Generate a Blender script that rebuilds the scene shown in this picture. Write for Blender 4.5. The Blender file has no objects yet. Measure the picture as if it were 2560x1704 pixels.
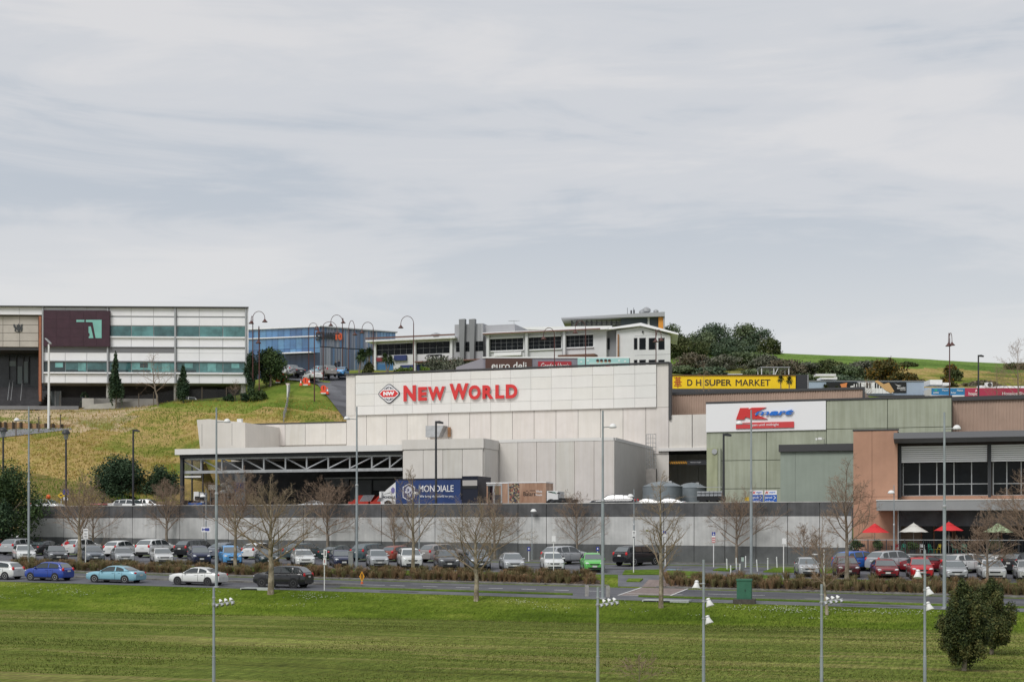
import bpy, math, random
import numpy as np
from mathutils import Vector, Matrix, Quaternion, noise as mnoise

R = math.radians
sc = bpy.context.scene
col = sc.collection
random.seed(7)
rng = np.random.default_rng(7)

# ------------------------------------------------------------------ camera, sky, sun, exposure
F = 50.0 / 36.0 * 2560.0          # focal length in photo pixels
HY = 1320.0                       # horizon row of the level camera (lens shifted up)
YZ = 7.9                          # level of the service yard behind the retaining wall
CZ = 6.0                          # eye height over the playing field
TH = math.atan(0.327)             # the retaining wall and shops run along world X, seen at this angle
S_, C_ = math.sin(TH), math.cos(TH)

cam_d = bpy.data.cameras.new('camera')
cam_d.lens = 50; cam_d.sensor_width = 36; cam_d.shift_y = (HY - 852.0) / 2560.0
cam_d.clip_start = 0.5; cam_d.clip_end = 6000
cam = bpy.data.objects.new('camera', cam_d); col.objects.link(cam)
cam.location = (0, 0, CZ); cam.rotation_euler = (R(90), 0, TH)
sc.camera = cam

SUN_DIR = Vector((S_ * 0.62 - C_ * 0.42, -C_ * 0.62 - S_ * 0.42, 0.80)).normalized()   # behind the camera, a little left
world = bpy.data.worlds.new('World'); sc.world = world; world.use_nodes = True
def build_world():
    nt = world.node_tree; N = nt.nodes; L = nt.links; N.clear()
    out = N.new('ShaderNodeOutputWorld')
    sky = N.new('ShaderNodeTexSky'); sky.sky_type = 'NISHITA'; sky.sun_disc = False
    sky.sun_elevation = math.asin(SUN_DIR.z); sky.sun_rotation = math.atan2(SUN_DIR.x, SUN_DIR.y)
    b1 = N.new('ShaderNodeBackground'); b1.inputs['Strength'].default_value = 0.1
    L.new(sky.outputs[0], b1.inputs['Color'])
    tc = N.new('ShaderNodeTexCoord')
    mp = N.new('ShaderNodeMapping'); mp.inputs['Scale'].default_value = (2.2, 2.2, 11); mp.inputs['Rotation'].default_value = (R(4), R(-5), R(20)); mp.inputs['Location'].default_value = (4.3, 8.7, .4)
    L.new(tc.outputs['Generated'], mp.inputs['Vector'])
    n1 = N.new('ShaderNodeTexNoise'); n1.inputs['Scale'].default_value = 1.15; n1.inputs['Detail'].default_value = 7; n1.inputs['Roughness'].default_value = 0.52; n1.inputs['Distortion'].default_value = 0.5
    L.new(mp.outputs[0], n1.inputs['Vector'])
    mp2 = N.new('ShaderNodeMapping'); mp2.inputs['Scale'].default_value = (3.2, 3.2, 22); mp2.inputs['Location'].default_value = (7.4, 10.4, 0.8); mp2.inputs['Rotation'].default_value = (R(6), R(7), 0)
    L.new(tc.outputs['Generated'], mp2.inputs['Vector'])
    n2 = N.new('ShaderNodeTexNoise'); n2.inputs['Scale'].default_value = 1.3; n2.inputs['Detail'].default_value = 5; n2.inputs['Roughness'].default_value = 0.6; n2.inputs['Distortion'].default_value = 1.1
    L.new(mp2.outputs[0], n2.inputs['Vector'])
    mx = N.new('ShaderNodeMath'); mx.operation = 'MULTIPLY_ADD'; mx.inputs[1].default_value = 0.40
    L.new(n2.outputs['Fac'], mx.inputs[0]); L.new(n1.outputs['Fac'], mx.inputs[2])
    cr = N.new('ShaderNodeValToRGB'); cr.color_ramp.interpolation = 'EASE'
    e = cr.color_ramp.elements
    e[0].position = 0.56; e[0].color = (0.485, 0.525, 0.578, 1)
    e[1].position = 0.84; e[1].color = (0.668, 0.665, 0.675, 1)
    m = e.new(0.70); m.color = (0.598, 0.612, 0.64, 1)
    L.new(mx.outputs[0], cr.inputs['Fac'])
    # the cloud deck thins to an even pale veil low over the horizon
    sx = N.new('ShaderNodeSeparateXYZ'); L.new(tc.outputs['Generated'], sx.inputs[0])
    mr = N.new('ShaderNodeMapRange'); mr.inputs['From Min'].default_value = 0.08; mr.inputs['From Max'].default_value = 0.24; mr.inputs['To Min'].default_value = 0.85; mr.inputs['To Max'].default_value = 0.0; mr.interpolation_type = 'SMOOTHSTEP'
    L.new(sx.outputs['Z'], mr.inputs['Value'])
    mc = N.new('ShaderNodeMixRGB'); mc.inputs['Color2'].default_value = (0.70, 0.702, 0.695, 1)
    L.new(mr.outputs[0], mc.inputs['Fac']); L.new(cr.outputs['Color'], mc.inputs['Color1'])
    b2 = N.new('ShaderNodeBackground'); b2.inputs['Strength'].default_value = 0.76
    L.new(mc.outputs[0], b2.inputs['Color'])
    ms = N.new('ShaderNodeMixShader'); ms.inputs[0].default_value = 0.95
    L.new(b1.outputs[0], ms.inputs[1]); L.new(b2.outputs[0], ms.inputs[2]); L.new(ms.outputs[0], out.inputs['Surface'])
build_world()
sun_d = bpy.data.lights.new('sun', 'SUN'); sun_d.energy = 1.5; sun_d.angle = R(25); sun_d.color = (1.0, 0.975, 0.94)
sun = bpy.data.objects.new('sun', sun_d); col.objects.link(sun)
sun.rotation_mode = 'QUATERNION'; sun.rotation_quaternion = SUN_DIR.to_track_quat('Z', 'Y'); sun.location = (0, -40, 120)
vs = sc.view_settings
vs.view_transform = 'Standard'; vs.look = 'None'; vs.gamma = 1.0; vs.exposure = 0.50; vs.use_curve_mapping = False
sc.cycles.max_bounces = 6; sc.cycles.transparent_max_bounces = 8

# ------------------------------------------------------------------ photo pixel -> place
def ray(px, py):
    dx = (px - 1280.0) / F
    return Vector((dx * C_ - S_, dx * S_ + C_, (HY - py) / F))
def AT(px, py, Z):
    d = ray(px, py) * Z
    return Vector((d.x, d.y, d.z + CZ))
def ONV(px, py, v):
    d = ray(px, py); t = v / d.y
    return Vector((d.x * t, v, d.z * t + CZ))
PROF_V = [-200, 40, 87.5, 95.0, 98.5, 106.0, 109.0, 113.0, 124.5, 131.0, 150.0]
PROF_Z = [0.0, 0.0, 0.03, 1.20, 1.33, 1.61, 2.20, 2.38, 2.90, 2.95, 2.95]
PROF_B = [0.0, 0.0, 0.0, -0.0135, -0.0135, -0.0135, -0.0115, -0.0095, -0.0095, -0.0095, -0.0095]
def gz(u, v):
    du = min(max(u + 0.327 * v, -90), 70)
    return float(np.interp(v, PROF_V, PROF_Z) + np.interp(v, PROF_V, PROF_B) * du)
def G(px, v):
    p = ONV(px, HY, v); p.z = gz(p.x, p.y); return p
def GP(px, py, v0=42.0, v1=131.0):
    last = None; v = v0
    while v <= v1:
        p = ONV(px, py, v); h = p.z - gz(p.x, p.y)
        if h <= 0 and last is not None:
            k = last[1] / (last[1] - h); q = last[0].lerp(p, k); q.z = gz(q.x, q.y); return q
        last = (p, h); v += 0.25
    return G(px, v1)

# ------------------------------------------------------------------ materials
_mats = {}
def mat(name, c, rough=0.75, metal=0.0, var=0.0, scale=3.0, bump=0.0, bscale=20.0, streak=0.0, spec=0.5, ior=1.45, emit=None, coat=0.0, stretch=None, c2=None, lo=0.35, hi=0.65, detail=6, coords='Object', alpha=1.0, stain=None):
    if name in _mats: return _mats[name]
    m = bpy.data.materials.new(name); m.use_nodes = True; _mats[name] = m
    nt = m.node_tree; N = nt.nodes; L = nt.links
    b = N['Principled BSDF']; c = tuple(c) + (1,) if len(c) == 3 else c
    b.inputs['Base Color'].default_value = c; b.inputs['Roughness'].default_value = rough; b.inputs['Metallic'].default_value = metal
    b.inputs['IOR'].default_value = ior; b.inputs['Specular IOR Level'].default_value = spec
    b.inputs['Coat Weight'].default_value = coat; b.inputs['Coat Roughness'].default_value = 0.06
    if alpha < 1: b.inputs['Alpha'].default_value = alpha
    tc = N.new('ShaderNodeTexCoord'); src = tc.outputs[coords]
    if var > 0 or c2 is not None or bump > 0:     # pieces cut alike still get their own patch of the pattern
        oi = N.new('ShaderNodeObjectInfo'); va = N.new('ShaderNodeVectorMath'); va.operation = 'ADD'; L.new(src, va.inputs[0]); L.new(oi.outputs['Location'], va.inputs[1]); src = va.outputs[0]
    if var > 0 or c2 is not None:
        mp = N.new('ShaderNodeMapping'); mp.inputs['Scale'].default_value = stretch or (1, 1, 1); L.new(src, mp.inputs['Vector'])
        n = N.new('ShaderNodeTexNoise'); n.inputs['Scale'].default_value = scale; n.inputs['Detail'].default_value = detail; n.inputs['Roughness'].default_value = 0.6
        L.new(mp.outputs[0], n.inputs['Vector'])
        cr = N.new('ShaderNodeValToRGB'); e = cr.color_ramp.elements
        e[0].position = lo; e[1].position = hi
        if c2 is None:
            e[0].color = tuple(x * (1 - var) for x in c[:3]) + (1,); e[1].color = tuple(min(1, x * (1 + var)) for x in c[:3]) + (1,)
        else:
            e[0].color = c; e[1].color = tuple(c2) + (1,)
        L.new(n.outputs['Fac'], cr.inputs['Fac']); last = cr.outputs['Color']
        if c2 is not None and var > 0:
            n2 = N.new('ShaderNodeTexNoise'); n2.inputs['Scale'].default_value = scale * 5.3; n2.inputs['Detail'].default_value = 4; L.new(mp.outputs[0], n2.inputs['Vector'])
            mr = N.new('ShaderNodeMapRange'); mr.inputs['From Min'].default_value = 0.3; mr.inputs['From Max'].default_value = 0.7; mr.inputs['To Min'].default_value = 1 - var; mr.inputs['To Max'].default_value = 1 + var; L.new(n2.outputs['Fac'], mr.inputs['Value'])
            hs = N.new('ShaderNodeHueSaturation'); L.new(mr.outputs[0], hs.inputs['Value']); L.new(last, hs.inputs['Color']); last = hs.outputs['Color']
        if streak > 0:
            mp2 = N.new('ShaderNodeMapping'); mp2.inputs['Scale'].default_value = (2.2, 2.2, 0.12); L.new(src, mp2.inputs['Vector'])
            n3 = N.new('ShaderNodeTexNoise'); n3.inputs['Scale'].default_value = 1.5; n3.inputs['Detail'].default_value = 5; L.new(mp2.outputs[0], n3.inputs['Vector'])
            mr = N.new('ShaderNodeMapRange'); mr.inputs['From Min'].default_value = 0.35; mr.inputs['From Max'].default_value = 0.6; mr.inputs['To Min'].default_value = 1 - streak; mr.inputs['To Max'].default_value = 1.0; L.new(n3.outputs['Fac'], mr.inputs['Value'])
            mm = N.new('ShaderNodeMixRGB'); mm.blend_type = 'MIX'; mm.inputs['Color2'].default_value = tuple((stain or (0.12, 0.11, 0.09))) + (1,)
            sb = N.new('ShaderNodeMath'); sb.operation = 'SUBTRACT'; sb.inputs[0].default_value = 1.0; L.new(mr.outputs[0], sb.inputs[1])
            L.new(sb.outputs[0], mm.inputs['Fac']); L.new(last, mm.inputs['Color1']); last = mm.outputs[0]
        L.new(last, b.inputs['Base Color'])
    if bump > 0:
        nb = N.new('ShaderNodeTexNoise'); nb.inputs['Scale'].default_value = bscale; nb.inputs['Detail'].default_value = 5; L.new(src, nb.inputs['Vector'])
        bp = N.new('ShaderNodeBump'); bp.inputs['Strength'].default_value = min(1, bump); bp.inputs['Distance'].default_value = 0.05; L.new(nb.outputs['Fac'], bp.inputs['Height']); L.new(bp.outputs[0], b.inputs['Normal'])
    return m
def plain(name, c, rough=0.6, **k): return mat(name, c, rough, **k)

# ------------------------------------------------------------------ mesh building
class MB:
    def __init__(s): s.v = []; s.f = []; s.m = []
    def face(s, pts, m=0):
        i = len(s.v); s.v.extend([tuple(p) for p in pts]); s.f.append(tuple(range(i, i + len(pts)))); s.m.append(m); return s
    def box(s, x0, x1, y0, y1, z0, z1, m=0):
        if x0 > x1: x0, x1 = x1, x0
        if y0 > y1: y0, y1 = y1, y0
        if z0 > z1: z0, z1 = z1, z0
        i = len(s.v); s.v += [(x0, y0, z0), (x1, y0, z0), (x1, y1, z0), (x0, y1, z0), (x0, y0, z1), (x1, y0, z1), (x1, y1, z1), (x0, y1, z1)]
        for q in ((0, 3, 2, 1), (4, 5, 6, 7), (0, 1, 5, 4), (1, 2, 6, 5), (2, 3, 7, 6), (3, 0, 4, 7)): s.f.append(tuple(i + k for k in q)); s.m.append(m)
        return s
    def prism(s, poly, a0, a1, axis='y', m=0):
        def P(p, a): return (p[0], a, p[1]) if axis == 'y' else ((p[0], p[1], a) if axis == 'z' else (a, p[0], p[1]))
        n = len(poly); i = len(s.v); s.v += [P(p, a0) for p in poly] + [P(p, a1) for p in poly]
        s.f.append(tuple(range(i, i + n))); s.f.append(tuple(range(i + 2 * n - 1, i + n - 1, -1))); s.m += [m, m]
        for k in range(n):
            k2 = (k + 1) % n; s.f.append((i + k2, i + k, i + n + k, i + n + k2)); s.m.append(m)
        return s
    def tube(s, pts, rads, n=6, m=0, cap=True):
        pts = [Vector(p) for p in pts]
        if not hasattr(rads, '__len__'): rads = [rads] * len(pts)
        up = Vector((0.31, 0.17, 0.93)); base = len(s.v); prev = None
        for k, p in enumerate(pts):
            d = (pts[min(k + 1, len(pts) - 1)] - pts[max(k - 1, 0)])
            d = d.normalized() if d.length > 1e-9 else Vector((0, 0, 1))
            a = d.cross(up if abs(d.dot(up)) < 0.95 else Vector((1, 0, 0))) if prev is None else (prev - d * prev.dot(d))
            a = a.normalized() if a.length > 1e-6 else d.orthogonal().normalized(); prev = a; b = d.cross(a)
            for j in range(n):
                t = 2 * math.pi * j / n; s.v.append(tuple(p + (a * math.cos(t) + b * math.sin(t)) * rads[k]))
        for k in range(len(pts) - 1):
            for j in range(n):
                j2 = (j + 1) % n; o = base + k * n; s.f.append((o + j, o + j2, o + n + j2, o + n + j)); s.m.append(m)
        if cap:
            s.f.append(tuple(base + j for j in reversed(range(n)))); s.m.append(m); o = base + (len(pts) - 1) * n; s.f.append(tuple(o + j for j in range(n))); s.m.append(m)
        return s
    def shear(s, k, y0=0.0): s.v = [(p[0] + k * (p[1] - y0), p[1], p[2]) for p in s.v]; return s
    def lathe(s, prof, n=12, o=(0, 0, 0), m=0, axis='z', cap=True):
        base = len(s.v)
        for r, z in prof:
            for j in range(n):
                t = 2 * math.pi * j / n; x, y = r * math.cos(t), r * math.sin(t)
                s.v.append((o[0] + x, o[1] + y, o[2] + z) if axis == 'z' else (o[0] + x, o[1] + z, o[2] + y))
        for k in range(len(prof) - 1):
            for j in range(n):
                j2 = (j + 1) % n; a = base + k * n
                q = (a + j, a + j2, a + n + j2, a + n + j)
                s.f.append(q if axis == 'z' else q[::-1]); s.m.append(m)
        for k, rev in ((0, True), (len(prof) - 1, False)):
            if cap and prof[k][0] > 1e-4:
                a = base + k * n; q = tuple(a + j for j in range(n)); s.f.append(q[::-1] if rev == (axis == 'z') else q); s.m.append(m)
        return s
    def ell(s, c, r, nu=10, nv=6, m=0):
        base = len(s.v)
        for i in range(nv + 1):
            ph = math.pi * i / nv
            for j in range(nu):
                t = 2 * math.pi * j / nu; s.v.append((c[0] + r[0] * math.sin(ph) * math.cos(t), c[1] + r[1] * math.sin(ph) * math.sin(t), c[2] + r[2] * math.cos(ph)))
        for i in range(nv):
            for j in range(nu):
                j2 = (j + 1) % nu; a = base + i * nu; s.f.append((a + j, a + nu + j, a + nu + j2, a + j2)); s.m.append(m)
        return s
    def grid(s, rows, m=0):
        base = len(s.v); n = len(rows[0])
        for r in rows: s.v += [tuple(p) for p in r]
        for i in range(len(rows) - 1):
            for j in range(n - 1):
                a = base + i * n + j; s.f.append((a, a + 1, a + n + 1, a + n)); s.m.append(m)
        return s
    def add(s, o, M=None, m=None):
        i = len(s.v)
        s.v += [tuple(M @ Vector(p)) for p in o.v] if M is not None else list(o.v)
        s.f += [tuple(i + k for k in q) for q in o.f]; s.m += (list(o.m) if m is None else [m] * len(o.f)); return s
    def mesh(s, name, smooth=0):
        me = bpy.data.meshes.new(name); me.from_pydata(s.v, [], s.f)
        if any(s.m): me.polygons.foreach_set('material_index', s.m)
        if smooth:
            me.polygons.foreach_set('use_smooth', [True] * len(s.f))
            try: me.set_sharp_from_angle(angle=R(smooth))
            except Exception: pass
        me.update(); return me
    def obj(s, name, mats, parent=None, smooth=0, loc=None, rot=None, **tags):
        return link(name, s.mesh(name, smooth), mats, parent, loc, rot, **tags)
def link(name, me, mats, parent=None, loc=None, rot=None, **tags):
    o = bpy.data.objects.new(name, me); col.objects.link(o)
    if not isinstance(mats, (list, tuple)): mats = [mats]
    if len(me.materials) == 0:
        for m in mats: me.materials.append(m)
    else:
        for k, m in enumerate(mats):
            if me.materials[k] is not m: o.material_slots[k].link = 'OBJECT'; o.material_slots[k].material = m
    if parent is not None: o.parent = parent
    if loc is not None: o.location = loc
    if rot is not None: o.rotation_euler = rot
    for k, v in tags.items(): o[k] = v
    return o
def thing(name, label, cat, loc=(0, 0, 0), rz=0.0, group=None):
    o = bpy.data.objects.new(name, None); col.objects.link(o); o.empty_display_size = 0.3
    o.location = loc; o.rotation_euler = (0, 0, rz); o['label'] = label; o['category'] = cat
    if group: o['group'] = group
    return o
_share = {}
def shared(key, fn, smooth=0):
    if key not in _share: _share[key] = fn().mesh(str(key[0] if isinstance(key, tuple) else key), smooth)
    return _share[key]
_boxes = {}
_prng = random.Random(31)
def _tint(m):
    # neighbouring slabs differ a little, as repainted panels do
    k = _prng.randrange(4)
    if k == 0: return m
    if m.name.startswith('cream'): return mat('cream slab %d' % k, [(.645, .605, .575), (.62, .60, .558), (.665, .635, .59)][k - 1], .8, var=.05, scale=.5, streak=(.16, .22, .12)[k - 1], stain=(.42, .37, .28))
    return mat('cladding %d' % k, [(.69, .685, .66), (.715, .70, .675), (.695, .68, .645)][k - 1], .5, var=.025, scale=.4, streak=.05, stain=(.5, .47, .4))
def boxpart(name, m, parent, x0, x1, y0, y1, z0, z1):
    """a box as its own object; boxes of one size share their mesh"""
    w, d, h = round(x1 - x0, 3), round(y1 - y0, 3), round(z1 - z0, 3)
    if name in ('panel', 'cladding_panel') and m.name in ('cream tilt slab paint', 'off white composite cladding'): m = _tint(m)
    key = (w, d, h, m.name)
    if key not in _boxes: _boxes[key] = MB().box(0, w, 0, d, 0, h).mesh(name)
    return link(name, _boxes[key], m, parent, (x0, y0, z0))
_tc = {}
def glyphs(text, bold=0.0, th=0.02, shear=0.0):
    key = (text, bold, th, shear)
    if key in _tc: return _tc[key]
    cu = bpy.data.curves.new('lettering', 'FONT'); cu.body = text; cu.size = 1.0; cu.extrude = th; cu.offset = bold; cu.shear = shear; cu.resolution_u = 4
    ob = bpy.data.objects.new('lettering', cu); col.objects.link(ob)
    dg = bpy.context.evaluated_depsgraph_get(); me = bpy.data.meshes.new_from_object(ob.evaluated_get(dg))
    bpy.data.objects.remove(ob); bpy.data.curves.remove(cu)
    v = [tuple(p.co) for p in me.vertices]; f = [tuple(p.vertices) for p in me.polygons]; bpy.data.meshes.remove(me)
    _tc[key] = (v, f); return _tc[key]
def write(text, x0, x1, z0, z1, y, bold=0.0, th=0.02, mb=None, m=0, shear=0.0, full=None):
    """lettering standing in the XZ plane, front towards -Y, fitted into the given rectangle"""
    if bold > 0 and ('M' in text or 'm' in text):      # these letters are thickened by overlapping strokes
        mb = mb or MB(); e = bold * (z1 - z0) * .9
        for k, (dx, dz) in enumerate(((-e, 0), (e, 0), (0, e * .6), (0, -e * .6))): write(text, x0 + e + dx, x1 - e + dx, z0 + e * .6 + dz, z1 - e * .6 + dz, y - .002 * k, 0, th, mb, m, shear, full)
        return mb
    v, f = glyphs(text, bold, 1.0, shear); mb = mb or MB()
    xs = [p[0] for p in v]; ys = [p[1] for p in v]; a, b = min(xs), max(xs); c, d = (min(ys), max(ys)) if full is None else full
    i = len(mb.v)
    mb.v += [(x0 + (p[0] - a) / (b - a) * (x1 - x0), y - p[2] * th * 0.5, z0 + (p[1] - c) / (d - c) * (z1 - z0)) for p in v]
    mb.f += [tuple(i + k for k in q) for q in f]; mb.m += [m] * len(f); return mb
class Site:
    """a building's own frame: root Empty at loc, turned by a; hit() finds where a photo pixel meets the local plane y = v"""
    def __init__(s, name, label, cat, loc, a=0.0, group=None):
        s.loc = Vector(loc); s.a = a; s.root = thing(name, label, cat, loc, a, group); s.q = Matrix.Rotation(-a, 3, 'Z')
        s.o = s.q @ (Vector((0, 0, CZ)) - s.loc)
    def hit(s, px, py, v=0.0):
        d = s.q @ ray(px, py); t = (v - s.o.y) / d.y
        p = s.o + d * t; return p.x, p.z
    def x(s, px, v=0.0): return s.hit(px, HY, v)[0]
    def z(s, px, py, v=0.0): return s.hit(px, py, v)[1]
    def box(s, name, m, px0, py0, px1, py1, y0, y1, parent=None):
        """box whose front face (local y = y0) covers the given pixel rectangle"""
        x0, z1 = s.hit(px0, py0, y0); x1, z0 = s.hit(px1, py1, y0)
        return boxpart(name, m, parent or s.root, x0, x1, y0, y1, z0, z1)
    def add(s, mb, name, m, parent=None, smooth=0): return mb.obj(name, m, parent or s.root, smooth)
# ------------------------------------------------------------------ ground materials
def grass_layer(nt, cols, scale, stretch, fine, patch, contrast):
    N = nt.nodes; L = nt.links; tc = N.new('ShaderNodeTexCoord')
    def noise(sc_, st, det=6, rough=.65, off=0.0):
        mp = N.new('ShaderNodeMapping'); mp.inputs['Scale'].default_value = st; mp.inputs['Location'].default_value = (off, off * .7, 0); L.new(tc.outputs['Object'], mp.inputs['Vector'])
        n = N.new('ShaderNodeTexNoise'); n.inputs['Scale'].default_value = sc_; n.inputs['Detail'].default_value = det; n.inputs['Roughness'].default_value = rough; L.new(mp.outputs[0], n.inputs['Vector']); return n.outputs['Fac']
    def rng_(fac, a, b): m = N.new('ShaderNodeMapRange'); m.inputs['From Min'].default_value = .28; m.inputs['From Max'].default_value = .72; m.inputs['To Min'].default_value = a; m.inputs['To Max'].default_value = b; L.new(fac, m.inputs['Value']); return m.outputs[0]
    def op(k, a, b): m = N.new('ShaderNodeMath'); m.operation = k; L.new(a, m.inputs[0]); (L.new(b, m.inputs[1]) if not isinstance(b, float) else setattr(m.inputs[1], 'default_value', b)); return m.outputs[0]
    n = op('ADD', op('MULTIPLY', noise(scale, stretch, 9, .7), .62), op('MULTIPLY', noise(patch, (.5, 1.6, 1), 4, .55, 7.3), .38))
    cr = N.new('ShaderNodeValToRGB'); e = cr.color_ramp.elements; k = len(cols); lo, hi = .40, .60
    e[0].position = lo; e[0].color = tuple(cols[0]) + (1,); e[1].position = hi; e[1].color = tuple(cols[-1]) + (1,)
    for i in range(1, k - 1): x = e.new(lo + (hi - lo) * i / (k - 1)); x.color = tuple(cols[i]) + (1,)
    L.new(n, cr.inputs['Fac']); f = noise(fine, (1, .12, 1), 5, .8, 2.1)
    val = op('MULTIPLY', rng_(f, 1 - contrast, 1 + contrast), rng_(noise(.035, (1, 1, 1), 3, .5, 4.0), .86, 1.14))
    hs = N.new('ShaderNodeHueSaturation'); L.new(val, hs.inputs['Value']); L.new(cr.outputs['Color'], hs.inputs['Color']); return hs.outputs['Color'], f, noise
def grass_mat(name, cols, scale, stretch, fine=6.0, bump=0.6, patch=.09, contrast=.34, second=None):
    m = bpy.data.materials.new(name); m.use_nodes = True; nt = m.node_tree; N = nt.nodes; L = nt.links; b = N['Principled BSDF']; b.inputs['Roughness'].default_value = .9; b.inputs['Specular IOR Level'].default_value = 0.04
    c, f, noise = grass_layer(nt, cols, scale, stretch, fine, patch, contrast)
    if second:   # the mown field gives way to the longer bank grass along a ragged line
        c2, f2, _ = grass_layer(nt, *second); tc = N.new('ShaderNodeTexCoord'); sx = N.new('ShaderNodeSeparateXYZ'); L.new(tc.outputs['Object'], sx.inputs[0]); nz = noise(.5, (.25, 1, 1), 5, .6, 9.0)
        ad = N.new('ShaderNodeMath'); ad.operation = 'MULTIPLY_ADD'; ad.inputs[1].default_value = 2.6; L.new(nz, ad.inputs[0]); L.new(sx.outputs['Y'], ad.inputs[2]); mr = N.new('ShaderNodeMapRange'); mr.inputs['From Min'].default_value = 87.9; mr.inputs['From Max'].default_value = 89.3; L.new(ad.outputs[0], mr.inputs['Value'])
        mx = N.new('ShaderNodeMixRGB'); L.new(mr.outputs[0], mx.inputs['Fac']); L.new(c, mx.inputs['Color1']); L.new(c2, mx.inputs['Color2']); c = mx.outputs[0]
    L.new(c, b.inputs['Base Color']); bp = N.new('ShaderNodeBump'); bp.inputs['Strength'].default_value = bump; bp.inputs['Distance'].default_value = 0.08; L.new(f, bp.inputs['Height']); L.new(bp.outputs[0], b.inputs['Normal']); return m
M_FIELD = grass_mat('field and bank grass', [(.074, .092, .018), (.118, .138, .028), (.100, .134, .024), (.142, .170, .035), (.185, .166, .060), (.205, .228, .056)], .55, (.07, 1.0, 1), 7.0, .5, .06, .80, second=([(.062, .098, .009), (.090, .134, .013), (.114, .158, .018), (.160, .190, .032)], .5, (.4, 1.0, 1), 7.0, .12, .60))
M_VERGE = grass_mat('verge grass', [(.065, .115, .014), (.10, .16, .02), (.15, .20, .035)], 1.2, (.6, 1, 1), 6, .5)
M_HILLBROWN = grass_mat('dry hill grass', [(.125, .16, .028), (.195, .20, .044), (.29, .24, .074), (.37, .262, .11), (.265, .222, .064), (.15, .18, .034)], .16, (.8, .8, 1.2), 2.6, .9, .05, .36)
M_HILLGREEN = grass_mat('green hill grass', [(.10, .155, .024), (.14, .19, .032), (.19, .215, .045), (.26, .225, .07)], .35, (.6, .6, 1), 2.5, .8)
M_CREST = grass_mat('hilltop pasture', [(.085, .15, .028), (.125, .205, .04), (.165, .24, .06)], .25, (.5, 1, 1), 1.5, .8)
M_BARE = grass_mat('worn grass and bare earth', [(.20, .21, .06), (.36, .28, .16), (.50, .38, .25), (.26, .24, .08)], .35, (.5, .8, 1), 2.5, .8)
M_ASPH = mat('asphalt', (0.108, 0.110, 0.124), 0.85, var=0.34, scale=0.5, bump=0.3, bscale=60)
M_ROAD = mat('road seal', (0.092, 0.093, 0.104), 0.8, var=0.38, scale=0.35, bump=0.3, bscale=60, stretch=(0.25, 1, 1))
M_PATH = mat('footpath seal', (0.125, 0.128, 0.14), 0.85, var=0.18, scale=0.8, bump=0.3, bscale=50)
M_KERB = mat('kerb concrete', (0.16, 0.155, 0.145), 0.85, var=0.3, scale=1.5)
M_LINE = mat('road paint', (0.62, 0.62, 0.60), 0.7, var=0.2, scale=2.5)
M_MULCH = mat('bark mulch', (0.050, 0.038, 0.028), 0.95, c2=(0.12, 0.08, 0.055), var=0.3, scale=3, bump=0.8, bscale=15)
M_PAVE = mat('red brown pavers', (0.21, 0.165, 0.150), 0.8, var=0.2, scale=4)
M_CONC = mat('pale concrete', (0.40, 0.395, 0.38), 0.85, var=0.15, scale=0.6, streak=0.12, bump=0.15, bscale=12)
M_GREY = mat('painted grey steel', (0.30, 0.335, 0.355), 0.5, metal=0.2, var=0.12, scale=1.2)
M_BLACK = mat('black plastic', (0.012, 0.013, 0.014), 0.55)
M_DARK = mat('dark painted steel', (0.035, 0.037, 0.042), 0.5)
M_WHITE = mat('white paint', (0.74, 0.74, 0.73), 0.55, var=0.06, scale=2)

def ribbon(name, m, v0, v1, px0, px1, dz=0.0, step=2.0, kerb=0.0, n=2, **tags):
    """a strip of ground between two depth lines, draped over the terrain; with kerb > 0 a raised slab"""
    f0 = v0 if callable(v0) else (lambda p: v0); f1 = v1 if callable(v1) else (lambda p: v1)
    cnt = max(2, int(abs(px1 - px0) / 40) + 1); rows = []
    for i in range(n + 1):
        r = []
        for j in range(cnt + 1):
            px = px0 + (px1 - px0) * j / cnt; v = f0(px) + (f1(px) - f0(px)) * i / n
            p = G(px, v); r.append((p.x, p.y, p.z + dz + kerb))
        rows.append(r)
    mb = MB().grid(rows)
    if kerb > 0:
        for r, fl in ((rows[0], 1), (rows[-1], 0)):
            lo = [(p[0], p[1], p[2] - kerb - 0.05) for p in r]; mb.grid([lo, r] if fl else [r, lo])
        for k in (0, -1):
            c = [r[k] for r in rows]; lo = [(p[0], p[1], p[2] - kerb - 0.05) for p in c]; mb.grid([c, lo] if k == 0 else [lo, c])
    return mb.obj(name, m, **tags)
def patch(name, m, pix, dz, kerb=0.0, **tags):
    """a flat patch given by photo pixels, laid on the ground"""
    pts = [GP(*p) for p in pix]; mb = MB()
    top = [(p.x, p.y, p.z + dz + kerb) for p in pts]; mb.face(top[::-1] if False else top)
    if kerb > 0:
        n = len(top)
        for i in range(n):
            a, b = top[i], top[(i + 1) % n]; mb.face([(a[0], a[1], a[2] - kerb - 0.04), (b[0], b[1], b[2] - kerb - 0.04), b, a])
    return mb.obj(name, m, **tags)
ST = dict(kind='structure')
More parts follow.
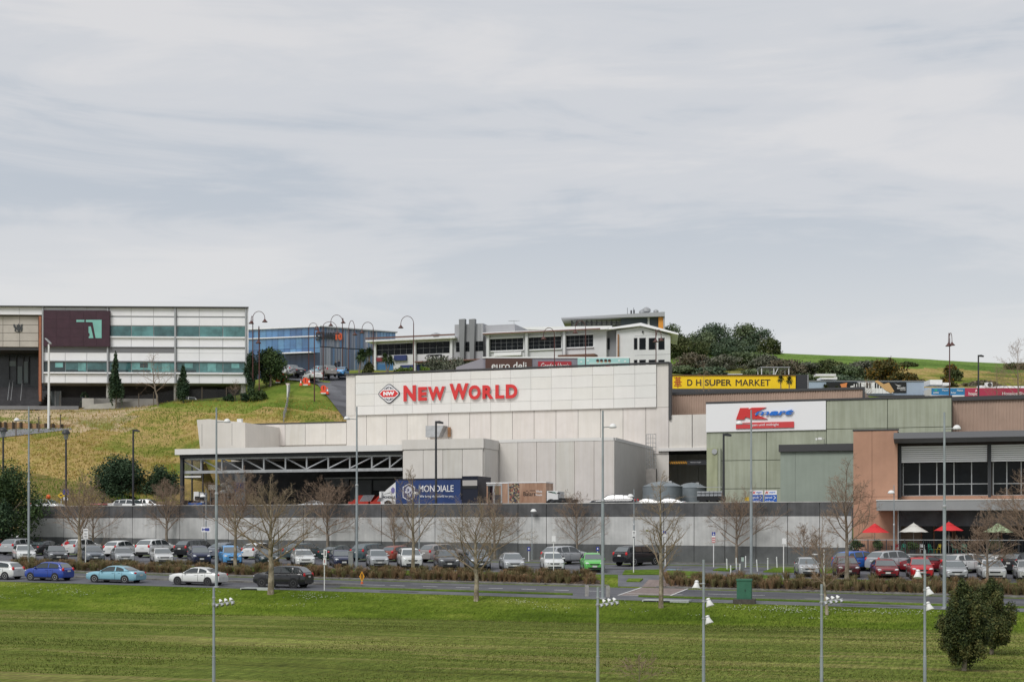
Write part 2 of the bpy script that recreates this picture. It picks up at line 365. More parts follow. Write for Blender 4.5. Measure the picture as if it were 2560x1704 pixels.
def build_ground():
    us = np.concatenate([np.arange(-900, -130, 40), np.arange(-130, 60, 2.0), np.arange(60, 900, 40)])
    vv = np.concatenate([np.arange(-300, 30, 30), np.arange(30, 86, 2.0), np.arange(86, 131.6, 0.75)])
    mb = MB(); rows = []
    for v in vv:
        rows.append([(u, v, gz(u, v) + (0.05 * mnoise.noise((u * 0.12, v * 0.12, 0)) if v < 94 else 0)) for u in us])
    MB().grid(rows).obj('ground', M_FIELD, smooth=60, **ST)
    # street: footpath, verge, carriageway, island, planting strip, car park
    ribbon('footpath', M_PATH, 95.0, 97.6, 700, 2760, 0.012, **ST)
    ribbon('road', M_ROAD, lambda p: 98.6 - 3.6 * max(0, min(1, (840 - p) / 130.0)), 106.0, -300, 2760, 0.008, n=4, **ST)
    for a_, b_ in ((850, 1432), (1596, 2760)):
        ribbon('grass_verge', M_VERGE, 97.6, 98.6, a_, b_, 0.0, kerb=0.07, **ST)
        ribbon('kerb', M_KERB, 98.6, 98.8, a_, b_, 0.0, kerb=0.10, **ST)
    ribbon('kerb', M_KERB, 106.0, 106.25, -300, 1522, 0.0, kerb=0.13, **ST)
    ribbon('kerb', M_KERB, 106.0, 106.25, 1640, 2760, 0.0, kerb=0.13, **ST)
    ribbon('traffic_island', M_KERB, 100.3, 101.2, -300, 905, 0.0, kerb=0.14, **ST)
    ribbon('planting_bed', M_MULCH, 106.25, 109.6, -300, 1500, 0.016, **ST)
    ribbon('planting_bed', M_MULCH, 106.25, 109.6, 1668, 2760, 0.016, **ST)
    ribbon('grass_verge', M_VERGE, 109.6, 112.0, -300, 1545, 0.02, **ST)
    ribbon('grass_verge', M_VERGE, 109.6, 112.0, 1700, 2760, 0.02, **ST)
    ribbon('car_park', M_ASPH, 112.0, 129.3, -400, 2900, 0.012, n=6, **ST)
    ribbon('footpath', M_PATH, 97.6, 98.6, 1432, 1596, 0.016, **ST)
    ribbon('footpath', M_PATH, 106.25, 112.0, 1545, 1690, 0.024, **ST)
    # crossing of red pavers with pale edges
    def q(u0, u1, v0, v1, dz):
        return [(u0, v0, gz(u0, v0) + dz), (u1, v0, gz(u1, v0) + dz), (u1, v1, gz(u1, v1) + dz), (u0, v1, gz(u0, v1) + dz)]
    uc = G(1548, 98.6).x; MB().face(q(uc, uc + 3.4, 98.6, 106.1, 0.020)).obj('crossing_pavement', M_PAVE, **ST)
    for k in range(5): MB().face(q(uc + 0.1, uc + 3.3, 98.9 + k * 1.5, 99.05 + k * 1.5, 0.026)).obj('road_marking', M_LINE, **ST)
    for e in (uc - 0.16, uc + 3.42): MB().face(q(e, e + 0.14, 98.6, 106.1, 0.026)).obj('road_marking', M_LINE, **ST)
    MB().face(q(uc - 0.1, uc + 2.6, 106.3, 108.6, 0.030)).obj('crossing_pavement', M_PAVE, **ST)
    # painted lane lines
    px = 975
    while px < 1500:
        p0, p1 = G(px, 101.6).x, G(px + 36, 101.6).x; MB().face(q(p0, p1, 101.55, 101.75, 0.020)).obj('road_marking', M_LINE, **ST); px += 82
    p0, p1 = G(782, 101.9).x, G(966, 101.9).x; MB().face(q(p0, p1, 101.5, 101.66, 0.020)).obj('road_marking', M_LINE, **ST)
    for a_, b_, v in ((1675, 1706, 100.6), (1770, 1842, 101.9), (1872, 1912, 101.9), (1650, 1700, 103.6)):
        MB().face(q(G(a_, v).x, G(b_, v).x, v, v + 0.16, 0.020)).obj('road_marking', M_LINE, **ST)
    for a_, b_ in ((1694, 1740), (1886, 1925), (1985, 2034), (2122, 2172), (2192, 2236), (2258, 2303), (2328, 2360), (2400, 2440), (2470, 2520)):
        MB().face(q(G(a_, 98.9).x, G(b_, 98.9).x, 98.86, 99.1, 0.020)).obj('road_marking', M_LINE, **ST)
    # grass islands among the bays on the right
    for pts in ([(1556, 1437), (1562, 1427), (1655, 1425), (1650, 1436)], [(1662, 1437), (1668, 1428), (1762, 1431), (1750, 1439)],
                [(1908, 1430), (1935, 1421), (2085, 1424), (2080, 1433)], [(1822, 1449), (1845, 1438), (1955, 1441), (1950, 1449)], [(1782, 1426), (1800, 1421), (1840, 1422), (1822, 1428)],
                [(1566, 1454), (1572, 1448), (1608, 1448), (1600, 1454)]):
        patch('grass_island', M_VERGE, pts, 0.03, 0.08, **ST)
    ribbon('grass_verge', M_VERGE, 129.3, 131.2, -300, 1850, 0.0, kerb=0.06, **ST)
    ribbon('kerb', M_KERB, 129.1, 129.3, -300, 1850, 0.0, kerb=0.11, **ST)
    for k, px in enumerate(range(1290, 1480, 96)):   # bay lines where the asphalt shows
        a, b = G(px + 30, 113.5), G(px + 8, 118)
        MB().face([(a.x - .05, a.y, a.z + .02), (a.x + .05, a.y, a.z + .02), (b.x + .05, b.y, b.z + .02), (b.x - .05, b.y, b.z + .02)]).obj('road_marking', M_LINE, **ST)
    patch('road_marking', mat('blue bay paint', (0.16, 0.22, 0.27), 0.8, var=0.3, scale=3), [(1665, 1424.5), (1672, 1421), (1705, 1422), (1700, 1425.5)], 0.02, **ST)
build_ground()
def seal_repairs():
    g = random.Random(6); dk = mat('newer dark seal', (.055, .056, .062), .8, var=.25, scale=1.5); lt = mat('worn pale seal', (.15, .15, .155), .85, var=.25, scale=1.2)
    for px, v, w, d, m in ((760, 103.4, 5.0, 1.3, dk), (1120, 103.9, 7.0, .9, lt), (1330, 99.9, 2.4, 1.0, dk), (1760, 104.3, 6.0, .8, dk), (2080, 100.4, 4.0, 1.1, lt), (2260, 103.0, 3.0, 1.4, dk), (330, 103.6, 8.0, .9, lt), (620, 96.4, 6.0, .5, dk), (1000, 96.2, 3.5, .9, dk), (1400, 96.4, 1.6, 1.2, lt), (2180, 96.3, 5.0, .8, dk), (1340, 119.5, 4.0, 1.5, dk), (1230, 121.0, 3.0, 1.0, lt), (1530, 118.0, 3.5, 2.0, dk), (1690, 116.5, 2.5, 1.6, lt), (1450, 122.5, 2.0, 1.2, dk)):
        c = G(px, v).x; n = 9; pts = []
        for i in range(n): a = 2 * math.pi * i / n; k = g.uniform(.8, 1.05); x, y = c + w / 2 * math.copysign(abs(math.cos(a)) ** .45, math.cos(a)) * k, v + d / 2 * math.copysign(abs(math.sin(a)) ** .45, math.sin(a)) * k; pts.append((x, y, gz(x, y) + .017))
        MB().face(pts).obj('seal_patch', m, **ST)
seal_repairs()

# ------------------------------------------------------------------ hill behind the shops: one sheet through surveyed points
HP = [(0, 1276, 160), (200, 1276, 162), (420, 1276, 165), (0, 1112, 180), (200, 1110, 182), (430, 1120, 184), (0, 1087, 188), (180, 1072, 190), (400, 1065, 192),
      (0, 1026, 206), (230, 1023, 207), (420, 1004, 205), (540, 1000, 203), (620, 1003, 203), (650, 1010, 202), (560, 1055, 190), (700, 1052, 192), (860, 1052, 194),
      (700, 1000, 202), (790, 1003, 203), (850, 1000, 206), (700, 972, 210), (800, 967, 212), (860, 982, 209), (690, 950, 220), (760, 949, 222), (860, 942, 228),
      (720, 935, 245), (860, 926, 250), (1000, 928, 245), (1200, 938, 240), (400, 1012, 215), (462, 1022, 212), (440, 1000, 206), (490, 999, 205), (100, 1022, 220), (600, 1000, 225), (300, 1000, 250), (0, 1000, 250),
      (1500, 965, 225), (1670, 980, 215), (1700, 990, 200), (2000, 990, 200), (2300, 998, 215), (2560, 1003, 215), (1700, 935, 260), (1900, 935, 265), (2100, 935, 265), (2300, 952, 260), (2560, 962, 255),
      (1940, 883, 310), (2250, 894, 310), (2560, 910, 310), (1700, 872, 300), (1850, 868, 310), (1940, 897, 345), (2560, 927, 345), (1700, 890, 340), (1000, 940, 330), (400, 975, 330), (0, 975, 330),
      (1280, 1290, 165), (1280, 1150, 190), (2000, 1260, 160), (2000, 1150, 182), (2500, 1260, 150), (2500, 1150, 175), (900, 1180, 180), (700, 1180, 178), (-400, 1290, 165), (-400, 1110, 190), (-400, 1010, 220), (3000, 1280, 150), (3000, 1000, 220), (3000, 920, 310), (-400, 980, 330), (3000, 945, 345)]
_hp = [AT(*p) for p in HP]
_A = np.array([(p.x, p.y) for p in _hp]); _B = np.array([p.z for p in _hp])
_D = np.linalg.norm(_A[:, None] - _A[None], axis=2); _W = np.linalg.solve(np.block([[_D + 0.4 * np.eye(len(_A)), np.ones((len(_A), 1))], [np.ones((1, len(_A))), np.zeros((1, 1))]]), np.append(_B, 0))
def hz_arr(P): return np.linalg.norm(P[:, None] - _A[None], axis=2) @ _W[:-1] + _W[-1]
def hz(u, v): return float(hz_arr(np.array([[u, v]]))[0])
def HG(px, py, z0=155.0, z1=345.0):
    """where the ray through a photo pixel meets the hill"""
    Z = np.arange(z0, z1, 0.5); d = ray(px, py); P = np.stack([d.x * Z, d.y * Z], 1); h = d.z * Z + CZ - hz_arr(P)
    w = np.where(h <= 0)[0]
    i = w[0] if len(w) else len(Z) - 1
    p = AT(px, py, float(Z[i])); p.z = hz(p.x, p.y); return p
def HZ(px, Z):
    d = ray(px, HY) * Z; return Vector((d.x, d.y, hz(d.x, d.y)))
def hill_bump(u, v): return 0.14 * mnoise.noise((u * 0.10, v * 0.10, 3)) + 0.08 * mnoise.noise((u * 0.35, v * 0.35, 7))
def build_hill():
    us = np.concatenate([np.arange(-900, -230, 45), np.arange(-230, 90, 2.5), np.arange(90, 700, 45)]); vv = np.concatenate([np.arange(146, 345, 2.5), np.arange(345, 1500, 70)])
    U, V = np.meshgrid(us, vv); P = np.stack([np.clip(U.ravel(), -290, 170), np.clip(V.ravel(), 0, 345)], 1); Zs = hz_arr(P)
    Zs = Zs - np.clip(V.ravel() - 345, 0, None) * 0.05
    for i, (u, v) in enumerate(P): Zs[i] += hill_bump(u, v)
    Xc = P[:, 0] * C_ + P[:, 1] * S_; Zc = -P[:, 0] * S_ + P[:, 1] * C_; pxs = 1280 + Xc / Zc * F; vs_ = P[:, 1]
    cut = ((pxs > 524) & (pxs < 1640) & (vs_ < np.where(pxs < 890, 165.3, 172))) | ((pxs >= 1640) & (pxs < 1800) & (vs_ < 186)) | ((pxs >= 1800) & (vs_ < 171)); Zs = np.where(cut, 6.1, Zs); Zs = Zs.reshape(U.shape); mb = MB()
    mb.grid([[(U[i, j], V[i, j], Zs[i, j]) for j in range(len(us))] for i in range(len(vv))])
    # what grows where
    n = len(us)
    for k, q in enumerate(mb.f):
        c = [sum(mb.v[i][a] for i in q) / 4 for a in range(3)]
        X = c[0] * C_ + c[1] * S_; Zd = -c[0] * S_ + c[1] * C_; px = 1280 + X / Zd * F; py = HY - (c[2] - CZ) / Zd * F
        w = 12 * mnoise.noise((c[0] * 0.08, c[1] * 0.08, 1))
        if px > 1600: mb.m[k] = 2 if (py + w < 905 + max(0, (px - 2000)) * 0.05) or Zd > 292 else (0 if px > 2250 else 1)
        elif px > 655 + w * 0.5: mb.m[k] = 1 if py + w < 1022 else 0
        elif py + w < 1075 and py > 1018 and px < 330: mb.m[k] = 3
        elif py < 1030 and px > 330: mb.m[k] = 1 if (w + (px - 420) * 0.1) > 0 else 3
        else: mb.m[k] = 0
    mb.obj('hill', [M_HILLBROWN, M_HILLGREEN, M_CREST, M_BARE], smooth=60, **ST)
    # service yard behind the retaining wall and its deck edge
    MB().box(-160, 40, 131.45, 172, 6.2, YZ).obj('service_yard', M_ASPH, **ST)
build_hill()
def hill_ribbon(name, m, pix, w, dz, **tags):
    pts = [HG(*p) if len(p) == 2 else HZ(p[0], p[2]) for p in pix]; L_ = []; Rr = []
    for i, p in enumerate(pts):
        d = (pts[min(i + 1, len(pts) - 1)] - pts[max(i - 1, 0)]); d.z = 0; d.normalize(); s = Vector((-d.y, d.x, 0)) * w * 0.5
        for lst, q in ((L_, p + s), (Rr, p - s)): lst.append((q.x, q.y, hz(q.x, q.y) + dz))
    mid = [tuple((Vector(a) + Vector(b)) / 2 + Vector((0, 0, 0.08))) for a, b in zip(L_, Rr)]
    return MB().grid([Rr, mid, L_]).obj(name, m, **tags)
hill_ribbon('road', M_ROAD, [(940, 0, 196), (905, 0, 205), (868, 0, 214), (826, 0, 224), (792, 0, 236), (755, 0, 250), (700, 0, 268)], 9.0, 0.25, **ST)
hill_ribbon('footpath', M_PATH, [(846, 1002), (838, 985), (815, 966), (780, 955), (735, 951), (690, 950)], 2.0, 0.22, **ST)
_up = [[HG(x, y) for x, y in e] for e in (((-60, 1100), (0, 1096), (50, 1090), (100, 1083), (150, 1076), (184, 1072.4)), ((-60, 1088), (0, 1086), (50, 1081), (100, 1077), (150, 1073.5), (186, 1071.6)), ((-60, 1078), (0, 1076.5), (50, 1074), (100, 1072.5), (150, 1071.5), (188, 1071)))]
_up = [[a.lerp(b, i / 6) for a, b in zip(e[:-1], e[1:]) for i in range(6)] for e in _up]
MB().grid([[(p.x, p.y, hz(p.x, p.y) + hill_bump(p.x, p.y) + .07) for p in e] for e in _up]).obj('footpath', mat('pale path seal', (.20, .20, .215), .85, var=.15, scale=.8), **ST)
# ------------------------------------------------------------------ buildings
M_CREAM = mat('cream tilt slab paint', (0.65, 0.62, 0.58), 0.8, var=0.035, scale=0.5, streak=0.10, stain=(0.42, 0.37, 0.28))
M_CLAD = mat('off white composite cladding', (0.71, 0.695, 0.67), 0.55, var=0.02, scale=0.4, streak=0.03)
M_FLASH = mat('charcoal flashing', (0.055, 0.055, 0.058), 0.5)
M_JOINT = mat('dark joint sealant', (0.07, 0.068, 0.065), 0.9)
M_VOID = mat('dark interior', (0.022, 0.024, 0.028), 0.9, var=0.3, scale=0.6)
M_STEEL = mat('galvanised steel', (0.42, 0.43, 0.44), 0.45, metal=0.5, var=0.12, scale=2)
M_GLASSDK = mat('dark window glass', (0.006, 0.008, 0.010), 0.05, ior=1.3, spec=.35, var=0.3, scale=0.7)
M_TEAL = [mat('teal glass %d' % i, c, 0.08, ior=1.6, var=0.35, scale=0.55) for i, c in enumerate([(0.055, 0.135, 0.14), (0.085, 0.215, 0.215), (0.15, 0.36, 0.35), (0.03, 0.05, 0.055)])]  # strong tone variation in the colour stands in for uneven reflections
M_BLUEGL = [mat('blue curtain glass %d' % i, c, 0.05, ior=1.9, var=0.35, scale=0.12, stretch=(1, 1, 1.6)) for i, c in enumerate([(0.055, 0.17, 0.36), (0.075, 0.21, 0.42), (0.045, 0.13, 0.30), (0.10, 0.26, 0.46)])]
M_RED = mat('signal red', (0.50, 0.025, 0.028), 0.45)
M_RED2 = mat('logo red', (0.60, 0.035, 0.035), 0.45)
M_NAVY = mat('logo navy', (0.02, 0.025, 0.045), 0.5)
M_SIGNW = mat('sign white', (0.80, 0.80, 0.81), 0.5)
M_BROWNCOR = mat('brown corrugated steel', (0.42, 0.30, 0.235), 0.6, var=0.06, scale=0.6, streak=0.06)
M_GREENW = mat('sage painted slab', (0.37, 0.395, 0.31), 0.85, var=0.08, scale=0.45, streak=0.30, stain=(0.18, 0.19, 0.12))
M_SAGE2 = mat('grey sage painted slab', (0.29, 0.335, 0.285), 0.85, var=0.05, scale=0.5, streak=0.12, stain=(0.18, 0.2, 0.17))
M_TERRA = mat('terracotta render', (0.43, 0.245, 0.168), 0.85, var=0.07, scale=0.6, streak=0.10, stain=(0.30, 0.17, 0.11))

def wall_panels(site, px_edges, py_top, py_bot, v, m, th=0.12, gap=0.035, name='panel', parent=None, back=None):
    """upright slabs side by side with open joints, front face on local plane v; edges are photo columns"""
    xs = [site.x(p, v) for p in px_edges]; pm = (px_edges[0] + px_edges[-1]) / 2
    zt = site.z(pm, py_top, v); zb = site.z(pm, py_bot, v)
    for a, b in zip(xs[:-1], xs[1:]): boxpart(name, m, parent or site.root, a + gap / 2, b - gap / 2, v, v + th, zb, zt)
    MB().box(xs[0] + 0.02, xs[-1] - 0.02, v + th * 0.6, v + th + 0.2, zb + 0.01, zt - 0.02).obj('backing_wall', back or M_JOINT, parent or site.root)
    return xs[0], xs[-1], zb, zt
def lin(a, b, n): return [a + (b - a) * i / n for i in range(n + 1)]
def persp_edges(site, v, px0, px1, n):
    a, b = site.x(px0, v), site.x(px1, v); out = []
    for i in range(n + 1):
        x = a + (b - a) * i / n; lo, hi = px0, px1
        for _ in range(40):
            mid = (lo + hi) / 2
            if site.x(mid, v) < x: lo = mid
            else: hi = mid
        out.append((lo + hi) / 2)
    return out

def retaining_wall():
    t = thing('retaining_wall', 'long concrete panel retaining wall with dark top band behind the car park', 'wall', (0, 131.2, 0))
    mt = mat('dark stained concrete band', (0.098, 0.098, 0.102), 0.85, var=0.22, scale=0.8, streak=0.3, stain=(0.045, 0.045, 0.045))
    mm = mat('raw grey concrete panel', (0.52, 0.518, 0.512), 0.85, var=0.14, scale=0.5, streak=0.26, stain=(0.26, 0.27, 0.28), bump=0.1, bscale=6)
    ml = mat('grey painted plinth band', (0.118, 0.122, 0.126), 0.85, var=0.2, scale=0.6, streak=0.25, stain=(0.07, 0.07, 0.07))
    u = ONV(47, 1300, 131.2).x; u1 = ONV(2131, 1300, 131.2).x; n = 31; w = (u1 - u) / n; top = 8.37
    for i in range(n):
        a = u + i * w; g0 = gz(a + w / 2, 131) - 0.3; lo = gz(a + w / 2, 131) + 1.62; hi = top - 1.27
        mb = MB().box(0, w - 0.06, 0, 0.22, g0, lo, 2).box(0, w - 0.06, 0, 0.22, lo, hi, 1).box(0, w - 0.06, 0, 0.22, hi, top, 0)
        mb.obj('panel', [mt, mm, ml], t, loc=(a, 0, 0))
    MB().box(u, u1, 0.13, 0.24, 2.4, top - 0.02).obj('joint_backing', mat('grey joint filler', (0.22, 0.22, 0.215), 0.9), t)
    MB().box(u, u1 + 0.1, -0.03, 0.3, top, top + 0.07).obj('coping', mat('coping concrete', (0.46, 0.455, 0.44), 0.8, var=0.2, scale=1), t)
retaining_wall()

def supermarket():
    v0 = 141.0; base = ONV(1280, 1300, v0); s = Site('supermarket_building', 'large cream supermarket building with red lettering and truck dock', 'supermarket', (base.x, v0, YZ)); r = s.root
    MW = 24.0
    # tall sign wall: lower slabs and upper cladding grid
    xL, zT = s.hit(866, 936, MW); xR = s.x(1672, MW); zT = (s.z(866, 936, MW) + s.z(1672, 909, MW)) / 2
    zc = (s.z(888, 1036, MW) + s.z(1641, 1019.5, MW)) / 2
    e = persp_edges(s, MW, 866, 1672, 15); wall_panels(s, e, 1018, 1140, MW, M_CREAM, gap=0.05)
    MB().box(xL, xR, MW + 0.1, MW + 24, 0, zT - 0.1).shear(-.22, MW).obj('upper_storey', M_CREAM, r)
    boxpart('end_pier', M_CREAM, r, xL, s.x(888, MW), MW - 0.05, MW + 0.4, zc, zT - 0.05)
    boxpart('end_pier', M_CREAM, r, s.x(1641, MW), xR, MW - 0.05, MW + 0.4, zc, zT - 0.05)
    cx0, cx1 = s.x(888.5, MW - 0.25), s.x(1640.5, MW - 0.25); nx = 15; ztc = zT - 0.12
    rowz = [ztc, ztc - (ztc - zc) * 0.175, ztc - (ztc - zc) * 0.455, ztc - (ztc - zc) * 0.735, ztc - (ztc - zc) * 0.885, zc]
    rowz = [ztc, ztc - (ztc - zc) * 0.20, ztc - (ztc - zc) * 0.485, ztc - (ztc - zc) * 0.775, zc]
    wpan = (cx1 - cx0) / nx
    for j in range(4):
        for i in range(nx): boxpart('cladding_panel', M_CLAD, r, cx0 + i * wpan + 0.012, cx0 + (i + 1) * wpan - 0.012, MW - 0.25, MW - 0.1, rowz[j + 1] + 0.012, rowz[j] - 0.012)
    MB().box(cx0, cx1, MW - 0.13, MW + 0.05, zc, ztc).obj('cladding_backing', mat('cladding joint grey', (0.33, 0.32, 0.31), 0.9), r)
    MB().box(xL - 0.1, xR + 0.1, MW - 0.35, MW + 0.6, zT, zT + 0.16).obj('parapet_flashing', M_FLASH, r)
    MB().box(xR, xR + 0.3, MW - 0.2, MW + 0.5, zc - 1.5, zT).obj('parapet_flashing', M_FLASH, r)
    # logo and raised letters
    yb = MW - 0.28
    def P(px, py): return s.hit(px, py, yb)
    zoom = 2356 / 380.0
    def LZ(x, y): return P(930 + x / zoom, 940 + y / zoom)
    lg = bpy.data.objects.new('logo', None); col.objects.link(lg); lg.parent = r
    cx, cz = LZ(268, 272); hw = (LZ(440, 272)[0] - LZ(96, 272)[0]) / 2; hh = (LZ(268, 118)[1] - LZ(268, 428)[1]) / 2
    def diamond(k, rr=0.22):
        pts = []; c = [(1, 0), (0, 1), (-1, 0), (0, -1)]
        for i in range(4):
            a, b, d = Vector(c[i - 1]), Vector(c[i]), Vector(c[(i + 1) % 4])
            for t in (0, .25, .5, .75, 1):
                p = (b.lerp(a, rr) * (1 - t) ** 2 + b * 2 * t * (1 - t) + b.lerp(d, rr) * t * t); pts.append((cx + p.x * hw * 1.08 * k, cz + p.y * hh * 1.08 * k))
        return pts
    MB().prism(diamond(1.0)[::-1], yb - 0.10, yb).obj('diamond_plate', M_NAVY, lg)
    MB().prism(diamond(0.91)[::-1], yb - 0.13, yb - 0.09).obj('diamond_plate', M_SIGNW, lg)
    hx = hw * 0.84; hzz = hh * 0.33
    MB().prism([(cx - hx, cz), (cx - hx * 0.64, cz - hzz), (cx + hx * 0.64, cz - hzz), (cx + hx, cz), (cx + hx * 0.64, cz + hzz), (cx - hx * 0.64, cz + hzz)], yb - 0.16, yb - 0.12).obj('red_band', M_RED2, lg)
    for sg in (1, -1):
        gl = MB()
        for k in (-2, -1, 0, 1, 2):
            if k == 0: gl.prism([(cx - hw * .028, cz + sg * hh * .44), (cx + hw * .028, cz + sg * hh * .44), (cx + hw * .02, cz + sg * hh * .76), (cx - hw * .02, cz + sg * hh * .76)], yb - 0.16, yb - 0.12); continue
            x0 = cx + k * hw * .20; x1 = cx + k * hw * .075; gl.prism([(x0 - hw * .055, cz + sg * hh * .44), (x0 + hw * .045, cz + sg * hh * .44), (x1 + hw * .02, cz + sg * hh * (.76 - .05 * abs(k))), (x1 - hw * .02, cz + sg * hh * (.76 - .05 * abs(k)))], yb - 0.16, yb - 0.12)
        gl.obj('globe_lines', M_NAVY, lg)
    a, b = LZ(184, 303), LZ(356, 236); write('NW', a[0], b[0], a[1], b[1], yb - 0.16, 0.06, 0.06).obj('lettering', M_SIGNW, lg)
    for ch, x0, x1, y0, y1, ym in (('N', 500, 690, 140, 392, 0), ('E', 728, 860, 166, 383, 0), ('W', 878, 1140, 158, 380, 0), ('W', 1212, 1504, 110, 370, 0), ('O', 1508, 1692, 138, 365, 0), ('R', 1722, 1890, 138, 355, 0), ('L', 1922, 2056, 132, 350, 0), ('D', 2084, 2262, 124, 348, 0)):
        # the photo tilts the line a little with perspective; each letter is put upright at its own height
        p = LZ(x0, y1); q2 = LZ(x1, y0); write(ch, p[0], q2[0], p[1], q2[1], yb - 0.22, 0.045, 0.14).obj('letter', M_RED2, r)
        write(ch, p[0] - 0.05, q2[0] + 0.05, p[1] - 0.05, q2[1] + 0.05, yb - 0.07, 0.06, 0.10).obj('letter_backing', M_SIGNW, r)
    # lower wing to the left above the dock
    zb2 = s.z(740, 1112, MW); z2 = s.z(740, 1058.5, MW)
    e = persp_edges(s, MW, 613, 866, 5); wall_panels(s, e, 1059, 1112, MW, M_CREAM, gap=0.05)
    MB().box(s.x(613, MW), xL, MW - 0.06, MW + 0.5, z2, z2 + 0.14).obj('parapet_flashing', M_FLASH, r)
    MB().box(s.x(500, MW), xL, MW + 0.2, MW + 7, 0, z2 - 0.1).obj('lower_storey', M_CREAM, r)
    SP = MW - 9.0; xa, xb = s.x(492, SP), s.x(613, SP); zt = s.z(560, 1053, SP); zb3 = s.z(560, 1113, SP)
    MB().prism([(xa + 0.5, zb3 - .6), (xb, zb3 - .6), (xb, zt - 0.2), (xa + 1.8, zt + 0.35), (xa, zt + 0.30)], SP, MW + 6).obj('splayed_end_wall', M_CREAM, r)
    for px in (505, 580): MB().box(s.x(px, SP) - 0.015, s.x(px, SP) + 0.015, SP - .015, SP + .01, zb3, zt - 0.25).obj('joint', M_JOINT, r)
    MB().box(s.x(596, SP + .3) - 0.2, s.x(596, SP + .3) + 0.4, SP + .3, SP + .7, zt - 0.2, zt + 0.30).obj('roof_camera', M_WHITE, r)
    # truck dock: roof, eave fascia, lattice truss, columns, back wall with roller doors
    D0 = 0.4; ex0, ex1 = s.x(437, D0), s.x(1006, D0); ez1 = (s.z(437, 1119, D0) + s.z(1004, 1114, D0)) / 2; ez0 = (s.z(437, 1136, D0) + s.z(1004, 1126, D0)) / 2
    MB().box(ex0, ex1, D0, D0 + 0.3, ez0, ez1).box(ex0, ex0 + 0.3, D0 + 0.3, MW, ez0, ez1).obj('eave_fascia', M_CLAD, r)
    MB().box(ex0 + 0.3, ex1, D0 + 0.3, MW + 0.1, ez0 + 0.25, ez1 - 0.05).obj('dock_roof', M_CREAM, r)
    MB().box(ex0 + 0.3, ex1, D0 + 0.5, D0 + 0.9, ez0 - 0.35, ez0 + 0.02).obj('eave_beam', M_DARK, r)
    T0 = 1.3; tx0, tx1 = s.x(452, T0), s.x(1006, T0); tz1 = s.z(730, 1141, T0); tz0 = s.z(730, 1176, T0); ch = 0.16
    MB().box(tx0, tx1, T0, T0 + 0.25, tz1 - ch, tz1 + ch).obj('truss_chord', M_STEEL, r)
    MB().box(tx0, tx1, T0, T0 + 0.25, tz0 - ch, tz0 + ch).obj('truss_chord', M_STEEL, r)
    tpx = [452, 502, 554, 606, 659, 713, 766, 820, 874, 929, 974, 1006]; txs = [s.x(p, T0) for p in tpx]
    for i, x in enumerate(txs[1:-1]): boxpart('truss_post', M_STEEL, r, x - 0.08, x + 0.08, T0 + 0.03, T0 + 0.22, tz0 + ch, tz1 - ch)
    for i in range(len(txs) - 1):
        a, b = (txs[i], txs[i + 1]) if i < 6 else (txs[i + 1], txs[i])
        MB().tube([(a + 0.1, T0 + 0.12, tz1 - ch), (b - 0.1, T0 + 0.12, tz0 + ch)], 0.085, 5).obj('truss_brace', M_STEEL, r)
    cxl = s.x(450, D0 + 0.6); MB().box(cxl, cxl + 0.35, D0 + 0.6, D0 + 1.0, 0, ez0).obj('dock_column', M_DARK, r)
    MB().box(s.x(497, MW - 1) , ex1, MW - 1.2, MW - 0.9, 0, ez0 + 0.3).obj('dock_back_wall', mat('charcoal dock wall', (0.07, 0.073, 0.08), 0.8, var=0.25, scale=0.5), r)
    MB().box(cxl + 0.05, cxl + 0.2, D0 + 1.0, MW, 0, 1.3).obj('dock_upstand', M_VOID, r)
    for px in (478, 505): boxpart('dock_mullion', M_DARK, r, s.x(px, 7), s.x(px, 7) + 0.14, 7, 7.15, 0, ez0 + 0.2)
    gx0, gx1 = s.x(455, 7.1), s.x(504, 7.1)
    gl = MB().box(gx0, gx1, 7.05, 7.07, s.z(480, 1196, 7), ez0); gl.obj('screen_glass', mat('smoky screen', (0.10, 0.095, 0.08), 0.2, alpha=0.45), r)
    boxpart('screen_rail', M_WHITE, r, gx0, gx1, 6.95, 7.1, s.z(480, 1193, 7), s.z(480, 1189, 7))
    rd = mat('grey roller door', (0.24, 0.26, 0.28), 0.6, var=0.1, scale=1)
    for a, b, top, bot in ((815, 873, 1198, 1216), (876, 930, 1200, 1270), (934, 1000, 1200, 1225)):
        x0, zt_ = s.hit(a, top, MW - 1.3); x1, zb_ = s.hit(b, bot, MW - 1.3); dr = boxpart('roller_door', rd, r, x0, x1, MW - 1.4, MW - 1.25, zb_, zt_)
        n = int((zt_ - zb_) / 0.3); 
        for k in range(n): boxpart('slat', rd, dr, 0.03, x1 - x0 - 0.03, -0.03, 0.0, 0.04 + k * 0.3, 0.28 + k * 0.3)
    boxpart('door_beam', M_STEEL, r, s.x(812, MW - 1.6), ex1, MW - 1.7, MW - 1.45, s.z(900, 1196, MW - 1.6), s.z(900, 1192, MW - 1.6))
    # plant blocks in front of the sign wall
    zb1 = -0.3
    B2 = 5.0; z1 = s.z(1105, 1097, 0.0); z1f = s.z(1105, 1122, 0.0)
    x0, x1 = s.x(1005.5, 0), s.x(1207, 0)
    e = [s.x(p, 0.1) for p in (1009, 1058, 1107, 1156, 1207)]
    for a, b in zip(e[:-1], e[1:]): boxpart('panel', M_CREAM, r, a + 0.025, b - 0.025, 0.1, 0.25, zb1, z1f)
    boxpart('plant_block', M_CREAM, r, x0, x1 - 0.05, 0.2, MW - 0.3, zb1, z1 - 0.2)
    boxpart('parapet_band', M_CREAM, r, x0 - 0.05, x1 + 0.08, 0.0, 0.3, z1f + 0.03, z1)
    boxpart('side_panel', M_CREAM, r, x1 - 0.04, x1 + 0.06, 0.3, B2, zb1, z1f)
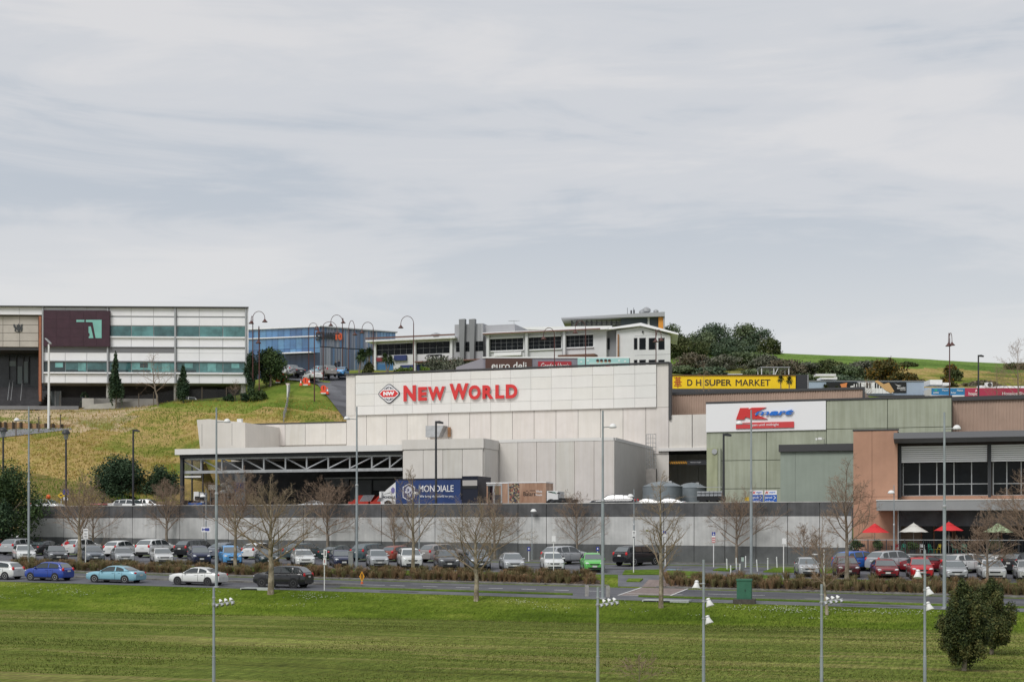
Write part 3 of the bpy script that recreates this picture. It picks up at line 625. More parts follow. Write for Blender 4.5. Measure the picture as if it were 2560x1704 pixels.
    boxpart('parapet_band', M_CREAM, r, x1 - 0.02, x1 + 0.12, 0.31, B2, z1f + 0.03, z1)
    B2 = 5.0; z2b = s.z(1390, 1103, B2); x2 = s.x(1249, B2); x3 = s.x(1533, B2)
    e = [s.x(p, B2) for p in (1249, 1294.5, 1341.5, 1389.5, 1436, 1485, 1533)]
    for a, b in zip(e[:-1], e[1:]): boxpart('panel', M_CREAM, r, a + 0.025, b - 0.025, B2, B2 + 0.15, zb1, z2b)
    boxpart('plant_block', M_CREAM, r, x1, x3 - 0.03, B2 + 0.1, MW - 0.2, zb1, z2b - 0.05)
    boxpart('parapet_cap', M_CLAD, r, x1 + 0.1, x3 + 0.05, B2 - 0.04, B2 + 0.5, z2b, z2b + 0.32)
    boxpart('side_panel', M_CREAM, r, x3 - 0.02, x3 + 0.1, B2 + 0.02, MW + 24, zb1, z2b)
    boxpart('parapet_cap', M_CLAD, r, x3 - 0.1, x3 + 0.14, B2 + 0.5, MW - 0.3, z2b + 0.003, z2b + 0.323)
    # bridge over the service lane: roof edge, dark soffit, back wall, height bar
    zq = s.z(1715, 1126, MW); xk = s.x(1767, MW)
    e = [s.x(p, MW) for p in (1672, 1729, 1767)]
    for a, b in zip(e[:-1], e[1:]): boxpart('panel', M_CREAM, r, a + 0.02, b + 0.1, MW + 0.05, MW + 0.25, zq, s.z(1715, 1036, MW))
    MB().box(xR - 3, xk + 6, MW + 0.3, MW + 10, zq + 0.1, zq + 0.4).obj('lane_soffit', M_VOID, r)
    xq = s.x(1640, MW + 10)
    for k in range(6): boxpart('panel', M_CREAM, r, xq + k * 2.7, xq + k * 2.7 + 2.66, MW + 10, MW + 10.3, 0, zq + 0.2)
    MB().box(xq, xq + 16.2, MW + 10.2, MW + 10.5, 0, zq + 0.5).obj('lane_back_wall', M_JOINT, r)
    boxpart('lintel', M_CLAD, r, s.x(1645, MW - 0.2), xk + 0.4, MW - 0.25, MW + 0.05, zq - 0.02, zq + 0.35)
    HB = MW + .6; hb0, hz1 = s.hit(1669, 1153, HB); hb1, hz0 = s.hit(1717, 1158.5, HB)
    bar = boxpart('height_bar', mat('hazard orange', (0.75, 0.36, 0.03), 0.5), r, hb0, hb1, HB, HB + 0.12, hz0, hz1)
    n = 11; w = (hb1 - hb0) / n
    for i in range(n): MB().prism([(i * w, 0), (i * w + w * .5, 0), (i * w + w, hz1 - hz0), (i * w + w * .5, hz1 - hz0)], -0.012, 0.0).obj('stripe', M_BLACK, bar)
    p0, p1 = s.hit(1717.5, 1150, HB), s.hit(1765, 1161, HB); bar2 = boxpart('height_board', M_DARK, r, p0[0], p1[0] + 0.3, HB, HB + 0.1, p1[1], p0[1])
    a, b = s.hit(1726, 1157, HB), s.hit(1752, 1153.5, HB); write('Maximum Height', a[0], b[0], a[1], b[1], HB - 0.01, 0.0, 0.01).obj('lettering', M_SIGNW, r)
    # roof plant on the wall: louvred hood and pipe
    p0, p1 = s.hit(1064, 1064, MW - 1.4), s.hit(1109, 1091, MW - 1.4)
    MB().prism([(p0[0], p1[1]), (p0[0] + (p1[0] - p0[0]) * 0.72, p1[1]), (p1[0], p0[1]), (p0[0], p0[1])], MW - 1.4, MW + 0.05).obj('duct_hood', M_STEEL, r)
    MB().tube([(s.x(1123, MW - .3), MW - .3, s.z(1123, 1092, MW)), (s.x(1123, MW - .3), MW - .3, s.z(1123, 1068, MW))], 0.2, 8).obj('rusty_pipe', mat('rusty pipe', (0.30, 0.16, 0.08), 0.8, var=0.3, scale=3), r)
    # caged ladder and cabinet at the end of the plant block
    LV = B2 + 12.0; lx = s.x(1628, LV); lz0 = s.z(1635, 1171, LV); lz1 = s.z(1635, 1085, LV); cg = bpy.data.objects.new('caged_ladder', None); col.objects.link(cg); cg.parent = r
    lw = s.x(1646, LV) - s.x(1622, LV)
    for i in range(5): MB().tube([(lx + lw * i / 4 - lw / 2, LV - 0.4 * (1 if i not in (0, 4) else 0.2), lz0), (lx + lw * i / 4 - lw / 2, LV - 0.4 * (1 if i not in (0, 4) else 0.2), lz1)], 0.03, 4).obj('cage_bar', M_STEEL, cg)
    for i in range(9):
        z = lz0 + (lz1 - lz0) * i / 8; MB().tube([(lx - lw / 2, LV, z), (lx - lw / 3, LV - .35, z), (lx + lw / 3, LV - .35, z), (lx + lw / 2, LV, z)], 0.03, 4).obj('cage_hoop', M_STEEL, cg)
    boxpart('ladder_door', mat('weathered grey cabinet', (0.30, 0.28, 0.26), 0.7, var=0.15, scale=2), cg, s.x(1620, LV) , s.x(1644, LV), LV - 0.9, LV - 0.2, 0, s.z(1630, 1172, LV))
    return s
SM = supermarket()

def discount_store():
    v0 = 146.0; s = Site('discount_store_building', 'sage green slab department store with white and red wall sign', 'store', (ONV(1766, 1300, v0).x, v0, YZ)); r = s.root
    xs = [s.x(p, 0) for p in (1766, 1916, 2066, 2219, 2379)]; zs = [s.z(1900, 1010, 0), s.z(1900, 1076, 0), s.z(1900, 1149.5, 0), s.z(1900, 1220.5, 0), -0.5]
    zs[0] = (s.z(1766, 1008, 0) + s.z(2379, 993, 0)) / 2
    for i in range(4):
        for j in range(4): boxpart('panel', M_GREENW, r, xs[i] + 0.03, xs[i + 1] - 0.03, 0, 0.16, zs[j + 1] + 0.03, zs[j] - 0.03)
    MB().box(xs[0], xs[-1], 0.11, 22, -0.5, zs[0] - 0.05).obj('store_body', mat('dark sage joint', (0.10, 0.115, 0.085), 0.9), r)
    MB().box(xs[0] - 0.05, xs[-1] + 0.05, -0.1, 0.6, zs[0], zs[0] + 0.18).obj('parapet_flashing', M_FLASH, r)
    # white sign board
    y = -0.16; x0, z1 = s.hit(1765, 1009.5, y); x1 = s.x(2064.5, y); z0 = (s.z(1766, 1079, y) + s.z(2064, 1074, y)) / 2; z1 = zs[0] - 0.05
    boxpart('sign_board', M_SIGNW, r, x0, x1, y, 0.0, z0, z1)
    zoom = 2356 / 200.0
    def LZ(x, yy, v=y - 0.02): return s.hit(1820 + x / zoom, 1010 + yy / zoom, v)
    def poly(name, pts, m, th): MB().prism([LZ(*p) for p in pts][::-1], y - th, y - 0.001).obj(name, m, r)
    poly('letter', [(360, 112), (608, 106), (612, 150), (705, 102), (1130, 92), (745, 275), (1165, 432), (735, 436), (518, 372), (478, 448), (240, 448)], M_RED2, 0.14)
    mb_ = mat('logo blue', (0.012, 0.16, 0.62), 0.4)
    a, b = LZ(800, 330), LZ(1225, 212); write('m', a[0], b[0], a[1], b[1], y - 0.17, 0.05, 0.10, shear=0.3).obj('letter', mb_, r)
    a, b = LZ(1220, 330), LZ(1500, 200); write('a', a[0], b[0], a[1], b[1], y - 0.17, 0.05, 0.10, shear=0.3).obj('letter', mb_, r)
    a, b = LZ(1480, 322), LZ(1720, 195); write('r', a[0], b[0], a[1], b[1], y - 0.17, 0.05, 0.10, shear=0.3).obj('letter', mb_, r)
    a, b = LZ(1690, 312), LZ(1945, 150); write('t', a[0], b[0], a[1], b[1], y - 0.17, 0.05, 0.10, shear=0.35).obj('letter', mb_, r)
    a, b = LZ(238, 712), LZ(1945, 500); a2 = LZ(1945, 680); sb = boxpart('slogan_band', mat('band red', (0.60, 0.055, 0.06), 0.5), r, a[0], b[0], y - 0.12, y - 0.001, a2[1] - 0.02, LZ(1000, 530)[1])
    a, b = LZ(664, 660), LZ(1500, 545); write('open until midnight', a[0], b[0], a[1] - 0.03, b[1] - 0.03, y - 0.13, 0.012, 0.02).obj('lettering', M_SIGNW, r)
    # grey green lean-to with dark fascia
    LT = -3.0; x0, zt = s.hit(1951, 1129, LT); x1 = s.x(2135, LT)
    xx = s.x(1988, LT)
    boxpart('lean_to_wall', M_SAGE2, r, x0, xx - 0.01, LT, -0.05, -0.5, zt); boxpart('lean_to_wall', M_SAGE2, r, xx + 0.01, x1, LT + 0.01, -0.06, -0.5, zt)
    MB().box(s.x(1946.5, LT - 0.3), x1, LT - 0.3, -0.02, s.z(1951, 1128.5, LT - 0.3), s.z(1951, 1111, LT - 0.3)).obj('lean_to_fascia', M_FLASH, r)
    # left pilaster, vent and camera
    p0 = s.hit(1767, 1120, -0.5); p1 = s.hit(1794, 1121, -0.5); boxpart('pilaster', mat('pale sage pilaster', (0.36, 0.38, 0.25), 0.85, var=0.08, scale=0.8, streak=0.3, stain=(0.16, 0.17, 0.09)), r, p0[0], p1[0], -0.5, -0.01, -0.5, p0[1])
    boxpart('pilaster_return', M_GREENW, r, p1[0], s.x(1801, -0.4), -0.4, -0.012, -0.5, p0[1] - 0.003)
    c = s.hit(1786, 1128, -0.6); MB().lathe([(0.28, 0.0), (0.28, 0.12), (0.18, 0.12), (0.16, 0.02)], 12, (c[0], -0.62, c[1]), axis='y').obj('vent_cowl', M_STEEL, r)
    c = s.hit(2050, 1096, -0.9); cm = MB().box(c[0] - 0.18, c[0] + 0.18, -1.0, -0.7, c[1] - 0.1, c[1] + 0.12).box(c[0] - 0.42, c[0] - 0.25, -1.1, -0.7, c[1] - 0.14, c[1] + 0.05).tube([(c[0] + 0.1, -0.8, c[1]), (c[0] + 0.35, -0.5, c[1] + 0.02), (c[0] + 0.35, -0.05, c[1] - 0.4)], 0.03, 5); cm.obj('security_camera', M_WHITE, r)
    return s
DS = discount_store()
def kerb_signs():
    for px0, px1, words_, lab in ((1880, 1907, 'goods', 'small blue and white goods receiving sign by the sage wall'), (1911, 1942, 'parcel', 'small blue and white parcel pickup sign by the sage wall')):
        v = 138.0; p0 = ONV(px0, 1225, v); p1 = ONV(px1, 1225, v); pm = ONV(px0, 1236, v); zb = YZ
        t = thing('store_sign', lab, 'sign', (p0.x, v, zb)); w = p1.x - p0.x
        boxpart('post', M_GREY, t, w * .2, w * .2 + 0.06, 0.05, 0.1, 0, p0.z - zb - .1); boxpart('post', M_GREY, t, w * .8, w * .8 + 0.06, 0.05, 0.1, 0, p0.z - zb - .1)
        boxpart('panel', M_SIGNW, t, 0, w, 0, 0.05, pm.z - zb, p0.z - zb); boxpart('panel', mat('sign blue', (0.015, 0.11, 0.45), 0.5), t, 0, w, 0, 0.05, 0.35, pm.z - zb - 0.003)
        mb = MB(); h = pm.z - zb
        write(words_, w * .06, w * .62, h - 0.42, h - 0.14, -0.005, 0.01, 0.01, mb); write('receiving' if words_ == 'goods' else 'pickup', w * .06, w * .78, h - 0.86, h - 0.50, -0.005, 0.01, 0.01, mb); write('>', w * .74, w * .92, h - 0.48, h - 0.08, -0.005, 0.0, 0.01, mb)
        mb.obj('lettering', M_SIGNW, t)
        mb = MB(); write('K', w * .06, w * .38, h + .1, p0.z - zb - .1, -0.005, 0.06, 0.01, mb, shear=.3); mb.obj('lettering', M_RED2, t)
        mb = MB(); write('mart', w * .38, w * .9, h + .14, h + .32, -0.005, 0.03, 0.01, mb, shear=.3); mb.obj('lettering', mat('logo blue', (0.012, 0.16, 0.62)), t)
kerb_signs()

def corrugated(s, name, px0, py0, px1, py1, v, m, parent=None, pitch=0.30, depth=0.06):
    x0, z1 = s.hit(px0, py0, v); x1, z0 = s.hit(px1, py1, v); n = int((x1 - x0) / pitch); pts = []
    for i in range(n):
        a = x0 + (x1 - x0) * i / n; w = (x1 - x0) / n; pts += [(a, v), (a + w * .35, v), (a + w * .5, v - depth), (a + w * .85, v - depth)]
    pts.append((x1, v)); MB().grid([[(p[0], p[1], z0) for p in pts], [(p[0], p[1], z1) for p in pts]]).obj(name, m, parent or s.root)
    return x0, x1, z0, z1
def warehouse_roofs():
    v0 = 178.0; s = Site('warehouse_building', 'brown corrugated steel warehouse box behind the sage store', 'warehouse', (ONV(1900, 1300, v0).x, v0, 8.0)); r = s.root
    x0, x1, z0, z1 = corrugated(s, 'corrugated_wall', 1677, 982, 2157, 1040, 0.0, M_BROWNCOR); z1 = (s.z(1690, 985, 0) + s.z(2150, 974, 0)) / 2
    for q in r.children:
        pass
    MB().box(x0, x1, 0.02, 18, 0, z1 - 0.05).obj('body', M_BROWNCOR, r); MB().box(x0 - .1, x1 + 0.25, -0.2, 0.3, z1 - 0.02, z1 + 0.28).box(x1, x1 + 0.25, -0.2, 0.3, z0, z1 - 0.03).obj('roof_trim', M_FLASH, r)
    MB().box(x1 + 0.3, x1 + 26, 4, 18, 0, z1 - 2.2).obj('flat_roof', M_FLASH, r)
    v1 = 152.0; s2 = Site('store_rear_block', 'brown corrugated steel block with dark roof trim above the restaurant roof', 'warehouse', (ONV(2400, 1300, v1).x, v1, YZ)); r2 = s2.root
    x0, x1, z0, z1 = corrugated(s2, 'corrugated_wall', 2380, 1002, 2700, 1080, 0.0, M_BROWNCOR, pitch=0.26)
    MB().box(x0, x1, 0.02, 20, 0, z1).obj('body', M_BROWNCOR, r2); MB().box(x0 - .2, x1, -0.3, 0.3, z1, z1 + 0.42).obj('roof_trim', M_FLASH, r2)
    MB().box(x0 - .06, x0 + .06, -0.08, 0.3, z0, z1).obj('corner_trim', M_TERRA, r2)
warehouse_roofs()

def restaurant():
    v0 = 131.3; s = Site('restaurant_building', 'terracotta restaurant with louvred upper windows and umbrella terrace', 'restaurant', (ONV(2133, 1400, v0).x, v0, 2.6)); r = s.root
    x0 = s.x(2133, 0); xm = s.x(2180, 0); x1 = s.x(2244, 0); zt = s.z(2190, 1076, 0); zj = s.z(2190, 1241, 0)
    for a, b in ((x0, xm), (xm, x1)):
        for c, d in ((-0.3, zj), (zj, zt)): boxpart('panel', M_TERRA, r, a + .012, b - .012, 0, 0.2, c + .012, d - .012)
    MB().box(x0 + .01, x1 - .01, 0.12, 9, -0.3, zt - .02).obj('tower_body', mat('dark terracotta joint', (0.14, 0.08, 0.055), 0.9), r)
    MB().box(x0 - .05, x1 + .1, -0.05, 0.5, zt, zt + .14).obj('parapet_flashing', M_FLASH, r)
    Y = 2.2; xe = s.x(2700, Y)
    # upper storey: dark wall, glazing, mullions, louvre screens, columns, roof
    zw1 = s.z(2400, 1155, Y); zw0 = s.z(2400, 1238, Y); zr = s.z(2400, 1112, 1.5)
    MB().box(x1, xe, Y + .25, Y + 8, zw0 - .3, s.z(2400, 1085, Y)).obj('upper_wall', mat('dark bronze wall', (0.075, 0.062, 0.055), 0.8, var=.15, scale=1), r)
    MB().box(x1, xe, Y - .2, Y + 0.24, zw0 - .55, zw0 - .02).obj('spandrel', M_TERRA, r)
    def glaz(pa, pb, cols_, n):
        edges = [s.x(p, Y) for p in cols_]; zm = s.z(2400, 1209, Y)
        for a, b in zip(edges[:-1], edges[1:]):
            for c, d in ((zw0, zm), (zm, zw1)): boxpart('window_pane', M_GLASSDK, r, a + .05, b - .05, Y, Y + .05, c + .05, d - .05)
        for e in edges: boxpart('mullion', M_STEEL, r, e - .045, e + .045, Y - .06, Y + .1, zw0, zw1)
        for z in (zw0, zm): boxpart('transom', M_STEEL, r, edges[0], edges[-1], Y - .05, Y + .09, z - .04, z + .04)
    glaz(0, 0, (2258, 2299, 2342, 2385, 2429, 2471), 5); glaz(0, 0, (2483, 2517, 2553, 2590, 2626), 4)
    for a, b in ((2249, 2468), (2476, 2640)):
        lx0, lx1 = s.x(a, 0.9), s.x(b, 0.9); lz1 = s.z(2360, 1113, .9); lz0 = s.z(2360, 1155, .9); n = 8
        lv = bpy.data.objects.new('louvre_screen', None); col.objects.link(lv); lv.parent = r
        for k in range(n):
            z = lz0 + (lz1 - lz0) * (k + .5) / n; h = (lz1 - lz0) / n * .95; MB().prism([(.90, z - h * .40), (.96, z - h * .44), (1.10, z + h * .36), (.93, z + h * .42)], lx0, lx1, axis='x').obj('blade', mat('white aluminium louvre', (0.86, 0.86, 0.87), 0.5), lv)
        for k in range(4): xk = lx0 + (lx1 - lx0) * (k + .04) / 3.2; boxpart('louvre_bracket', M_DARK, lv, xk, xk + .06, 1.15, 1.3, lz0, lz1)
    for p in (2246, 2470): boxpart('column', M_DARK, r, s.x(p, .8), s.x(p, .8) + .26, .75, 1.05, zw0 - .2, zr)
    zf1, zf0 = s.z(2400, 1078, -1.3), s.z(2400, 1093, -1.3)
    MB().prism([(-1.6, zf0 - .02), (-1.3, zf1), (8, zf1 + .4), (8, zf0 + .2), (-0.2, zf0 - .35), (-1.3, zf0 - .05)], s.x(2234, -1.3), xe, axis='x').obj('roof', mat('charcoal roof steel', (0.085, 0.088, 0.095), 0.55), r)
    # terrace canopy slab
    C0 = -2.6; cx0 = s.x(2191, C0); cz1, cz0 = s.z(2300, 1250, C0), s.z(2300, 1275, C0)
    MB().box(cx0, xe, C0, Y + .1, cz0, cz1).obj('canopy', mat('grey canopy fascia', (0.28, 0.285, 0.29), 0.7, var=.06, scale=.8), r)
    MB().box(cx0 - .03, xe, C0 - .05, Y, cz1, cz1 + .07).obj('canopy_flashing', M_CLAD, r)
    # ground floor shopfront under the canopy
    f = 2.0; zl = -0.2; zh = cz0
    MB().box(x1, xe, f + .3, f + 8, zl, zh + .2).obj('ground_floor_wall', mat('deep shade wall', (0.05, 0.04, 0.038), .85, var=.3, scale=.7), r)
    boxpart('shop_panel', mat('mocha render', (0.17, 0.125, 0.09), .85, var=.1, scale=1), r, s.x(2252, f), s.x(2302, f), f, f + .3, zl, zh)
    for a, b in ((2305, 2332), (2335, 2378), (2392, 2440), (2444, 2500), (2504, 2560)): boxpart('window_pane', M_GLASSDK, r, s.x(a, f), s.x(b, f), f + .1, f + .2, zl + .3, zh - .5)
    for p in (2302, 2333, 2380, 2386, 2442, 2502): boxpart('door_post', mat('timber post', (0.16, 0.075, 0.04), .7, var=.2, scale=3), r, s.x(p, f), s.x(p, f) + .12, f - .05, f + .15, zl, zh)
    boxpart('column', M_DARK, r, s.x(2247, -1), s.x(2252, -1), -1, -.8, .2, zh); boxpart('column', M_WHITE, r, s.x(2244.5, -1.02), s.x(2246.2, -1.02), -1.02, -.8, .2, zh)
    boxpart('column', M_DARK, r, s.x(2468, -1.5), s.x(2473, -1.5), -1.5, -1.25, .2, zh)
    return s
RS = restaurant()
def terrace():
    v0 = 127.4; s = Site('terrace', 'raised restaurant terrace with basalt block wall and black railing', 'terrace', (ONV(2133, 1400, v0).x, v0, 2.5)); r = s.root
    x0 = s.x(2123, 0); x1 = s.x(2720, 0); zt = s.z(2400, 1386, 0)
    n = 46; rows_ = 3; hgt = zt + .5; st = [mat('basalt block %d' % i, c, .85, var=.25, scale=3, bump=.4, bscale=12) for i, c in enumerate([(.115, .12, .12), (.15, .152, .15), (.10, .105, .11)])]
    MB().box(x0, x1, .08, 4.1, -.5, zt - .03).obj('terrace_slab', M_CONC, r)
    w = (x1 - x0) / n; rr = random.Random(3)
    for j in range(rows_):
        for i in range(n): boxpart('stone', rr.choice(st), r, x0 + (i + (.5 if j % 2 else 0)) * w, x0 + (i + 1 + (.5 if j % 2 else 0)) * w - .02, rr.choice((0, .012, .025)), .12, -.4 + j * hgt / rows_, -.4 + (j + 1) * hgt / rows_ - .02)
    MB().box(x0 - .03, x1, -.04, .3, zt - .045, zt + .03).obj('coping', mat('coping concrete', (0.46, 0.455, 0.44)), r)
    zr = s.z(2400, 1349, .1)
    MB().box(x0, x1, .08, .14, zr - .03, zr + .03).obj('top_rail', M_STEEL, r); MB().box(x0, x1, .09, .13, zt + .1, zt + .14).obj('bottom_rail', M_DARK, r)
    k = x0
    while k < x1: boxpart('rail_post', M_DARK, r, k, k + .07, .07, .15, zt + .03, zr); k += (s.x(2380, .1) - s.x(2317, .1)) if False else 1.55
    k = x0 + .12
    while k < x1: boxpart('baluster', M_DARK, r, k, k + .022, .1, .122, zt + .1, zr); k += .17
    return s, zt + 2.5
TER, TZ = terrace()
# ------------------------------------------------------------------ hilltop buildings
M_ALU = mat('silver white aluminium panel', (0.83, 0.83, 0.85), 0.5, var=0.03, scale=0.4)
M_ALUFR = mat('aluminium frame', (0.36, 0.37, 0.385), 0.5)
def courthouse():
    base = AT(300, 1022, 209); s = Site('courthouse_building', 'silver panelled courthouse with teal strip windows and dark plum screen', 'courthouse', base, TH + R(2.0)); r = s.root
    rr = random.Random(5)
    X = lambda p: s.x(p, 0); Zp = lambda y: s.z(350, y, 0)
    bays = [(108, 271, [108, 163, 217, 269]), (271, 439, [273, 328, 384, 438]), (439, 616, [441, 498, 557, 613])]
    gap = .03
    def band(y0, y1, edges, m=M_ALU, name='panel', v=0.0, th=.12):
        for a, b in zip(edges[:-1], edges[1:]): boxpart(name, m, r, X(a) + gap, X(b) - gap, v, v + th, Zp(y1) + gap, Zp(y0) - gap)
    MB().box(X(108), X(616), .1, 22, Zp(958), Zp(769)).shear(-.235).obj('body', M_ALUFR, r)
    MB().box(X(-80), X(621), -.5, 22, Zp(769), Zp(766.5)).shear(-.235).obj('roof_edge', M_FLASH, r)
    lou = mat('grey louvre band', (0.30, 0.30, 0.32), .6)
    for bi, (a, b, e) in enumerate(bays):
        if bi > 0:
            band(769, 790, e); band(793, 813.5, e); band(842, 866.5, e)
            for k, (x, y) in enumerate(zip(e[:-1], e[1:])): boxpart('window_pane', M_TEAL[[0, 1, 0][k] if bi == 1 else [3 if False else 0, 1, 1][k]], r, X(x) + .06, X(y) - .06, .02, .1, Zp(841) + .03, Zp(815.5))
            boxpart('sill', M_ALU, r, X(a), X(b), -.25, .1, Zp(844.5), Zp(841))
        else:
            band(769, 776, e)
        band(881.5, 902, e); band(935.5, 957.5, e)
        if bi == 2: band(869, 882, e)
        else:
            for k in range(6): boxpart('louvre_blade', lou, r, X(a + 2), X(b - 2), -.06, .1, Zp(880.5 - k * 2.1), Zp(879.3 - k * 2.1))
        for k, (x, y) in enumerate(zip(e[:-1], e[1:])):
            pm = [[3, 0, 0], [0, 2, 1], [0, 1, 0]][bi][k]
            pane = boxpart('window_pane', M_TEAL[pm], r, X(x) + .06, X(y) - .06, .02, .1, Zp(930) + .02, Zp(905.5))
            w = X(y) - X(x); h = Zp(905.5) - Zp(930)
            if rr.random() < .8: q = rr.uniform(.3, .6); boxpart('blind', M_TEAL[2 if pm != 2 else 3], pane, w * q, w * (q + .35), -.012, 0, h * (.1 if rr.random() < .5 else .45), h * .93)
            if rr.random() < .7: boxpart('blind', M_TEAL[3], pane, .05, w * .85, -.008, -.001, 0.02, h * .22)
        boxpart('sill', M_ALU, r, X(a), X(b), -.3, .1, Zp(934.5), Zp(930.8))
        boxpart('drip_ledge', M_ALUFR, r, X(a), X(b), -.2, .1, Zp(904), Zp(902.4)); boxpart('drip_ledge', M_ALUFR, r, X(a), X(b), -.2, .1, Zp(868.2), Zp(866.8))
    for p in (108, 270, 438.5, 615): boxpart('vertical_fin', M_ALUFR, r, X(p) - .1, X(p) + .12, -.32, .1, Zp(958), Zp(769))
    MB().box(X(615) + .12, X(621), -.1, 8, Zp(960), Zp(768)).shear(-.235).obj('corner_return', M_ALU, r)
    # plum screen with cut out figure
    y = -.55; plum = mat('plum perforated screen', (0.048, 0.018, 0.030), .6, var=.15, scale=1)
    sx0, sz1 = s.hit(109, 775.5, y); sx1, sz0 = s.hit(274, 866, y); cols_, rows_ = 5, 4
    for i in range(cols_):
        for j in range(rows_): boxpart('screen_panel', plum, r, sx0 + (sx1 - sx0) * i / cols_ + .01, sx0 + (sx1 - sx0) * (i + 1) / cols_ - .01, y, y + .1, sz0 + (sz1 - sz0) * j / rows_ + .01, sz0 + (sz1 - sz0) * (j + 1) / rows_ - .01)
    MB().box(sx0, sx1, y + .06, .05, sz0, sz1).obj('screen_frame', plum, r)
    z = 640 / 2356.0
    def C(x, yy): return s.hit(x * z, 740 + yy * z, y - .02)
    for pts in ([(703, 218), (776, 218), (776, 238), (703, 238)], [(790, 218), (935, 218), (935, 386), (880, 386), (852, 240), (790, 238)], [(815, 278), (836, 278), (860, 386), (816, 386), (818, 370), (826, 366), (824, 342), (815, 338)]):
        MB().prism([C(*p) for p in pts][::-1], y - .03, y - .002).obj('cutout_glass', mat('mint backlit glass', (.22, .50, .44), .3, var=.1, scale=.5), r)
    # entrance bay with stone block, crest, timber column and dark glass hall
    band2 = lambda y0, y1, e, m: [boxpart('panel', m, r, X(a) + .02, X(b) - .02, 0, .12, Zp(y1) + .02, Zp(y0) - .02) for a, b in zip(e[:-1], e[1:])]
    band2(766.5, 788, [-80, 48, 106], M_ALU)
    stone = mat('pale stone block', (.48, .445, .40), .8, var=.08, scale=.6)
    xs = [-80, 4, 46, 93]; ys = [791, 812, 832, 852, 867]
    for a, b in zip(xs[:-1], xs[1:]):
        for c, d in zip(ys[:-1], ys[1:]): boxpart('stone_panel', stone, r, X(a) + .03, X(b) - .03, .6, .8, Zp(d) + .03, Zp(c) - .03)
    MB().box(X(-80), X(104), .7, 20, Zp(867), Zp(768)).obj('entrance_block', mat('warm grey joint', (.22, .20, .18), .9), r)
    cm = mat('crest charcoal', (.05, .055, .06), .6); cr = bpy.data.objects.new('crest', None); col.objects.link(cr); cr.parent = r
    def K(x, yy): return s.hit(x * z, 740 + yy * z, .55)
    def KP(name, pts): MB().prism([K(*p) for p in pts][::-1], .5, .6).obj(name, cm, cr)
    KP('shield', [(152, 282), (186, 282), (186, 305), (169, 326), (152, 305)]); KP('crown', [(153, 278), (155, 262), (163, 268), (169, 252), (175, 268), (183, 262), (185, 278)])
    KP('supporter', [(122, 262), (134, 258), (140, 270), (148, 284), (146, 322), (134, 322), (137, 296), (126, 284)]); KP('supporter', [(207, 258), (196, 260), (190, 284), (191, 322), (203, 320), (206, 296), (205, 278)]); KP('scroll', [(134, 318), (169, 327), (204, 318), (198, 324), (169, 333), (140, 324)])
    tim = mat('orange timber column', (.36, .135, .07), .6, var=.12, scale=1.5)
    boxpart('timber_column', tim, r, X(96.5), X(102.5), .1, .5, Zp(1012), Zp(791)); boxpart('timber_column', mat('brown timber', (.14, .05, .035), .7), r, X(80), X(85), 3, 3.3, Zp(1000), Zp(867))
    MB().box(X(-80), X(106), 6, 6.3, Zp(1024), Zp(867)).obj('hall_back_wall', mat('dim hall glass', (.03, .035, .04), .2, var=.6, scale=.3), r)
    for p in (22, 40, 58, 72): boxpart('hall_mullion', M_DARK, r, s.x(p, 5.9), s.x(p, 5.9) + .12, 5.8, 6, Zp(950), Zp(880))
    for k, (p, q, a, b) in enumerate(((22, 40, 892, 905), (44, 56, 905, 950), (60, 70, 893, 948))): boxpart('hall_window', mat('dim hall light', (.12, .15, .15), .2), r, s.x(p, 5.9), s.x(q, 5.9), 5.85, 5.95, Zp(b), Zp(a))
    MB().box(X(-80), X(104), .8, 6, Zp(874), Zp(867.3)).obj('entrance_soffit', M_FLASH, r)
    for k in range(9): boxpart('step', mat('dark basalt steps', (.05, .048, .052), .8, var=.2, scale=1), r, X(-80), X(103), -2 + k * .85, 6, Zp(1024), Zp(1018 - k * 7.2))
    for p in (30, 38, 62): MB().tube([(X(p), -2.0, Zp(1004)), (X(p) - 2.0, 5.4, Zp(942))], .05, 5).obj('handrail', M_STEEL, r)
    # undercroft
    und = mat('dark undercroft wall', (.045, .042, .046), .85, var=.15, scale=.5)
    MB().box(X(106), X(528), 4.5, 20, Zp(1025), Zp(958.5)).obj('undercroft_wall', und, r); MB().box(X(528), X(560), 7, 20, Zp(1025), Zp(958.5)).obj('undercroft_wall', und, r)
    boxpart('glass_lobby', mat('lobby glass', (.085, .10, .105), .1, ior=1.5), r, s.x(106, 3.6), s.x(152, 3.6), 3.6, 4.4, Zp(1020), Zp(972))
    for p in (106, 122, 137, 151): boxpart('lobby_mullion', M_ALUFR, r, s.x(p, 3.5), s.x(p, 3.5) + .1, 3.5, 3.6, Zp(1020), Zp(972))
    pc = mat('column concrete', (.42, .405, .37), .85, var=.1, scale=1)
    for p, w in ((266.5, 9.5), (436, 9.5), (606, 13)): MB().lathe([(w / 2 * 209 / F, Zp(1022)), (w / 2 * 209 / F, Zp(958))], 14, (X(p), .9, 0)).obj('column', pc, r, 40)
    # ramp walls in front
    MB().prism([s.hit(205, 1022, -3), s.hit(393, 1020, -3), s.hit(393, 997, -3), s.hit(230, 1010, -3)], -3, -2.8).obj('ramp_wall', pc, r); MB().prism([s.hit(205, 1018, -1), s.hit(393, 1018, -1), s.hit(393, 996, -1), s.hit(205, 995, -1)], -1, -.8).obj('ramp_wall', pc, r)
    MB().box(s.x(-60, -5), s.x(196, -5), -5, -4.8, s.z(80, 1023, -5), s.z(80, 1014, -5)).obj('forecourt_wall', mat('grey low wall', (.20, .20, .21), .85, var=.1, scale=1), r)
courthouse()

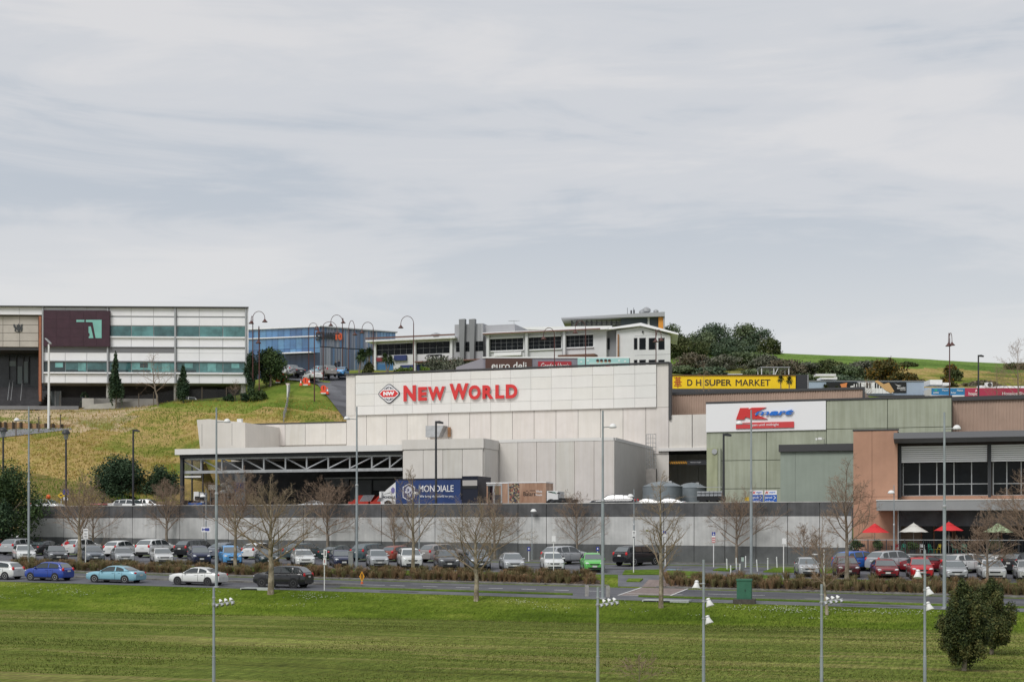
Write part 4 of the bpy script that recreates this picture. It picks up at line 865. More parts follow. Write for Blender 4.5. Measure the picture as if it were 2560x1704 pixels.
def glass_building():
    base = AT(800, 950, 262); s = Site('glass_office_building', 'blue mirrored glass office building beyond the hill road', 'office building', base, R(2)); r = s.root
    X = lambda p: s.x(p, 0); zt = (s.z(622, 825, 0) + s.z(798, 817, 0)) / 2; zb = -3.0; zmid = s.z(720, 843, 0); zl = s.z(720, 884, 0); z4 = s.z(720, 872, 0)
    cols_ = lin(590, 800, 14); xs = [X(p) for p in cols_]; rr = random.Random(9)
    zr = [zb, zl - 3.5, zl, z4, zmid, zt]
    for i in range(14):
        for j in range(5):
            dark = j < 2
            boxpart('glass_pane', (mat('deep blue shade glass', (.012, .03, .06), .05, ior=1.6, var=.4, scale=.2) if dark else rr.choice(M_BLUEGL)), r, xs[i] + .03, xs[i + 1] - .03, 0, .05, zr[j] + .03, zr[j + 1] - .03)
    MB().box(xs[0], xs[-1], .04, 14, zb, zt).obj('frame_grid', mat('blue black frame', (.02, .035, .055), .5), r)
    MB().box(xs[0] - .2, xs[-1] + .1, -.3, .3, zmid - .08, zmid + .1).obj('ledge', M_ALU, r)
    MB().box(X(712), X(785), -1.2, .2, zl - .1, zl + .12).obj('porch_ledge', M_ALU, r)
    MB().box(xs[0] - .3, xs[-1] + .2, -.4, 14, zt, zt + .22).obj('roof_edge', M_ALU, r)
    # right wing turned away
    a2 = R(30) + TH; c = Vector((xs[-1], 0, 0)); e = bpy.data.objects.new('right_wing', None); col.objects.link(e); e.parent = r; e.location = c; e.rotation_euler = (0, 0, a2 - R(2))
    Wl = base + Matrix.Rotation(s.a, 3, 'Z') @ c; q = Matrix.Rotation(-a2, 3, 'Z'); o = q @ (Vector((0, 0, CZ)) - Wl)
    def hit(px, py, v=0.0):
        d = q @ ray(px, py); t = (v - o.y) / d.y; p = o + d * t; return p.x, p.z
    fin = [mat('grey vertical fin %d' % i, k, .6) for i, k in enumerate([(.21, .23, .29), (.30, .32, .38), (.13, .16, .23), (.11, .19, .33)])]
    xa, xb, xc = 0.0, hit(943, 830)[0], hit(989, 830)[0]; n = 44
    for i in range(n):
        for (c0, c1) in ((zb, zl + 1.0), (zl + 1.2, zt)): boxpart('fin', rr.choice(fin), e, xa + (xb - xa) * i / n, xa + (xb - xa) * (i + .9) / n, rr.choice((-.05, 0, .05)), .2, c0, c1)
    for i in range(6): boxpart('glass_pane', rr.choice(M_BLUEGL), e, xb + (xc - xb) * i / 6 + .03, xb + (xc - xb) * (i + 1) / 6 - .03, 0, .08, zb, zt - .1)
    MB().box(xa, xc, .12, 12, zb, zt - .05).obj('wing_body', mat('blue black frame', (.02, .035, .055)), e); MB().box(xa, xc + .3, -.3, 12, zt, zt + .2).obj('roof_edge', M_ALUFR, e)
    a, b = hit(758, 849, -.3), hit(798, 831, -.3)
    a1, b1 = hit(812, 849, -.25), hit(837, 831, -.25); a2_, b2 = hit(839, 849, -.25), hit(856, 832, -.25)
    write('QUARE', hit(800, 848, -.25)[0], b1[0], a1[1], b1[1], -.2, .04, .1).obj('lettering', M_DARK, e); write('10', a2_[0], b2[0], a2_[1], b2[1], -.2, .06, .1).obj('lettering', mat('orange letters', (.72, .13, .05), .5), e)
    p0, p1 = s.hit(789, 852, -.4), s.hit(799, 831, -.4); write('S', p0[0], p1[0], p0[1], p1[1], -.4, .05, .1).obj('lettering', M_DARK, r)
glass_building()

M_WALLW = mat('white painted wall', (.62, .625, .63), .75, var=.04, scale=.5, streak=.06, stain=(.4, .4, .38))
M_WALLG = mat('mid grey panel', (.22, .225, .235), .7, var=.05, scale=.5)
def window_bank(s, parent, px0, py0, px1, py1, v, nx, nz, frame=M_DARK, glass=None):
    x0, z1 = s.hit(px0, py0, v); x1, z0 = s.hit(px1, py1, v); g = .035
    fr = boxpart('window', frame, parent, x0 - .1, x1 + .1, v + .02, v + .15, z0 - .1, z1 + .1)
    for i in range(nx):
        for j in range(nz): boxpart('pane', glass or M_GLASSDK, fr, .1 + (x1 - x0) * i / nx + g / 2, .1 + (x1 - x0) * (i + 1) / nx - g / 2, -.05, .0, .1 + (z1 - z0) * j / nz + g / 2, .1 + (z1 - z0) * (j + 1) / nz - g / 2)
    return fr
def mono_roof(s, name, px0, pyl, px1, pyr, v, over, depth, th=.35, m=None, parent=None):
    x0, zl = s.hit(px0, pyl, v - over); x1, zr = s.hit(px1, pyr, v - over); zt = (zl + zr) / 2
    return MB().box(x0, x1, v - over, v + depth, zt - th, zt).obj(name, m or M_ALU, parent or s.root), zt
def white_centre():
    base = AT(1300, 930, 243); s = Site('retail_centre_building', 'white two storey retail centre with mono pitch roofs on the hill', 'retail centre', base, 0.0); r = s.root
    # left wing
    zt = (s.z(915, 851, 0) + s.z(1135, 841, 0)) / 2; x0, x1 = s.x(936, 0), s.x(1136, 0)
    MB().box(x0, x1, .2, 14, -3, zt).obj('left_wing', M_WALLW, r)
    mono_roof(s, 'left_roof', 914, 850.5, 1137, 839.5, 0, 1.2, 14, .3)
    gt = s.x(914, -1.25); MB().box(gt, s.x(1137, -1.25), -1.4, -1.2, zt + .05, zt + .3).obj('gutter', mat('red brown gutter', (.16, .08, .06), .6), r)
    window_bank(s, r, 940, 861, 1032, 885, .2, 6, 2); window_bank(s, r, 1042, 856, 1124, 882, .2, 5, 2)
    for p in (937, 1036, 1128): boxpart('post', M_WALLW, r, s.x(p, -.4) - .2, s.x(p, -.4) + .2, -.4, .1, -3, zt)
    boxpart('blue_fascia', mat('navy fascia', (.02, .035, .13), .6), r, s.x(985, -.2), s.x(1016, -.2), -.3, .19, s.z(1000, 901, 0), s.z(1000, 888, 0))
    boxpart('blue_door', M_BLUEGL[1], r, s.x(942, 0), s.x(982, 0), .1, .19, -2, s.z(960, 904, 0)); boxpart('shop_window', mat('navy fascia', (.02, .035, .13)), r, s.x(1000, 0), s.x(1068, 0), .1, .19, -2, s.z(1040, 911, 0))
    p0, p1 = s.hit(1069, 901, -.2), s.hit(1103, 885, -.2); boxpart('sign_board', M_BLACK, r, p0[0], p1[0], -.25, .18, p0[1], p1[1])
    a, b = s.hit(1071, 897, -.3), s.hit(1100, 888, -.3); write('GazeBurvill', a[0], b[0], a[1], b[1], -.27, .01, .03).obj('lettering', M_SIGNW, r)
    p0, p1 = s.hit(940, 903, -.2), s.hit(960, 893, -.2); boxpart('sign_board', mat('maroon sign', (.2, .02, .03), .6), r, p0[0], p1[0], -.22, .18, p0[1], p1[1])
    MB().lathe([(.5, 0), (.5, .5), (.9, .6), (.9, .8), (.2, 1.1), (0, 1.1)], 10, (s.x(1090, 4), 4, zt + .3)).obj('roof_vent', M_STEEL, r)
    boxpart('awning', mat('red brown gutter', (.16, .08, .06)), r, s.x(1038, -.9), s.x(1216, -.9), -1.2, .15, s.z(1120, 903, -.9), s.z(1120, 900, -.9))
    # grey stair tower with two leaning fins
    zg = s.z(1180, 809, 0); zgb = s.z(1180, 853, 0)
    MB().box(x1, s.x(1207, 0), .1, 8, -3, zg).obj('stair_tower', mat('light grey tower panel', (.36, .365, .38), .65, var=.04, scale=.6), r)
    MB().box(s.x(1207, 1), s.x(1287, 1), 1, 9, -3, s.z(1240, 812, 1)).obj('grey_plant_room', mat('light grey tower panel', (.36, .365, .38)), r)
    window_bank(s, r, 1140, 855, 1208, 877, .1, 6, 2)
    for p in (1151, 1176): q0, q1 = s.x(p - 3, -.5), s.x(p + 12, -.5); MB().prism([(q0 + .35, -3), (q1 - .35, -3), (q1, s.z(p, 797.5, -.5)), (q0, s.z(p, 798, -.5))], -.7, .12).obj('leaning_fin', M_WALLG, r)
    for p in (1148, 1172, 1200): boxpart('joint', M_JOINT, r, s.x(p, .1), s.x(p, .1) + .04, .08, .12, zgb, zg)
    # right wing with three window bands and gable end
    zr = (s.z(1220, 838, 0) + s.z(1500, 825.5, 0)) / 2; xa, xb, xe = s.x(1216, 0), s.x(1515, 0), s.x(1676, 0)
    MB().box(xa, xb, .2, 12, -3, zr).obj('right_wing', M_WALLW, r)
    MB().box(s.x(1207, -1), s.x(1520, -1), -1.1, 6, zr + .02, zr + .35).obj('right_roof', M_ALU, r); MB().box(s.x(1207, -1.2), s.x(1500, -1.2), -1.25, -1.1, zr, zr + .2).obj('gutter', mat('red brown gutter', (.16, .08, .06)), r)
    for a, b, t, bt in ((1225, 1308, 848, 874), (1320, 1403, 844, 870.5), (1414, 1483, 839.5, 866)): 
        fr = window_bank(s, r, a, t, b, bt, .2, 6, 3); zz = s.z((a + b) / 2, bt + 2, 0); boxpart('sill', M_ALU, r, s.x(a - 1, 0), s.x(b + 1, 0), -.1, .18, zz - .12, zz + .05); zz = s.z((a + b) / 2, t - 3, 0); boxpart('hood', M_ALU, r, s.x(a - 1, 0), s.x(b + 1, 0), -.2, .18, zz - .05, zz + .12)
    for p in (1219, 1316, 1410): boxpart('post', M_WALLW, r, s.x(p, -.6) - .22, s.x(p, -.6) + .22, -.6, .15, -3, zr); boxpart('post_shadow_gap', M_WALLG, r, s.x(p - 3, -.3) - .1, s.x(p - 3, -.3) + .05, -.3, .16, -3, zr - .4)
    p0, p1 = s.hit(1235, 890, -.2), s.hit(1303, 879, -.2); boxpart('sign_board', M_SIGNW, r, p0[0], p1[0], -.2, .15, p0[1], p1[1])
    boxpart('awning', mat('brown awning', (.15, .075, .05), .7), r, s.x(1396, -1.4), s.x(1488, -1.4), -1.8, .15, s.z(1440, 892, -1.4), s.z(1440, 886, -1.4))
    boxpart('recess', M_WALLG, r, s.x(1515, 1), s.x(1541, 1), 1, 11, -3, s.z(1528, 827, 1)); boxpart('recess_window', M_GLASSDK, r, s.x(1517, .9), s.x(1524, .9), .9, 1.0, s.z(1520, 873, 1), s.z(1520, 845, 1))
    # gable block seen end on
    gx0, gx1 = s.x(1541, 0), s.x(1676, 0); ap, za = s.hit(1602, 816.5, 0); zl_ = s.z(1541, 826, 0); zr_ = s.z(1676, 838, 0)
    MB().prism([(gx0, -3), (gx1, -3), (gx1, zr_), (ap, za), (gx0, zl_)], 0, 12).shear(-.225).obj('gable_wall', M_WALLW, r)
    MB().prism([(s.x(1515, 0), s.z(1515, 825.5, 0)), (ap, za + .05), (s.x(1696, 0), s.z(1696, 838, 0)), (s.x(1696, 0), s.z(1696, 834, 0)), (ap, za + .55), (s.x(1515, 0), s.z(1515, 822, 0))], -.8, 12).shear(-.225).obj('gable_roof', M_ALU, r)
    boxpart('flue', mat('rusty pipe', (0.30, 0.16, 0.08)), r, s.x(1544, -.3), s.x(1547, -.3), -.4, -.1, -2, s.z(1545, 836, 0))
    for a, b in ((1586, 1592), (1599.5, 1613), (1623, 1637), (1647, 1660)):
        for t, bt in ((846, 872), (900.5, 925)): window_bank(s, r, a, t, b, bt, -.04, 1, 1)
    for y in (838, 887): boxpart('joint', M_WALLG, r, s.x(1587, -.02), gx1, -.015, .01, s.z(1620, y, 0) - .02, s.z(1620, y, 0) + .02)
    boxpart('floodlight', M_BLACK, r, s.x(1605, -.3), s.x(1608, -.3), -.3, .05, s.z(1606, 832, 0), s.z(1606, 827, 0))
white_centre()

def pavilion():
    base = AT(1540, 880, 285); s = Site('hilltop_pavilion', 'glazed hilltop pavilion with thin sloping grey roof and orange end', 'pavilion', base, TH - R(6)); r = s.root
    x0, x1 = s.x(1404, 0), s.x(1662, 0); zl, zr = s.z(1404, 797, 0), s.z(1662, 781, 0)
    MB().prism([(x0, zl - .15), (x1, zr - .9), (x1, zr), (x0, zl + .1)], -1, 12).obj('roof', M_ALUFR, r)
    zb = s.z(1500, 820, 0)
    for i, p in enumerate(lin(1428, 1552, 10)): boxpart('post', M_DARK, r, s.x(p, 1), s.x(p, 1) + .25, 1, 1.2, zb - 2, s.z(p, 799, 0))
    for z in (806, 812): boxpart('rail', M_DARK, r, s.x(1428, 1), s.x(1552, 1), 1.02, 1.1, s.z(1490, z, 0), s.z(1490, z, 0) + .12)
    ps = lin(1430, 1552, 10)
    for a, b in zip(ps[:-1], ps[1:]): boxpart('glass_pane', mat('pale see through glass', (.35, .37, .36), .1, alpha=.45), r, s.x(a, 1), s.x(b, 1), 1.25, 1.3, zb - 2, s.z(a, 800, 0))
    MB().box(s.x(1552, .5), s.x(1648, .5), .5, 10, zb - 4, s.z(1600, 788, 0)).obj('blue_grey_wall', mat('blue grey cladding', (.085, .105, .13), .7), r)
    boxpart('white_post', M_WALLW, r, s.x(1619, .2), s.x(1624, .2), .1, .5, zb - 4, s.z(1620, 786, 0))
    boxpart('orange_panel', mat('orange panel', (.72, .30, .04), .6), r, s.x(1646, 0), s.x(1658, 0), -.3, .3, zb - 3, s.z(1650, 785, 0)); boxpart('end_post', M_ALUFR, r, s.x(1658, 0), s.x(1662, 0), -.6, .4, zb - 3, s.z(1660, 781, 0))
    for p, y, k in ((1606, 785, .6), (1616, 783, .75), (1640, 781, .45)): 
        c = s.hit(p, y, 4); MB().lathe([(.6 * k, 0), (.6 * k, .5 * k), (1.15 * k, .8 * k), (1.15 * k, 1.5 * k), (.5 * k, 2.0 * k), (0, 2.0 * k)], 12, (c[0], 4, c[1] - .3)).obj('roof_vent', M_STEEL, r, 40)
    for p in (1568.5, 1584): c = s.hit(p, 784, 3); MB().tube([(c[0], 3, c[1] - .5), (c[0], 3, c[1] + 1.2)], .05, 4).obj('aerial', M_DARK, r)
    for p, y in ((1578, 783), (1585, 782)): c = s.hit(p, y, 3); MB().tube([(c[0], 3, c[1] - .5), (c[0], 3, c[1] + .6)], .16, 6).obj('flue_pipe', M_DARK, r)
    # low white roof in front
    MB().box(s.x(1290, -6), s.x(1530, -6), -6, 4, s.z(1400, 823, -6), s.z(1400, 816, -6)).obj('lower_roof', M_ALU, r); MB().box(s.x(1294, -5.5), s.x(1520, -5.5), -5.5, 4, s.z(1400, 850, -6), s.z(1400, 823, -6)).obj('lower_wall', M_FLASH, r)
    c = s.hit(1285, 802, -3); mb = MB().tube([(c[0], -3, c[1] - 3.5), (c[0], -3, c[1] + .1)], .05, 4)
    mb.tube([(c[0] - 1.1, -3, c[1]), (c[0] + 1.1, -3, c[1])], .04, 4)
    for k in range(5): mb.tube([(c[0] - 1 + k * .5, -3.4, c[1]), (c[0] - 1 + k * .5, -2.6, c[1])], .03, 3)
    mb.obj('tv_aerial', M_STEEL, r)
pavilion()

def deli_building():
    base = AT(1350, 960, 218); s = Site('deli_building', 'low mauve shop building with brown deli and red art store sign boards', 'shop building', base, TH); r = s.root
    lil = mat('mauve ribbed steel', (.245, .235, .285), .65, var=.05, scale=1)
    zt = s.z(1350, 894, 0); x0, x1, z0, z1 = corrugated(s, 'ribbed_wall', 1208, 895.5, 1445, 990, 0, lil, pitch=.2, depth=.04)
    MB().box(x0, s.x(1575, 0), .05, 12, -2, zt - .1).obj('body', lil, r)
    MB().prism([(s.x(1140, 0), s.z(1140, 917, 0)), (x0 + .02, zt), (x0 + .02, -2), (s.x(1140, 0), -2)][::-1], .1, 8).obj('sloping_end', mat('mauve end wall', (.30, .285, .33), .7), r)
    MB().box(x0 - .1, s.x(1575, 0), -.15, .4, zt - .05, zt + .12).obj('parapet_flashing', M_ALU, r)
    lh = s.z(1350, 902, 0)
    def sign(name, px0, py0, px1, py1, m, y=-.15):
        p0, p1 = s.hit(px0, py1, y), s.hit(px1, py0, y); return boxpart(name, m, r, p0[0], p1[0], y, -.02, p0[1], p1[1])
    sign('sign_board', 1213.5, 896.5, 1330, 975, mat('chocolate sign', (.085, .040, .032), .6)); a, b = s.hit(1229, 934, -.2), s.hit(1316, 904, -.2)
    v, f = glyphs('euro deli', 0.0, 1.0); write('euro deli', a[0], b[0], s.z(1270, 922.5, -.2), s.z(1270, 904.5, -.2), -.18, .004, .05).obj('lettering', M_SIGNW, r)
    sign('sign_board', 1345, 903, 1428.5, 960, mat('art store red', (.36, .03, .045), .6)); write('Gordon Harris', s.x(1352, -.2), s.x(1423, -.2), s.z(1390, 921, -.2), s.z(1390, 907, -.2), -.18, .0, .04, shear=.35).obj('lettering', M_SIGNW, r)  # the red board is the sign of an art store
    sign('sign_board', 1444, 894.5, 1573, 975, mat('mint sign board', (.36, .60, .60), .6)); sign('sign_panel', 1472, 905.5, 1551, 940, mat('pale mint panel', (.50, .68, .67), .6), -.2)
    for p in (1494, 1503.5, 1514, 1523.5):
        c = s.hit(p, 902.5, -.25); mb = MB().ell((c[0], -.22, c[1]), (.2, .05, .22)); mb.obj('painted_head', mat('painted face', (.62, .38, .28), .7), r); MB().ell((c[0], -.24, c[1] + .12), (.25, .05, .2)).obj('painted_hair', mat('painted hair', (.05, .02, .02), .7), r)
    for k, p in enumerate((1476, 1482, 1492, 1500, 1508, 1517, 1523, 1533, 1541)):
        c = s.hit(p, 913.5, -.25); MB().ell((c[0], -.22, c[1]), (.2, .04, .2)).obj('painted_mark', M_RED if k in (0, 1, 5, 6) else mat('painted mark green', (.10, .28, .16), .7), r)
    for p, y in ((1453, 904), (1470, 901), (1548, 901), (1563, 903)): c = s.hit(p, y, -.2); MB().ell((c[0], -.16, c[1]), (.18, .03, .1)).obj('painted_cloud', M_SIGNW, r)
deli_building()

def asian_market():
    base = AT(1850, 985, 198); s = Site('asian_supermarket_building', 'low shop with long yellow super market sign board above the brown roof', 'shop building', base, TH); r = s.root
    ye = mat('sign yellow', (.92, .62, .012), .5); y = -.3
    p0, p1 = s.hit(1681, 971, y), s.hit(1989, 938.5, y); boxpart('sign_board', ye, r, p0[0], p1[0], y, 0, p0[1], p1[1])
    MB().box(s.x(1677, 0), s.x(2022, 0), .02, 12, 0, p1[1] - .05).obj('body', M_FLASH, r)
    MB().box(s.x(1677, -.4), s.x(1990, -.4), -.45, .3, p1[1], p1[1] + .14).obj('sign_cap', mat('brown cap', (.10, .06, .04), .7), r)
    boxpart('charcoal_panel', M_DARK, r, s.x(1991, -.2), s.x(2019, -.2), -.2, .01, s.z(2000, 972, -.2), s.z(2000, 936, -.2)); boxpart('edge_post', M_STEEL, r, s.x(2019, -.3), s.x(2021, -.3), -.3, 0, s.z(2000, 975, -.2), s.z(2000, 936, -.2))
    MB().box(s.x(1674, -2), s.x(2024, -2), -3, .0, s.z(1850, 984, -2), s.z(1850, 973, -2)).obj('verandah_roof', mat('slate verandah', (.06, .065, .075), .6), r)
    boxpart('end_wall', M_TERRA, r, s.x(1674, .0), s.x(1681, .0), -.3, 10, 0, s.z(1677, 938, 0))
    bk = mat('sign black', (.045, .035, .02), .6)
    for w, a, b in (('D', 1718, 1731), ('H', 1740, 1753), ('SUPER', 1762, 1829), ('MARKET', 1839, 1926)): p, q = s.hit(a, 964, y), s.hit(b, 948, y); write(w, p[0], q[0], p[1], q[1], y - .01, .022, .03).obj('lettering', bk, r)
    # the red character, stroke by stroke
    mr = mat('character red', (.36, .02, .025), .6); hx0, hz1 = s.hit(1685, 942, y); hx1, hz0 = s.hit(1704, 968.5, y); w, h = hx1 - hx0, hz1 - hz0; ch = bpy.data.objects.new('character', None); col.objects.link(ch); ch.parent = r
    for k, (a, b, c, d) in enumerate(((.05, .95, .86, .93), (.28, .36, .78, 1.0), (.64, .72, .78, 1.0), (.18, .82, .68, .75), (.0, 1.0, .50, .57), (.22, .30, .38, .68), (.70, .78, .38, .68), (.12, .88, .32, .39), (.0, 1.0, .16, .23), (.46, .55, .0, .82))): boxpart('stroke', mr, ch, hx0 + a * w, hx0 + b * w, y - .03 - .002 * k, y - .001, hz0 + c * h, hz0 + d * h)
    # scaffold frame on the roof
    sf = bpy.data.objects.new('roof_frame', None); col.objects.link(sf); sf.parent = r; q0, q1 = s.x(1904, 6), s.x(1972, 6); zt, zb = s.z(1940, 918, 6), s.z(1940, 942, 6)
    for x in (q0, q0 + (q1 - q0) * .45, q1): 
        for yy in (6, 9): MB().tube([(x, yy, zb - 2), (x, yy, zt)], .07, 5).obj('frame_post', M_WHITE, sf)
    for yy in (6, 9): MB().tube([(q0, yy, zt), (q1, yy, zt)], .07, 5).obj('frame_rail', M_WHITE, sf); MB().tube([(q0 + (q1 - q0) * .45, yy, zb), (q0 + (q1 - q0) * .62, yy, zt)], .06, 5).obj('frame_brace', M_WHITE, sf)
    boxpart('frame_roof', M_STEEL, sf, q0 - .2, q1 + .2, 5.8, 9.2, zt, zt + .08)
    for a, b in ((1820, 1856), (2040, 2090)): p0, p1 = s.hit(a, 940, 4), s.hit(b, 934, 4); boxpart('roof_unit', M_WHITE, r, p0[0], p1[0], 4, 5.5, p0[1], p1[1])
asian_market()

def music_row():
    base = AT(2250, 990, 214); s = Site('music_shop_building', 'pale blue shop row with piano keyboard mural and music sign', 'shop building', base, TH + R(1)); r = s.root
    bl = mat('pale blue wall', (.34, .415, .52), .75, var=.05, scale=.6, streak=.06, stain=(.25, .3, .36)); y = -.12
    zt = s.z(2150, 953, 0); zb = s.z(2150, 986, 0); x0, x1, x2 = s.x(2020, 0), s.x(2310, 0), s.x(2331, 0)
    MB().box(x0, x1, 0, 12, zb - 3, zt).obj('body', bl, r); MB().box(x1, x2 + .5, .1, 12, zb - 3, s.z(2320, 969, 0)).obj('body', bl, r)
    MB().box(x0 - .1, x1 + .1, -.12, .4, zt, zt + .13).obj('parapet_flashing', M_WALLG, r)
    def sg(name, a, b, c, d, m, yy=y): p0, p1 = s.hit(a, d, yy), s.hit(c, b, yy); return boxpart(name, m, r, p0[0], p1[0], yy, -.001, p0[1], p1[1])
    sg('mural_board', 2066, 955, 2266, 981, M_BLACK)
    kz1, kz0 = s.z(2180, 955, y), s.z(2180, 983, y)
    for i in range(13):
        a, b = 2116 + i * 9.0, 2116 + (i + 1) * 9.0; xa, xb = s.x(a, y - .02), s.x(b, y - .02); t = max(0, (i - 7) / 6.0); zlo = kz0 + (.0 if i > 2 else .6); MB().prism([(xa + .015, zlo), (xb - .015, zlo), (xb - .015, min(kz1, kz1 - max(0, 3 - i) * .25 - max(0, i - 8) * .32)), (xa + .015, min(kz1, kz1 - max(0, 3 - i) * .3 - max(0, i - 8) * .28))], y - .05, y - .002).obj('piano_key', M_SIGNW, r)
    for i, p in enumerate((2122, 2137, 2143, 2149, 2166, 2173, 2187, 2193, 2200)): xa = s.x(p, y - .07); boxpart('black_key', M_BLACK, r, xa, xa + .22, y - .09, y - .055, s.z(2180, 969.5, y), s.z(2180, 956.5, y))
    sa = mat('painted saxophone', (.58, .36, .16), .6); g = lambda a, b: s.hit(a, b, y - .1)
    MB().prism([g(*p) for p in ((2186, 952), (2194, 950), (2232, 974), (2228, 982), (2215, 976))][::-1], y - .12, y - .095).obj('painted_sax', sa, r); MB().prism([g(*p) for p in ((2208, 960), (2222, 956), (2236, 978), (2226, 982))][::-1], y - .13, y - .121).obj('painted_sax', sa, r)
    MB().prism([g(*p) for p in ((2100, 960), (2118, 956), (2116, 966), (2122, 972), (2106, 973))][::-1], y - .12, y - .051).obj('painted_guitar', mat('painted guitar', (.70, .25, .08), .6), r)
    write('music', s.x(2243, y), s.x(2264, y), s.z(2250, 972, y), s.z(2250, 966, y), y - .01, .02, .02).obj('lettering', M_SIGNW, r); write('works', s.x(2250, y), s.x(2264, y), s.z(2250, 976, y), s.z(2250, 973, y), y - .01, .0, .02).obj('lettering', M_SIGNW, r)
    MB().prism([g(*p) for p in ((2237, 959), (2244, 962), (2254, 963), (2246, 965))][::-1], y - .03, y - .002).obj('bird_mark', M_SIGNW, r)
    sg('verandah_shade', 2140, 987, 2326, 998, M_FLASH, -.5)
    for a, b, c, d in ((2042, 947, 2081, 953), (2310, 954, 2340, 966), (2341, 961, 2360, 967)): sg('roof_unit', a, b, c, d, M_WHITE, 3.0)
    # second shop: clinic and hospice boards
    base = AT(2450, 995, 210); s2 = Site('hospice_shop_building', 'shop row with blue clinic board and long red hospice shop board', 'shop building', base, TH + R(1)); r2 = s2.root
    def s2g(name, a, b, c, d, m, yy=-.1, dep=.0): p0, p1 = s2.hit(a, d, yy), s2.hit(c, b, yy); return boxpart(name, m, r2, p0[0], p1[0], yy, dep, p0[1], p1[1])
    MB().box(s2.x(2331, 0), s2.x(2700, 0), .01, 10, -1, s2.z(2450, 969, 0)).obj('body', M_WALLW, r2)
    s2g('sign_board', 2329, 970, 2412, 987, mat('clinic blue', (.03, .20, .42), .55)); s2g('sign_board', 2412.5, 970, 2700, 990.5, mat('hospice crimson', (.44, .045, .10), .55)); s2g('sign_base', 2326, 987.3, 2411, 992, M_ALU, -.3)
    for w, a, b, c, d, m in (('active', 2334, 2347, 978, 983, M_SIGNW), ('Physio', 2356, 2371, 973, 977.5, M_SIGNW), ('Pilates', 2393, 2408, 973, 977.5, M_SIGNW), ('Rehab', 2378, 2390, 979, 983, M_SIGNW), ('hospice', 2422, 2448, 979, 990, M_SIGNW), ('Hospice Shop', 2506, 2572, 979, 989, M_SIGNW)): write(w, s2.x(a, -.2), s2.x(b, -.2), s2.z(a, d, -.2), s2.z(a, c, -.2), -.13, .01, .03).obj('lettering', m, r2)
    MB().ell((s2.x(2340, -.15), -.13, s2.z(2340, 975, -.15)), (.25, .03, .12)).obj('leaf_mark', mat('leaf green', (.05, .45, .25), .6), r2); MB().prism([s2.hit(2438, 978, -.15), s2.hit(2443, 978, -.15), s2.hit(2441, 972, -.15)], -.14, -.1).obj('flame_mark', M_SIGNW, r2)
    for a, b, c, d in ((2450, 963, 2463, 969),): s2g('roof_unit', a, b, c, d, M_WHITE, 2.0, 3.4)
    u = s2g('air_conditioner', 2466, 955.5, 2481, 967.5, M_WHITE, 2.0, 2.8); MB().lathe([(.32, 0), (.32, .03), (.0, .03)], 14, (.5, -.03, .36), axis='y').obj('fan_grille', M_DARK, u)
    s2g('roof_ridge', 2490, 965, 2700, 970, M_ALU, 3.0, 6.0)
music_row()
# ------------------------------------------------------------------ cars
M_TYRE = mat('tyre rubber', (.018, .018, .019), .85)
M_RIM = mat('alloy rim', (.52, .53, .54), .35, metal=.6)
M_RIMDK = mat('dark alloy rim', (.12, .12, .125), .35, metal=.6)
M_CARGLASS = mat('car glass', (.024, .032, .034), .04, ior=1.85)
M_SCREEN = mat('windscreen glass', (.075, .095, .102), .04, ior=2.5)  # paler base colour stands in for reflected sky and the cabin behind
M_HEAD = mat('headlamp', (.66, .68, .70), .12, ior=1.6)
M_TAIL = mat('tail lamp', (.55, .02, .025), .15)
M_PLATE = mat('number plate', (.62, .62, .60), .5)
M_SEAM = mat('panel seam', (.02, .02, .022), .8)
def paint(name, c): return mat('car paint ' + name, c, .32, metal=.15, coat=.8, var=.02)
PAINT = {'white': (.70, .71, .70), 'silver': (.40, .415, .43), 'pearl': (.58, .585, .58), 'grey': (.10, .105, .115), 'slate': (.16, .18, .21), 'black': (.012, .013, .016), 'navy': (.018, .024, .065), 'blue': (.016, .055, .33), 'sky': (.22, .44, .54), 'green': (.13, .50, .11), 'dkgreen': (.012, .03, .028), 'maroon': (.10, .012, .02), 'wine': (.22, .014, .022), 'red': (.50, .018, .025), 'bronze': (.27, .25, .24), 'teal': (.055, .085, .095), 'azure': (.10, .36, .72), 'orange': (.25, .06, .035), 'royal': (.03, .13, .48)}
